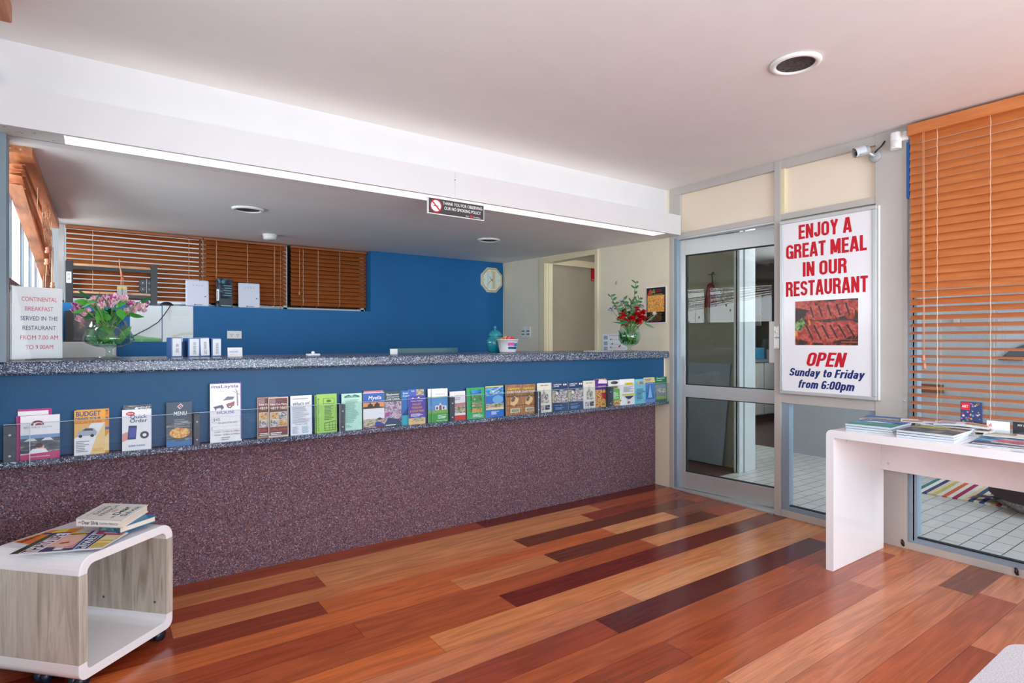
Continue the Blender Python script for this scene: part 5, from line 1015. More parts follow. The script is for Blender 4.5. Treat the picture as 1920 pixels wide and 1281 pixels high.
for k in range(10): a = k * .628; b.ball(c0 + ax * .079 + (u * math.cos(a) + v * math.sin(a)) * .017, .0028, .0028, .0028, m_whitep, 6, 4)
b.build('led_ring', t)
b = B(); b.tube([(-.012, -.030, -.010), (-.03, -.05, .0), (-.02, -.07, .02), (-.008, -.085, .05)], .0045, m_black, 6); b.build('lead', t)
p = on_x(1681, 262, XR - .05); t = thing('motion_sensor', 'white motion sensor at the top of the grey pillar', 'sensor', (XR - .004, p.y, p.z))
b = B(); b.box(-.03, 0, -.045, -.012, -.005, .045, m_whitep); b.build('bracket', t, bevel=.004)
b = B(); b.prism([(-.052, -.022), (-.066, -.008), (-.066, .022), (-.052, .032), (-.028, .032), (-.02, .022), (-.02, -.012), (-.03, -.022)], 'z', -.052, .040, m_whitep, False); b.build('housing', t, bevel=.008, seg=3)
b = B(); b.ball((-.060, .006, -.022), .010, .022, .026, mat('lens_film', (226, 228, 232), .2), 12, 8); b.build('lens', t)

# ================================================================== BLINDS
def blind(name, label, loc, rz, W, ztop, zbot, pitch, depth, tilt, m, cords, rail=.05, slat_t=.003, bottom=True, face=1, group=None, tassels=(), cordm=None):
    """venetian blind in its own frame: x along the width from 0, front facing -y; tilt(z) is the slat angle"""
    t = thing(name, label, 'blind', loc, rz, group); cm = cordm or m_cordw
    b = B(); b.box(0, W, -depth * .62, depth * .5, ztop - rail, ztop, m); b.build('headrail', t, bevel=.003)
    b = B(); z = ztop - rail - pitch * .55
    while z > zbot + pitch * .6:
        a = tilt(z); cy, cz = math.cos(a) * depth / 2, math.sin(a) * depth / 2; ny, nz = -math.sin(a) * slat_t / 2, math.cos(a) * slat_t / 2
        # room-side edge (front) low when a > 0
        P = [(-cy, -cz), (cy, cz)]
        prof = [(-cy - ny, -cz - nz), (cy - ny, cz - nz), (cy + ny, cz + nz), (-cy + ny, -cz + nz)]
        b.prism([(p[0], z + p[1]) for p in prof], 'x', .004, W - .004, m); z -= pitch
    b.build('slats', t)
    if bottom: b = B(); b.box(.002, W - .002, -depth / 2, depth / 2, zbot, zbot + .022, m); b.build('bottom_rail', t, bevel=.003)
    for x in cords:
        b = B(); pts = []; zz = ztop - rail; k = 0
        while zz > zbot: pts.append((x + (.0012 if k % 2 else -.0012), -depth * .56, zz)); zz -= pitch; k += 1
        b.tube(pts, .0016, cm, 5); b.tube([(x, depth * .54, ztop - rail), (x, depth * .54, zbot)], .0012, cm, 5); b.build('ladder_cord', t)
    for x, z1, dx in tassels:
        b = B(); b.tube([(x, -depth * .66, ztop - rail), (x + dx * .4, -depth * .68, (ztop + z1) / 2), (x + dx, -depth * .68, z1)], .0016, m_cord, 5); o = b.build('pull_cord', t)
        b = B(); b.lathe([(0, -.034), (.007, -.034), (.009, -.026), (.006, -.016), (.008, -.008), (.006, 0), (0, .002)], m_tassel, 14, (x + dx, -depth * .68, z1)); b.build('tassel', o)
    return t
BXX = XR - .050
def rt(z):
    if z > 1.56: return R(66)
    if z > 1.22: return R(12 + (66 - 12) * (z - 1.22) / .34)
    return R(12)
yl_ = on_x(1701, 400, BXX - .03).y
kx = lambda u, v: yl_ - on_x(u, v, BXX - .03).y
blind('venetian_blind', 'large orange timber venetian blind half open in the right window', (BXX, yl_, 0), FACE_X, 2.6, 2.415, .455, .0435, .050, rt, m_wood_blind, (kx(1757, 500), kx(1857, 400), kx(1857, 400) + .75, kx(1857, 400) + 1.35), rail=.062,
      tassels=((kx(1730.5, 500), 1.12, 0.004), (kx(1733, 500), 1.075, .002)))
YBL = 5.608
xa, xb, xc, xd, xe = (on_y(u, 500, YBL - .02).x for u in (122.5, 381.5, 539, 545.5, 688))
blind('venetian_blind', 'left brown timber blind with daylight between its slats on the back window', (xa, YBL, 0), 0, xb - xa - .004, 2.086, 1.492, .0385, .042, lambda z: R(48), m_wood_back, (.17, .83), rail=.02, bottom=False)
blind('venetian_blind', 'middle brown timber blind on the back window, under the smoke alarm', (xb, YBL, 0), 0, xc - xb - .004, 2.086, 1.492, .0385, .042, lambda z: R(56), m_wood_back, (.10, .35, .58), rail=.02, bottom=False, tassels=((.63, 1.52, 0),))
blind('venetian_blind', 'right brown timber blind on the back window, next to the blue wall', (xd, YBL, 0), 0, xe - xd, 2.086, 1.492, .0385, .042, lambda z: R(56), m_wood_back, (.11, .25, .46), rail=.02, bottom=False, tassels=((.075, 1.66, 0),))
# hanging cords of the left blind knotted with a cardboard tag
t = thing('hanging_tag', 'grey swing tag hanging from a peach cord before the left brown blind', 'tag', (on_y(229, 535, 5.500).x, 5.500, on_y(229, 535, 5.500).z))
b = B(); b.box(-.033, .033, -.001, .001, -.145, 0, mat('grey_card', (176, 178, 182), .5)); b.box(-.028, .028, -.0016, -.001, -.03, -.012, flat((220, 200, 80))); b.rect(-.002, .002, -.13, -.02, -.0018, dgrey); b.build('card', t)
b = B(); ctop = on_y(224, 494, 5.500) - on_y(229, 535, 5.500); b.tube([ctop + Vector((0, 0, .03)), ctop, Vector((-.004, 0, .06)), (-.006, 0, 0)], .004, m_cord, 6); b.tube([ctop, Vector((.006, 0, .05)), (.006, 0, 0)], .003, m_cord, 6); b.ball((-.002, 0, .075), .011, .011, .014, m_tassel, 10, 8); b.build('cord', t)
# raised, tangled blind along the left office wall
t = thing('raised_blind', 'raised tangled timber blind bunched under the left end of the office ceiling', 'blind', (-.28, 4.3, 2.0))
b = B(); b.box(-.055, .040, -1.02, 1.03, .012, .066, m_wood_left); 
for y in (-1.021,):
    for x in (-.035, .0):
        for z in (.028, .05): b.ball((x, y, z), .004, .003, .004, m_alu, 8, 5)
b.build('headrail', t, bevel=.006)
b = B(); r5 = random.Random(5)
for k in range(15):
    z = -.002 - k * .0075; a = r5.uniform(-.03, .03); dz0 = r5.uniform(-.012, .004); dz1 = -.06 - k * .016 if k > 4 else -.03 - r5.uniform(0, .02)
    x0 = -.05 + r5.uniform(-.008, .006); x1 = x0 + .05; y0, y1 = -.92 + r5.uniform(-.05, .08), .95 + r5.uniform(-.03, .03)
    b.add([(x0, y0, z + dz0), (x1, y0, z + dz0 + a * .3), (x1, y1, z + dz1 + a * .3), (x0, y1, z + dz1), (x0, y0, z + dz0 - .003), (x1, y0, z + dz0 - .003 + a * .3), (x1, y1, z + dz1 - .003 + a * .3), (x0, y1, z + dz1 - .003)], [(0, 1, 2, 3), (7, 6, 5, 4), (0, 4, 5, 1), (1, 5, 6, 2), (2, 6, 7, 3), (3, 7, 4, 0)], m_wood_left)
# the far end sags: slats hanging almost vertical
for k in range(9): b.box(-.03 + k * .004, -.027 + k * .004, .72 + k * .006, .78 + k * .006, -.66 + k * .03, -.10, m_wood_left)
b.build('slats', t)
b = B()
for k, (y, L_) in enumerate(((-.35, .13), (-.05, .16), (.25, .2), (.55, .34), (.75, .5))):
    pts = [(.012, y + .012 * math.sin(q * 2.1 + k), .01 - L_ * q / 7) for q in range(8)]; b.tube(pts, .0016, m_cordw, 5)
    pts = [(-.058, y + .02 * math.sin(q * 1.7 + k), .01 - L_ * q / 7) for q in range(8)]; b.tube(pts, .0016, m_cordw, 5)
b.build('ladder_cord', t)
b = B()
for k in range(16):
    ph = r5.uniform(0, 6); yy = .0 + r5.uniform(-.05, .05); rr = r5.uniform(.015, .05)
    b.tube([(.03 + rr * .3 * math.sin(q * .9 + ph), yy + rr * math.sin(q * .8 + ph), -.02 - q * .03) for q in range(8)], .0022, m_cord, 5)
for k in range(4): b.tube([(.04, .22 + .05 * math.cos(q * .7 + k) , -.19 + (.04 + .008 * k) * math.sin(q * .7 + k)) for q in range(10)], .002, m_cord, 5)
o = b.build('cord_bundle', t)
for y, z in ((-.02, -.26), (-.08, -.335), (.33, -.53), (.40, -.43)):
    b = B(); b.lathe([(0, -.036), (.010, -.036), (.013, -.026), (.008, -.016), (.011, -.008), (.008, 0), (0, .002)], m_tassel, 14, (.035, y, z)); b.build('tassel', o)
b = B(); b.tube([(.035, -.08, -.37), (.03, -.10, -.46), (.03, -.07, -.56)], .0015, m_cordw, 5); b.tube([(.035, .33, -.2), (.036, .34, -.4), (.035, .33, -.6)], .003, m_cord, 5); b.tube([(.035, .45, -.2), (.036, .46, -.4), (.036, .46, -.6)], .0025, m_cord, 5); b.build('pull_cord', t)
# end of the raised blind in the lobby window
t = thing('window_blind_rail', 'end of an orange blind headrail high on the left wall of the lobby', 'blind', (-.29, 1.9, 2.40))
b = B(); b.box(-.05, .030, -1.2, .88, -.045, .020, m_wood_left); b.build('headrail', t, bevel=.006)
b = B(); b.box(-.045, .012, -1.2, .84, .0205, .029, m_wood_left); b.build('bracket', t)

# ================================================================== ON AND BELOW THE BLUE LEDGE
ZLG = 1.487
def router(label, u0, u1, v0, v1, tilt):
    y = 5.53; p0 = on_y(u0, v1, y); p1 = on_y(u1, v1, y); W = p1.x - p0.x; H = on_y(u0, v0, y).z - ZLG
    t = thing('modem', label, 'modem', ((p0.x + p1.x) / 2, y, ZLG + .001)); t.rotation_euler = (R(-4), 0, 0)
    b = B(); b.box(-W / 2, W / 2, -.012, .012, 0, H, mat('lilac_white_plastic', (226, 230, 248), .3, var=.01)); b.build('case', t, bevel=.010, seg=3)
    b = B()
    for k in range(4): b.disc(-.03 + k * .022, H * .80, .003, -.0125, dgrey, 8)
    b.rect(W * .30, W * .37, H * .36, H * .40, -.0125, dgrey); b.rect(-W * .12, W * .2, .010, .016, -.0125, grey); b.rect(-W * .14, -W * .10, .008, .018, -.0127, ink); b.build('markings', t)
router('left white wireless modem standing on the blue ledge', 348, 392, 524.5, 573, 0)
router('right white wireless modem standing on the blue ledge', 447, 487.5, 530, 576.5, 0)
y = 5.50; p0 = on_y(404, 574, 5.53); p1 = on_y(437.5, 575, 5.53); W = p1.x - p0.x; H = on_y(420, 523, 5.53).z - ZLG
t = thing('product_box', 'dark glossy cardboard product box between the two white modems', 'box', ((p0.x + p1.x) / 2, 5.54, ZLG), R(24))
b = B(); mb = ramp_mat('print_dark_carton', [(.35, (30, 38, 48)), (.55, (62, 78, 92)), (.72, (120, 150, 166))], 14, .25, distort=1); b.box(-.06, .06, -.03, .02, 0, H, mb); b.build('carton', t, bevel=.001)
b = B(); b.rect(-.056, .056, H * .05, H * .30, -.0306, flat((90, 98, 108))); b.rect(-.05, .05, .008, .018, -.0312, flat((190, 200, 206)))
for k in range(5): b.rect(-.03 + .012 * (k % 2), .05, H * (.74 - k * .085), H * (.77 - k * .085), -.0312, flat((130, 180, 200)))
b.disc(-.03, H * .88, .016, -.0312, flat((90, 160, 190)), 12)
b.poly([(-.0606, .017, H * .22), (-.0606, -.02, H * .22), (-.0606, -.02, H * .62), (-.0606, .017, H * .62)], m_paper)
for k in range(7): b.poly([(-.061, .012, H * (.27 + k * .045)), (-.061, -.008, H * (.27 + k * .045)), (-.061, -.008, H * (.29 + k * .045)), (-.061, .012, H * (.29 + k * .045))], ink)
b.build('artwork', t)
pm = on_y(313, 566, 5.50); t = thing('computer_mouse', 'black dome-shaped mouse on the ledge above the framed papers', 'mouse', (pm.x, 5.515, ZLG))
b = B(); b.ball((0, 0, 0), .048, .03, .030, m_black, 20, 12)
for v in b.v: v.z = max(0, v.z)
b.build('shell', t)
b = B(); yw = YB - .012 - 5.515; g = lambda u, v: on_y(u, v, YB - .012) - Vector((pm.x, 5.515, ZLG)); b.tube([(.02, -.02, .012), (.022, yw, -.004), g(318, 576), g(308, 590), g(297, 604), g(278, 616), g(262, 624), g(246, 633)], .0035, m_black, 6); b.build('lead', t)
# papers in clear sleeves pinned under the ledge
def sheet(label, u0, u1, v0, v1, art, y=YB - .003):
    p0 = on_y(u0, v0, y); p1 = on_y(u1, v1, y); W, H = p1.x - p0.x, p0.z - p1.z; H = min(H, ZLG - .002 - p1.z)
    t = thing('framed_notice', label, 'notice', (p0.x, y, p1.z)); b = B(); b.box(0, W, -.001, .002, 0, H, m_paper)
    art(b, W, H); b.build('paper', t); b = B(); b.box(-.004, W + .004, -.006, -.005, -.003, H, m_sleeve); b.build('sleeve', t); return t
def art1(b, W, H):
    for k in range(14): b.rect(W * .12, W * (.8 - .1 * (k % 3)), H * (.30 + k * .045), H * (.306 + k * .045), -.002, flat((190, 196, 196)))
    b.pg([(0, 0), (W, 0), (W, H * .10), (W * .5, H * .14), (0, H * .22)], -.002, flat((110, 190, 120)))
def art2(b, W, H):
    for k in range(3): b.rect(W * .1, W * .9, H * (.74 + k * .06), H * (.745 + k * .06), -.002, flat((190, 196, 200)))
    b.pg([(W * .1, 0), (W * .3, H * .18), (W * .7, H * .26), (W, H * .26), (W, H * .2), (W * .6, H * .18), (W * .3, 0)], -.002, flat((226, 224, 206)))
sheet('white notice with green foot in a clear sleeve, left of two under the ledge', 244, 303, 572, 641, art1)
sheet('white notice in a clear sleeve, right of two under the ledge', 305, 362, 572, 641, art2)
p0, p1 = on_y(122, 582, 5.44), on_y(214, 640, 5.44); W, H = p1.x - p0.x, p0.z - p1.z
t = thing('picture', 'dark glossy framed picture leaning behind the pink flowers', 'picture', ((p0.x + p1.x) / 2, 5.44, p1.z - .0)); t.rotation_euler = (R(-6), 0, 0)
b = B(); b.box(-W / 2, W / 2, 0, .012, 0, H, m_black); b.build('frame', t); b = B(); b.rect(-W / 2 + .05, W / 2 - .01, .006, H - .01, -.0008, ramp_mat('print_brown_abstract', [(.40, (64, 66, 74)), (.52, (92, 90, 92)), (.6, (186, 150, 110)), (.7, (120, 96, 84))], 7, .12)); b.build('print', t)
zc_ = on_y(150, 641, 5.05).z; p1 = on_y(228, 660, 4.95)
t = thing('filing_cabinet', 'pale grey low cabinet behind the counter below the dark picture', 'cabinet', (0, 5.2, 0)); mpl = mat('pale_grey_steel', (214, 218, 214), .35)
b = B(); b.box(-.33, p1.x - .03, -.25, .28, 0, zc_, mpl); b.build('body', t, bevel=.004); b = B(); b.box(-.32, p1.x - .04, -.262, -.25, zc_ - .13, zc_ - .008, mpl); b.build('drawer_front', t, bevel=.003); b = B(); b.box(-.32, p1.x - .04, -.262, -.25, .1, zc_ - .14, mpl); b.build('drawer_front', t, bevel=.003)
# black rack before the blind
yk = 5.51; a0, a1 = on_y(122.5, 487, yk), on_y(133, 487, yk); b0, b1 = on_y(285, 499, yk), on_y(295, 499, yk); zr = (a0.z + b0.z) / 2
t = thing('shelf_rack', 'black metal rack with wooden shelves standing before the left brown blind', 'shelf', ((a0.x + b1.x) / 2, 5.54, ZLG)); cxr = (a0.x + b1.x) / 2; hw = (b1.x - a0.x) / 2; zr -= ZLG
mat('black_steel', (34, 38, 44), .4)
for sx in (-1, 1):
    for y0 in (-.03, .025): b = B(); b.box(sx * hw, sx * (hw - .045), y0, y0 + .012, 0, zr, MATS['black_steel']); b.build('leg', t)
    b = B(); b.box(sx * (hw - .02), sx * (hw - .026), -.018, .025, zr - .09, zr - .065, MATS['black_steel']); b.build('crossbar', t)
msh = ramp_mat('tan_shelf_board', [(.3, (190, 140, 96)), (.7, (214, 170, 124))], 8, .4, stretch=(1, 6, 1))
for z in (zr - .035, .075):
    b = B(); b.box(-hw + .046, hw - .046, -.024, .03, z, z + .016, msh); b.build('shelf_board', t)
    b = B(); b.box(-hw + .046, hw - .046, -.028, -.022, z - .028, z - .001, MATS['black_steel']); b.build('crossbar', t)
b = B(); b.box(-hw + .006, -hw + .036, -.0308, -.03, zr - .17, zr - .085, m_paper)
for k in range(6): b.rect(-hw + .010, -hw + .032, zr - .10 - k * .009, zr - .104 - k * .009, -.0312, dgrey)
b.build('barcode_label', t)
for lab, u0, u1 in (('left one of two small black twin-cone speakers on the rack shelf', 261, 274.5), ('right one of two small black twin-cone speakers on the rack shelf', 276, 284.5)):
    p0, p1 = on_y(u0, 548, 5.518), on_y(u1, 548, 5.518); w_ = p1.x - p0.x
    o = thing('speaker', lab, 'speaker', ((p0.x + p1.x) / 2, 5.518, ZLG + .0912)); b = B(); b.box(-w_ / 2, w_ / 2, 0, .045, 0, .118, m_black); b.build('cabinet', o, bevel=.004)
    b = B()
    for z in (.035, .085): b.ring(0, z, w_ * .20, w_ * .38, -.001, flat((70, 76, 84))); b.disc(0, z, w_ * .1, -.001, flat((200, 206, 210)), 10)
    b.build('cones', o); b = B(); b.box(w_ / 2, w_ / 2 + .002, 0, .045, .002, .116, m_alu); b.build('side_trim', o)

# ================================================================== WHITE CONSOLE TABLE AND WHAT LIES ON IT
TX0, TX1, TY1, TZ = 3.10, 3.688, 1.515, .735
t = thing('console_table', 'white gloss console table with rounded waterfall end by the right window', 'table', (TX0, TY1, 0))
b = B(); rr_ = .03; prof = [(0, 0), (0, TZ - rr_)] + [(-rr_ + rr_ * math.cos(R(a)), TZ - rr_ + rr_ * math.sin(R(a))) for a in (15, 30, 45, 60, 75, 90)] + [(-1.45, TZ), (-1.45, TZ - .040), (-.045, TZ - .040), (-.038, TZ - .047), (-.038, 0)]
# rounded end slab and top in one folded board
pts = [(y, z) for y, z in prof]
b.prism(pts[::-1], 'x', 0, TX1 - TX0, m_white_gloss); b.build('folded_top', t, bevel=.003)
b = B(); b.box(0, TX1 - TX0, -1.45, -1.412, 0, TZ - .040, m_white_gloss); b.build('end_panel', t, bevel=.003)
b = B(); b.box(.56, TX1 - TX0, -1.412, -.038, TZ - .275, TZ - .040, mat('white_apron', (236, 232, 232), .3)); b.build('apron', t, bevel=.002)
b = B(); b.ball((.557, -.075, TZ - .235), .002, .006, .006, m_alu); b.build('screw', t); b = B(); b.ball((.14, -.0395, TZ - .07), .004, .002, .008, m_alu); b.build('screw', t)

def magazine(name, label, c, rz, w, d, th, cover, ops, group=None, cat='magazine', sag=0.0, fold=0.0, z=None):
    """a magazine lying flat: w along its own x, d along its own y, artwork on top in fractions"""
    b = B(); n = 8; prof_t = [th + sag * math.sin(math.pi * i / n) + fold * (i / n) ** 2 for i in range(n + 1)]; prof_b = [sag * .6 * math.sin(math.pi * i / n) + fold * (i / n) ** 2 for i in range(n + 1)]
    xs_ = [-w / 2 + w * i / n for i in range(n + 1)]
    poly = [(xs_[i], prof_b[i]) for i in range(n + 1)] + [(xs_[i], prof_t[i]) for i in range(n, -1, -1)]
    # page block as quads per step so that the curve stays clean
    for i in range(n):
        q = [(xs_[i], prof_b[i]), (xs_[i + 1], prof_b[i + 1]), (xs_[i + 1], prof_t[i + 1]), (xs_[i], prof_t[i])]
        v = [(p[0], -d / 2, p[1]) for p in q] + [(p[0], d / 2, p[1]) for p in q]
        b.add(v, [(0, 1, 2, 3), (7, 6, 5, 4), (4, 5, 1, 0)] + ([(7, 4, 0, 3)] if i == 0 else []) + ([(1, 5, 6, 2)] if i == n - 1 else []), m_pages)
        b.add(v, [(3, 2, 6, 7)], cover)
    top = lambda x: th + sag * math.sin(math.pi * (x + w / 2) / w) + fold * ((x + w / 2) / w) ** 2
    lay = [0]
    def put(pl, m):
        lay[0] += 1; b.poly([(px_, py_, top(px_) + .0004 * lay[0] + (.0012 if sag else 0)) for px_, py_ in pl], m)
    for op in ops:
        if op[0] == 'r':
            x0, x1, y0, y1, m = op[1:]; k_ = max(1, int((x1 - x0) * 8)); lay[0] += 1
            for i in range(k_):
                xa_, xb_ = x0 + (x1 - x0) * i / k_, x0 + (x1 - x0) * (i + 1) / k_
                b.poly([((f - .5) * w, (g_ - .5) * d, top((f - .5) * w) + .0004 * lay[0]) for f, g_ in ((xa_, y0), (xb_, y0), (xb_, y1), (xa_, y1))], m)
        elif op[0] == 'p': put([((f - .5) * w, (g_ - .5) * d) for f, g_ in op[1]], op[2])
        elif op[0] == 't':
            s_, fx_, fy_, h_, m, ww, kw = op[1:]
            vs, fs = glyphs(s_, kw.get('bold', 0), kw.get('shear', 0)); x0 = min(p[0] for p in vs); x1 = max(p[0] for p in vs); lay[0] += 1; ro = kw.get('rot', 0)
            out = []
            for p in vs:
                a_ = (p[0] - (x0 + x1) / 2) * ww / (x1 - x0); c_ = p[1] * h_ / CAPH
                X_ = (fx_ - .5) * w + a_ * math.cos(ro) - c_ * math.sin(ro); Y_ = (fy_ - .5) * d + a_ * math.sin(ro) + c_ * math.cos(ro)
                out.append((X_, Y_, top(X_) + .0004 * lay[0]))
            b.add(out, fs, m)
    o = b.build(name, None, c, rz); return tag(o, label, cat, group)
aqua, skyb, sand, lgreen = flat((80, 170, 180)), flat((40, 110, 180)), flat((226, 210, 180)), flat((170, 190, 60))
def holiday(seed):
    r = random.Random(seed); return [('r', 0, 1, 0, .35, aqua), ('p', [(0, .25), (.3, .45), (.7, .35), (1, .5), (1, .2), (.5, .1), (0, .12)], flat((60, 150, 140))), ('r', 0, 1, .62, 1, skyb), ('p', [(.1, .5), (.4, .62), (.8, .55), (.6, .42)], flat((220, 232, 236))), ('t', 'CAPRICORN', .5, .75, .024, wht, .22, {'bold': .02})]
cz = TZ + .0005
# stack nearest the rounded end
th_ = .0095
for i in range(3):
    magazine('brochure_magazine', ('lowest aqua holiday magazine of the stack at the rounded table end', 'middle aqua holiday magazine of the stack at the rounded table end', 'topmost aqua holiday magazine of the stack at the rounded table end')[i], (3.315 + .004 * i, 1.355, cz + i * (th_ + .0015)), R(-90 + 8 - 2 * i), .21, .30, th_, ph_sea, holiday(i), 'holiday magazines in the end stack', sag=.001 if i == 2 else 0)
magazine('brochure_magazine', 'lower blue sky magazine behind the aqua stack, against the pillar', (3.555, 1.40, cz), R(-90 + 14), .24, .19, .014, ph_land, [('r', 0, 1, .45, 1, skyb)], 'blue magazines by the pillar')
magazine('brochure_magazine', 'upper blue sky magazine behind the aqua stack, against the pillar', (3.57, 1.405, cz + .0155), R(-90 + 11), .24, .19, .014, ph_land, [('r', 0, 1, .40, 1, skyb), ('p', [(0, .40), (.4, .55), (1, .5), (1, .38)], sand)], 'blue magazines by the pillar')
for i in range(3):
    magazine('brochure_magazine', ('lowest country scene magazine of the stack in the middle of the table front', 'middle country scene magazine of the stack in the middle of the table front', 'topmost country scene magazine with yellow-green hills, middle of the table front')[i], (3.285 + .003 * i, 1.10 - .003 * i, cz + i * (th_ + .0015)), R(-90 + 6 - 2 * i), .225, .29, th_, ph_dark, [('r', 0, 1, .55, .8, ph_land), ('p', [(0, .7), (.5, .95), (.7, .8), (.3, .55)], lgreen), ('p', [(0, .85), (.6, 1), (1, 1), (1, .9), (.5, .9)], flat((200, 206, 214)))], 'country magazines in the front stack', sag=.001 if i == 2 else 0)
r9 = random.Random(9)
for i in range(5):
    magazine('brochure_magazine', ('bottom white pamphlet of the sprawling pile behind the country magazines', 'second lowest white pamphlet of the sprawling pile behind the country magazines', 'middle white pamphlet of the sprawling pile behind the country magazines', 'second highest white pamphlet of the sprawling pile behind the country magazines', 'top white pamphlet with pink and brown pictures, behind the country magazines')[i], (3.565 + r9.uniform(-.012, .012), 1.09 + r9.uniform(-.02, .02) + (.03 if i % 2 else -.03), cz + i * .0085), R(-90 + r9.uniform(-16, 16)), .22, .19, .007, m_paper,
             [('r', .05, .5, .55, .9, ph_people), ('r', .55, .95, .1, .45, ph_food), ('p', [(.5, .6), (.75, .95), (.95, .9), (.9, .55)], flat((150, 90, 80))), ('r', .05, .4, .08, .2, flat((70, 84, 160)))], 'white pamphlets in the sprawling pile', sag=.0 if i < 4 else .008)
magazine('brochure_magazine', 'open white pamphlet with orange pictures lying towards the pillar', (3.56, 1.255, cz + .031), R(-70), .16, .15, .004, m_paper, [('r', .05, .6, .1, .5, ph_food), ('r', .5, .95, .55, .95, ph_people)])
# art booklet upright in a clear holder
pL, pR_ = on_z(1801, 803, TZ), on_z(1841, 806, TZ)
pb = Vector((3.600, 0, TZ)); y0 = on_x(1801, 780, 3.60).y; y1 = on_x(1841, 780, 3.60).y; ztp = on_x(1820, 752, 3.60).z
t = thing('art_booklet', 'navy ART booklet with coloured dots standing in a clear holder', 'booklet', (3.600, (y0 + y1) / 2, TZ + .004), FACE_X)
W, H = y0 - y1, ztp - TZ - .01
b = B(); b.box(-W / 2, W / 2, 0, .012, 0, H, flat((52, 70, 120))); b.rect(-W / 2 + .004, -W / 2 + W * .45, H * .72, H * .98, -.0006, flat((226, 40, 48))); b.text('ART', -W * .28, H * .80, H * .09, -.001, wht, w=W * .3, bold=.03)
r3 = random.Random(3)
for i in range(46):
    x, z = r3.uniform(-.46, .46) * W, r3.uniform(.03, .95) * H
    if x < -.02 * W and z > .68 * H: continue
    b.disc(x, z, r3.uniform(.0025, .006), -.0006, flat(r3.choice([(200, 120, 190), (230, 160, 90), (90, 150, 200), (240, 200, 210), (30, 40, 110), (220, 80, 90), (200, 210, 150)])), 8)
b.build('booklet_cover', t)
t = thing('leaflet_holder', 'clear acrylic holder around the navy ART booklet', 'holder', (3.600, (y0 + y1) / 2, TZ), FACE_X)
b = B(); b.box(-W / 2 - .006, W / 2 + .006, .016, .018, 0, H + .05, m_acrylic); b.box(-W / 2 - .006, W / 2 + .006, -.006, -.004, 0, H * .45, m_acrylic); b.box(-W / 2 - .006, W / 2 + .006, -.006, .018, 0, .003, m_acrylic); b.box(W / 2 + .004, W / 2 + .006, -.006, .016, 0, H * .95, m_acrylic); b.build('holder_body', t)
# card stand, black booklet, leaflets
p0, p1 = on_x(1850, 815, 3.57), on_x(1893, 819, 3.57); W = p0.y - p1.y; H = on_x(1870, 790, 3.57).z - TZ
t = thing('card_stand', 'white postcard with pink flower in a clear stand beside the ART booklet', 'card', (3.57, (p0.y + p1.y) / 2, TZ), FACE_X); b = B(); b.box(-W / 2, W / 2, 0, .006, .004, H, m_paper); b.pg([(-W * .45, H * .3), (-W * .40, H * .7), (-W * .30, H * .85), (-W * .26, H * .6), (-W * .34, H * .3)], -.0006, flat((230, 140, 150))); b.build('postcard', t)
b = B(); b.box(-W / 2 - .004, W / 2 + .004, -.006, -.004, 0, H * .4, m_acrylic); b.box(-W / 2 - .004, W / 2 + .004, -.03, .02, 0, .003, m_acrylic); b.build('stand', t)
p0 = on_x(1899, 815, 3.60); W = .10; H = on_x(1905, 792, 3.60).z - TZ
t = thing('black_booklet', 'dark booklet with white title standing at the right frame edge of the table', 'booklet', (3.60, p0.y - W / 2, TZ + .001), FACE_X); b = B(); b.box(-W / 2, W / 2, 0, .008, 0, H, flat((46, 46, 50))); b.text('MY LIBRARY', .004, H * .72, H * .14, -.0006, wht, w=W * .7, bold=.02); b.pg([(-W / 2, H * .1), (W / 2, H * .5), (W / 2, H * .56), (-W / 2, H * .2)], -.0006, flat((84, 84, 92))); b.build('booklet_cover', t)
magazine('leaflet', 'yellow-green edged leaflet lying in front of the white postcard', (3.49, .88, cz + .012), R(-78), .15, .12, .006, m_paper, [('r', 0, 1, .0, .18, flat((220, 226, 60))), ('r', .1, .8, .4, .9, ph_land)], cat='leaflet')
magazine('leaflet', 'glossy dark photo leaflet lying at the table front edge, right of the country stack', (3.30, .835, cz), R(-84), .21, .26, .004, ph_dark, [('r', 0, 1, .5, 1, ph_sea), ('r', .05, .95, .05, .2, flat((206, 212, 226)))], cat='leaflet')
magazine('leaflet', 'blue and red glossy leaflet overlapping the dark one at the table front edge', (3.36, .76, cz + .0055), R(-97), .20, .20, .004, ph_people, [('r', 0, 1, .72, .86, flat((20, 90, 150))), ('r', 0, .5, .1, .4, flat((206, 90, 100)))], cat='leaflet')
magazine('leaflet', 'pink and white leaflet lying at the right frame edge of the table', (3.27, .62, cz), R(-90), .2, .20, .005, m_paper, [('r', .05, .95, .5, .9, flat((220, 120, 140))), ('r', .1, .6, .1, .4, ph_people)], cat='leaflet')

# ================================================================== CUBE SIDE TABLE WITH BOOKS
CA = R(-46.8); P0 = Vector((-.057, 2.438, 0)); WD, DP, Z0, Z1 = .395, .41, .040, .463
t = thing('cube_table', 'white and oak-look cube side table on castors, left foreground', 'side table', P0, CA)
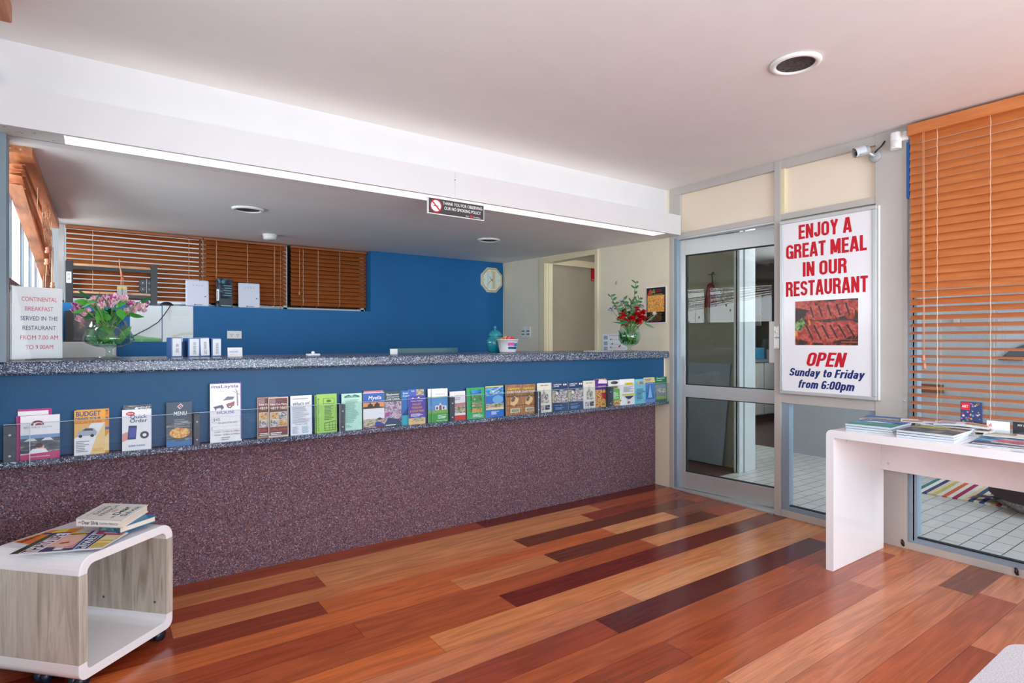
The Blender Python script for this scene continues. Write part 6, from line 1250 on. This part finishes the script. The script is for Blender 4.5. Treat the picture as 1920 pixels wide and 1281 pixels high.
# local: x = left(-) to right(0), y = front(0) to back
m_oak = ramp_mat('grey_oak_veneer', [(.28, (150, 138, 122)), (.45, (186, 178, 164)), (.6, (206, 200, 188)), (.75, (168, 154, 136))], 5, .45, stretch=(5, 5, .5), detail=6, distort=1.2)
def shell(za, zb, top):
    """U-shaped white cap: flat board with rounded returns, profile in y-z, extruded along x"""
    th = .032; ro, ri = .055, .028; n = 7; out = []; inn = []
    if top:
        out = [(0, za)] + [(ro - ro * math.cos(R(90 * i / n)), zb - ro + ro * math.sin(R(90 * i / n))) for i in range(n + 1)] + [(DP - ro + ro * math.sin(R(90 * i / n)), zb - ro + ro * math.cos(R(90 * i / n))) for i in range(n + 1)] + [(DP, za)]
        inn = [(DP - th, za)] + [(DP - th - ri + ri * math.cos(R(90 * i / n)), zb - th - ri + ri * math.sin(R(90 * i / n))) for i in range(n + 1)] + [(th + ri - ri * math.sin(R(90 * i / n)), zb - th - ri + ri * math.cos(R(90 * i / n))) for i in range(n + 1)] + [(th, za)]
    else:
        ro = .032; ri = .016
        out = [(0, zb)] + [(ro - ro * math.cos(R(90 * i / n)), za + ro - ro * math.sin(R(90 * i / n))) for i in range(n + 1)] + [(DP - ro + ro * math.sin(R(90 * i / n)), za + ro - ro * math.cos(R(90 * i / n))) for i in range(n + 1)] + [(DP, zb)]
        inn = [(DP - th, zb)] + [(DP - th - ri + ri * math.cos(R(90 * i / n)), za + th + ri - ri * math.sin(R(90 * i / n))) for i in range(n + 1)] + [(th + ri - ri * math.sin(R(90 * i / n)), za + th + ri - ri * math.cos(R(90 * i / n))) for i in range(n + 1)] + [(th, zb)]
    inn = inn[::-1]; b = B(); m_ = len(out); vs = []
    for x in (-WD, 0):
        for (p, q_) in zip(out, inn): vs += [(x, p[0], p[1]), (x, q_[0], q_[1])]
    fs = []
    for i in range(m_ - 1):
        a = 2 * i; c = a + 2 * m_
        fs += [(a, a + 1, a + 3, a + 2), (c, c + 2, c + 3, c + 1), (a, a + 2, c + 2, c), (a + 1, c + 1, c + 3, a + 3)]
    fs += [(0, 2 * m_, 2 * m_ + 1, 1), (2 * m_ - 2, 2 * m_ - 1, 4 * m_ - 1, 4 * m_ - 2)]
    b.add(vs, fs, m_white_gloss); return b
o = shell(Z1 - .062, Z1, True).build('white_top', t, bevel=.002); o = shell(Z0, Z0 + .060, False).build('white_base', t, bevel=.002)
b = B(); b.box(-WD, 0, 0, .032, Z0 + .060, Z1 - .062, m_oak); b.build('front_panel', t)
b = B(); b.box(-WD, 0, DP - .032, DP, Z0 + .060, Z1 - .062, m_oak)
for x in (-.055, -.30): b.add([(x + .006 * math.cos(a * .785), DP - .0325, Z0 + .105 + .006 * math.sin(a * .785)) for a in range(8)], [tuple(range(8))], mat('dowel_hole', (110, 84, 64), .6))
b.build('rear_panel', t)
for x, y in ((-.05, .045), (-.195, .045), (-.035, DP - .045), (-.345, DP - .045)):
    b = B(); mc = mat('blue_black_castor', (24, 40, 62), .35)
    for dx in (-.014, .014):
        n = 18; b.tube([(x + dx - .010, y, .0215), (x + dx + .010, y, .0215)], .0215, mc, n)
    o = b.build('castor', t); b = B(); b.tube([(x, y, .022), (x, y, Z0)], .007, m_black, 8); b.box(x - .022, x + .022, y - .012, y + .012, .035, .0395, m_black); b.build('fork', o)
def cube_pt(u, v, z): return on_z(u, v, z)
qz = lambda x, y: (x / 5.818, 930 + y / 5.818)
mz = Z1 + .0008
pinkm, yel, orm, blu = flat((226, 40, 130)), flat((240, 214, 80)), flat((240, 140, 40)), flat((40, 60, 150))
skin = flat((232, 186, 166))
def flatmag(name, label, quad_px, z, th, ops, cover):
    """magazine laid on the cube from its four measured corners (bottom-left, bottom-right, top-right, top-left)"""
    P = [cube_pt(*qz(*p), z + th) for p in quad_px]; base = P[0].copy(); b = B()
    lo = [Vector((p.x - base.x, p.y - base.y, 0)) for p in P]; hi = [v + Vector((0, 0, th)) for v in lo]
    b.add(lo + hi, [(3, 2, 1, 0), (0, 1, 5, 4), (1, 2, 6, 5), (2, 3, 7, 6), (3, 0, 4, 7)], m_pages); b.add(hi, [(0, 1, 2, 3)], cover)
    k_ = [0]
    def at(f, g): return (hi[0] * (1 - f) * (1 - g) + hi[1] * f * (1 - g) + hi[2] * f * g + hi[3] * (1 - f) * g) + Vector((0, 0, .0003 * k_[0]))
    for op in ops:
        k_[0] += 1
        if op[0] == 'r': x0, x1, y0, y1, m = op[1:]; b.poly([at(x0, y0), at(x1, y0), at(x1, y1), at(x0, y1)], m)
        elif op[0] == 'p': b.poly([at(*p) for p in op[1]], op[2])
        elif op[0] == 't':
            s_, x0, x1, y0, y1, m, bo = op[1:8]; vert = len(op) > 8; vs, fs = glyphs(s_, bo, 0); a0 = min(p[0] for p in vs); a1 = max(p[0] for p in vs); out = []
            for p in vs:
                f = (p[0] - a0) / (a1 - a0); g = p[1] / CAPH
                out.append(at(x0 + (x1 - x0) * (1 - g), y0 + (y1 - y0) * f) if vert else at(x0 + (x1 - x0) * f, y0 + (y1 - y0) * g))
            b.add(out, fs, m)
    o = b.build(name, None, (base.x, base.y, z)); return tag(o, label, 'magazine')
# covers read along the table, so titles run from front to back ('vert')
flatmag('magazine', 'orange-covered magazine at the back left of the cube table', [(150, 505), (520, 560), (920, 345), (560, 375)], mz, .004, [('r', .05, .5, .05, .3, flat((236, 110, 60))), ('t', 'healthyfood', .05, .22, .02, .55, flat((250, 230, 200)), .02, 1), ('r', .2, .8, .35, .95, orm), ('r', .1, .9, .62, .74, blu), ('p', [(.3, .7), (.7, .75), (.6, .98), (.3, .95)], yel)], orm)
flatmag('magazine', 'pink gossip magazine with a large smiling face, front left of the cube table', [(95, 640), (800, 590), (1060, 395), (560, 415)], mz + .0048, .005,
        [('r', 0, .14, 0, 1, flat((60, 80, 60))), ('t', 'TAKE 5', .02, .13, .02, .34, yel, .02, 1), ('r', .14, .44, 0, 1, flat((244, 232, 240))), ('t', 'THATS LIFE', .16, .40, .02, .92, pinkm, .03, 1), ('p', [(.44, .35), (.55, .10), (.86, .22), (.95, .62), (.8, .92), (.5, .9)], skin), ('p', [(.5, .86), (.85, .9), (.94, .7), (.97, .98), (.5, .98)], flat((150, 96, 50))), ('p', [(.58, .36), (.74, .40), (.72, .48), (.6, .44)], flat((190, 60, 70))), ('r', .44, .97, .0, .10, flat((70, 70, 90))), ('r', .46, .62, .02, .2, flat((60, 60, 110))), ('r', .66, .8, .02, .14, flat((230, 230, 240))), ('r', .48, .9, .9, .98, yel)], flat((240, 170, 180)))
flatmag('magazine', 'blue-banded puzzle magazine at the front edge of the cube table', [(760, 592), (1110, 565), (1395, 398), (1010, 380)], mz + .0105, .004,
        [('r', .0, .5, 0, 1, flat((214, 222, 244))), ('r', 0, .08, 0, 1, blu), ('t', 'PUZZLER', .12, .42, .04, .78, blu, .03, 1), ('r', .46, .52, 0, 1, flat((30, 30, 60))), ('r', .55, .98, .04, .4, yel), ('r', .58, .95, .08, .3, flat((206, 180, 90))), ('r', .55, .98, .45, .7, flat((230, 214, 160))), ('r', .2, .95, .8, .97, flat((196, 60, 110))), ('r', .4, .8, .84, .93, flat((240, 170, 190)))], flat((236, 214, 190)))
# books
bk = mz + .015
def book(name, label, quad_px, z, th, cov, ops_top, spine=None, pages=True, overhang=0.0):
    P = [cube_pt(*qz(*p), z + th) for p in quad_px]; base = P[0].copy(); t = thing(name, label, 'book', (base.x, base.y, z)); lo = [Vector((p.x - base.x, p.y - base.y, 0)) for p in P]
    up = lambda h, ins=0: [Vector((v.x, v.y, h)) for v in lo]
    cen = sum(lo, Vector()) / 4; inset = [v + (cen - v) * .035 for v in lo]; inset[0] = lo[0] + (lo[3] - lo[0]) * .03 ; 
    b = B(); a_ = [Vector((v.x, v.y, .003)) for v in inset]; c_ = [Vector((v.x, v.y, th - .003)) for v in inset]
    b.add(a_ + c_, [(0, 1, 5, 4), (1, 2, 6, 5), (2, 3, 7, 6), (3, 0, 4, 7)], mat('cream_pages', (236, 226, 206), .7, var=.06, vscale=20, stretch=(1, 1, 60))); b.build('pages', t)
    b = B()
    for h0, h1, lift in ((0, .003, 0), (th - .003, th, overhang)):
        A = up(h0); C_ = up(h1)
        for i in (1, 2): A[i] = A[i] + Vector((0, 0, lift)); C_[i] = C_[i] + Vector((0, 0, lift))
        b.add(A + C_, [(3, 2, 1, 0), (4, 5, 6, 7), (0, 1, 5, 4), (1, 2, 6, 5), (2, 3, 7, 6), (3, 0, 4, 7)], cov)
    # spine along the edge 0-1
    e = (lo[1] - lo[0]).normalized(); nrm = Vector((e.y, -e.x, 0)); return t, b, lo, th, overhang
t, b, lo, th, oh = book('book', 'white paperback novel with curled cover on top of the teal book', [(830, 245), (1338, 265), (1617, 95), (1135, 80)], bk + .024, .030, mat('white_cover', (244, 240, 232), .4), [])
# spine board and title
hi = [Vector((v.x, v.y, th)) for v in lo]
b.add([lo[0], lo[1], hi[1], hi[0]], [(0, 1, 2, 3)], MATS['white_cover'])
def onq(q0, q1, q2, q3, f, g, off): return q0 * (1 - f) * (1 - g) + q1 * f * (1 - g) + q2 * f * g + q3 * (1 - f) * g + off
def qtext(b, s_, Q, x0, x1, y0, y1, m, off, bo=0.01, vert=False):
    vs, fs = glyphs(s_, bo, 0); a0 = min(p[0] for p in vs); a1 = max(p[0] for p in vs)
    out = []
    for p in vs:
        f = (p[0] - a0) / (a1 - a0); g = p[1] / CAPH
        out.append(onq(*Q, x0 + (x1 - x0) * (1 - g), y0 + (y1 - y0) * f, off) if vert else onq(*Q, x0 + (x1 - x0) * f, y0 + (y1 - y0) * g, off))
    b.add(out, fs, m)
e = (lo[1] - lo[0]).normalized(); nr = Vector((e.y, -e.x, 0)) * .0005
Q = (lo[0], lo[1], hi[1], hi[0])
qtext(b, 'oh', Q, .05, .11, .42, .66, flat((96, 90, 110)), nr); qtext(b, 'Dear Silvia', Q, .13, .48, .30, .74, flat((70, 50, 110)), nr, .02); qtext(b, 'DAWN FRENCH', Q, .51, .90, .32, .58, flat((110, 130, 160)), nr)
up_ = Vector((0, 0, .0006)); Q = (hi[0], hi[1], hi[2], hi[3])
qtext(b, 'oh', Q, .66, .73, .08, .22, ink, up_, .0, True); qtext(b, 'Dear', Q, .60, .74, .28, .80, ink, up_, .02, True); qtext(b, 'Silvia', Q, .80, .92, .22, .84, ink, up_, .0, True); qtext(b, 'DAWN', Q, .19, .29, .26, .80, dgrey, up_, .0, True); qtext(b, 'FRENCH', Q, .34, .44, .20, .86, dgrey, up_, .0, True); qtext(b, 'the number one bestseller', Q, .10, .15, .15, .8, grey, up_, 0, True)
b.add([onq(*Q, f, g, up_) for f, g in ((.47, .5), (.52, .42), (.57, .5), (.56, .62), (.50, .64))], [(0, 1, 2, 3, 4)], flat((226, 190, 170)))
b.build('cover', t)
t, b, lo, th, oh = book('book', 'teal hardback book lying under the white paperback', [(1085, 315), (1310, 345), (1700, 215), (1480, 190)], bk, .0235, mat('teal_cover', (10, 120, 168), .35), [])
hi = [Vector((v.x, v.y, th)) for v in lo]; b.add([lo[0], lo[1], hi[1], hi[0]], [(0, 1, 2, 3)], ramp_mat('print_teal_spine', [(.4, (16, 90, 120)), (.55, (60, 150, 170)), (.65, (190, 200, 190)), (.72, (190, 60, 70))], 60, .4)); b.build('cover', t)

# ================================================================== ARMCHAIR CORNER, LOWER RIGHT
t = thing('armchair', 'pale grey fabric armchair whose rounded seat corner cuts the lower right frame corner', 'armchair', (1.50, .05, 0))
m_fab = ramp_mat('pale_grey_weave', [(.3, (168, 162, 168)), (.5, (194, 188, 194)), (.7, (212, 206, 210))], 300, .9, bump=.4)
def rrect(x0, x1, y0, y1, r, n=6):
    return [(x1 - r + r * math.cos(R(90 * i / n)), y1 - r + r * math.sin(R(90 * i / n))) for i in range(n + 1)] + [(x0 + r - r * math.sin(R(90 * i / n)), y1 - r + r * math.cos(R(90 * i / n))) for i in range(n + 1)] + [(x0 + r - r * math.cos(R(90 * i / n)), y0 + r - r * math.sin(R(90 * i / n))) for i in range(n + 1)] + [(x1 - r + r * math.sin(R(90 * i / n)), y0 + r - r * math.cos(R(90 * i / n))) for i in range(n + 1)]
b = B(); b.prism(rrect(-.36, .375, -.36, .402, .07), 'z', .26, .45, m_fab, True); b.build('seat', t, bevel=.03, seg=4)
b = B(); b.prism(rrect(-.36, .36, -.36, .38, .05), 'z', .12, .258, m_fab, True); b.build('base', t, bevel=.01)
b = B(); b.prism(rrect(-.36, .36, -.48, -.362, .05), 'z', .20, .80, m_fab, True); b.build('backrest', t, bevel=.03, seg=4)
for x in (-.3, .3):
    for y in (-.32, .32): b = B(); b.tube([(x, y, 0), (x, y, .12)], [.014, .02], m_alu, 12); b.build('leg', t)

# ================================================================== BEYOND THE GLASS
t = thing('striped_rug', 'striped woven rug with one corner flipped over on the pale tiles', 'rug', (5.62, 1.62, 0), R(4)); b = B()
cols = [(20, 130, 130), (240, 236, 226), (20, 60, 120), (226, 214, 180), (200, 196, 120), (236, 230, 220), (220, 110, 70), (240, 236, 226), (170, 40, 90), (236, 232, 226), (240, 214, 180), (40, 90, 130), (240, 236, 226), (16, 70, 150), (236, 232, 224), (206, 196, 110), (150, 40, 80), (230, 226, 210)]
n = len(cols); y1, y0 = .30, -.28
for i, c in enumerate(cols): ya = y1 + (y0 - y1) * i / n; yb = y1 + (y0 - y1) * (i + 1) / n; b.box(-.35, .32, yb, ya, 0, .008, mat('rug_%d_%d_%d' % c, c, .9, var=.1, vscale=80))
b.build('woven_field', t)
b = B()
for i, c in enumerate([(240, 236, 226), (20, 90, 150), (226, 214, 180), (30, 140, 150), (240, 230, 220)]):
    f0, f1 = i / 5, (i + 1) / 5; b.add([(-.34 + .04 * f0, -.26 + .22 * f0, .012 + .05 * math.sin(3.1 * f0)), (-.34 + .04 * f1, -.26 + .22 * f1, .012 + .05 * math.sin(3.1 * f1)), (-.10 + .02 * f1, -.30 + .10 * f1, .012 + .035 * math.sin(3.1 * f1)), (-.10 + .02 * f0, -.30 + .10 * f0, .012 + .035 * math.sin(3.1 * f0))], [(0, 1, 2, 3)], mat('rug_%d_%d_%d' % c, c, .9, var=.1, vscale=80))
b.build('flipped_corner', t)
t = thing('round_stool', 'low round stool with charcoal cushion and grey base on the tiles', 'stool', (5.37, 1.10, 0)); b = B(); b.lathe([(0, .0), (.20, .0), (.26, .05), (.27, .085), (0, .085)], ramp_mat('grey_speckle', [(.4, (130, 130, 128)), (.6, (180, 178, 172))], 60, .7), 36); b.build('base', t); b = B(); b.lathe([(0, .086), (.31, .086), (.335, .11), (.335, .20), (.31, .225), (0, .23)], mat('charcoal_cloth', (52, 46, 54), .9, var=.1), 36); b.build('cushion', t)
p0 = on_x(1337, 515, 4.84)
t = thing('hanging_umbrella', 'folded dark red umbrella hanging on the olive wall behind the glass door', 'umbrella', (4.83, p0.y, p0.z))
b = B(); b.tube([(.018, 0, .02), (-.005, 0, .018), (-.008, 0, 0), (-.004, -.004, -.09)], .005, m_black, 8); b.tube([(0, -.03, .0), (0, .05, .004)], .003, m_black, 6); b.build('handle', t)
b = B(); vs = []; n = 14
for z, r in ((-.08, .012), (-.10, .034), (-.14, .040), (-.20, .052), (-.27, .062), (-.31, .055)):
    vs += [(-.03 + (r * .5) * math.cos(6.283 * k / n), r * (1 + .18 * (k % 2)) * math.sin(6.283 * k / n), z - .012 * (k % 2)) for k in range(n)]
b.add(vs, [(i * n + k, i * n + (k + 1) % n, (i + 1) * n + (k + 1) % n, (i + 1) * n + k) for i in range(5) for k in range(n)], mat('dark_red_cloth', (104, 18, 30), .8, var=.15)); b.build('canopy', t)
t = thing('leaning_board', 'pale blue-grey board with brown edge leaning on the olive wall behind the glass door', 'board', (4.80, 3.50, .0)); t.rotation_euler = (0, R(2.2), 0)
b = B(); b.add([(0, -.19, .01), (.016, -.19, .01), (.016, .45, .01), (0, .45, .01), (0, -.26, .98), (.016, -.26, .98), (.016, .45, .98), (0, .45, .98)], [(0, 3, 2, 1), (4, 5, 6, 7), (1, 2, 6, 5), (2, 3, 7, 6), (3, 0, 4, 7)], mat('pale_board', (150, 164, 174), .6)); b.build('face', t)
b = B(); b.add([(0, -.1905, .01), (.035, -.15, .01), (.035, -.22, .98), (0, -.2605, .98)], [(0, 1, 2, 3)], mat('brown_edge', (96, 58, 40), .6)); b.build('edge', t)
t = thing('arrow_sign', 'dark angular arrow sign on the grey stucco wall behind the right blind', 'sign', (6.045, 1.43, 1.04), FACE_X); b = B(); b.prism([(-.13, 0), (.02, 0), (.30, .16), (.30, .30), (.05, .135), (-.05, .085)], 'y', -.012, .0, mat('navy_sign', (26, 38, 56), .4)); b.build('arrow', t)
t = thing('wooden_plaque', 'brown wooden plaque low on the grey stucco wall behind the right blind', 'plaque', (6.045, 2.06, .735), FACE_X); b = B(); b.box(-.12, .12, -.018, 0, 0, .075, mat('brown_timber', (120, 76, 46), .5, var=.2)); b.ball((0, -.02, .04), .005, .004, .005, m_alu, 8, 5); b.build('board', t)
t = thing('wall_bracket', 'tiny pale bracket on the grey stucco wall seen between blind slats', 'bracket', (6.045, 1.845, 1.34), FACE_X); b = B(); b.box(-.02, .02, -.02, 0, 0, .05, m_greyp); b.build('plate', t)
# kitchen beyond the doorway
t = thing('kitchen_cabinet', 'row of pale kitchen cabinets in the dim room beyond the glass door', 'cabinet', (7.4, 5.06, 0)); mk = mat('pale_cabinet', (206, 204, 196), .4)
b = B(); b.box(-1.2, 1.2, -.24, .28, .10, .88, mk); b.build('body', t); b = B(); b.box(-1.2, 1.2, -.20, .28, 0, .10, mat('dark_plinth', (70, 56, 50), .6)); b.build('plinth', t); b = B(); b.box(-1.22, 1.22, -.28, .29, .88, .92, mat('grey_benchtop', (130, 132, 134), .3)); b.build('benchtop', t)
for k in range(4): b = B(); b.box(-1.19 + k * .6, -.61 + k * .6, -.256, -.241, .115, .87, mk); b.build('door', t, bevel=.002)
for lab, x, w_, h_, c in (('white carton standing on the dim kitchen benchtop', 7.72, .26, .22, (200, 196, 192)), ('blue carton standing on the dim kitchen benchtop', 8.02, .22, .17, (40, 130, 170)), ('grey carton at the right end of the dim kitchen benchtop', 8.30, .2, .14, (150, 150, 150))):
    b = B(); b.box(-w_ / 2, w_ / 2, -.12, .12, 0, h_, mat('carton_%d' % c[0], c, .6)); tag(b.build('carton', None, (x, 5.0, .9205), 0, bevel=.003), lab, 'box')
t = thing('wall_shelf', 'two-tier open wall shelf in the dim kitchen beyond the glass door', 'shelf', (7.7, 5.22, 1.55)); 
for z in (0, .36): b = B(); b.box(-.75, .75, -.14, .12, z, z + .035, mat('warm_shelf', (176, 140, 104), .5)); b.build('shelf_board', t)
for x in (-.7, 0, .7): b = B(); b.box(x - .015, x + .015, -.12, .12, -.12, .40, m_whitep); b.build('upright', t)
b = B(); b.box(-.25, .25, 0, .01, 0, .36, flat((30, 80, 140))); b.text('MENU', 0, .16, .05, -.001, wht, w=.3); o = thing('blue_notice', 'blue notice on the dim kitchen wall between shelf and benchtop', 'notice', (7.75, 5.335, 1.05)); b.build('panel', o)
# greenery outside the left windows
t = thing('hedge', 'green hedge outside the narrow left office windows', 'hedge', (-3.2, 6.5, -.06)); m_h = ramp_mat('hedge_leaves', [(.3, (40, 84, 36)), (.5, (90, 140, 70)), (.7, (170, 200, 150))], 18, .7); b = B(); r4 = random.Random(4)
for k in range(420):
    c = Vector((r4.uniform(-.6, .6), r4.uniform(-5, 5), r4.uniform(.1, 2.3))); d = Vector((r4.uniform(-1, 1), r4.uniform(-1, 1), r4.uniform(-.3, 1))); b.leaf(c, d, r4.uniform(.2, .4), r4.uniform(.12, .22), m_h, seg=3)
for k in range(11): b.ball((0, -5 + k, 1.1), .45, .75, 1.1, m_h, 10, 8)
o = b.build('leaves', t); o['kind'] = 'stuff'
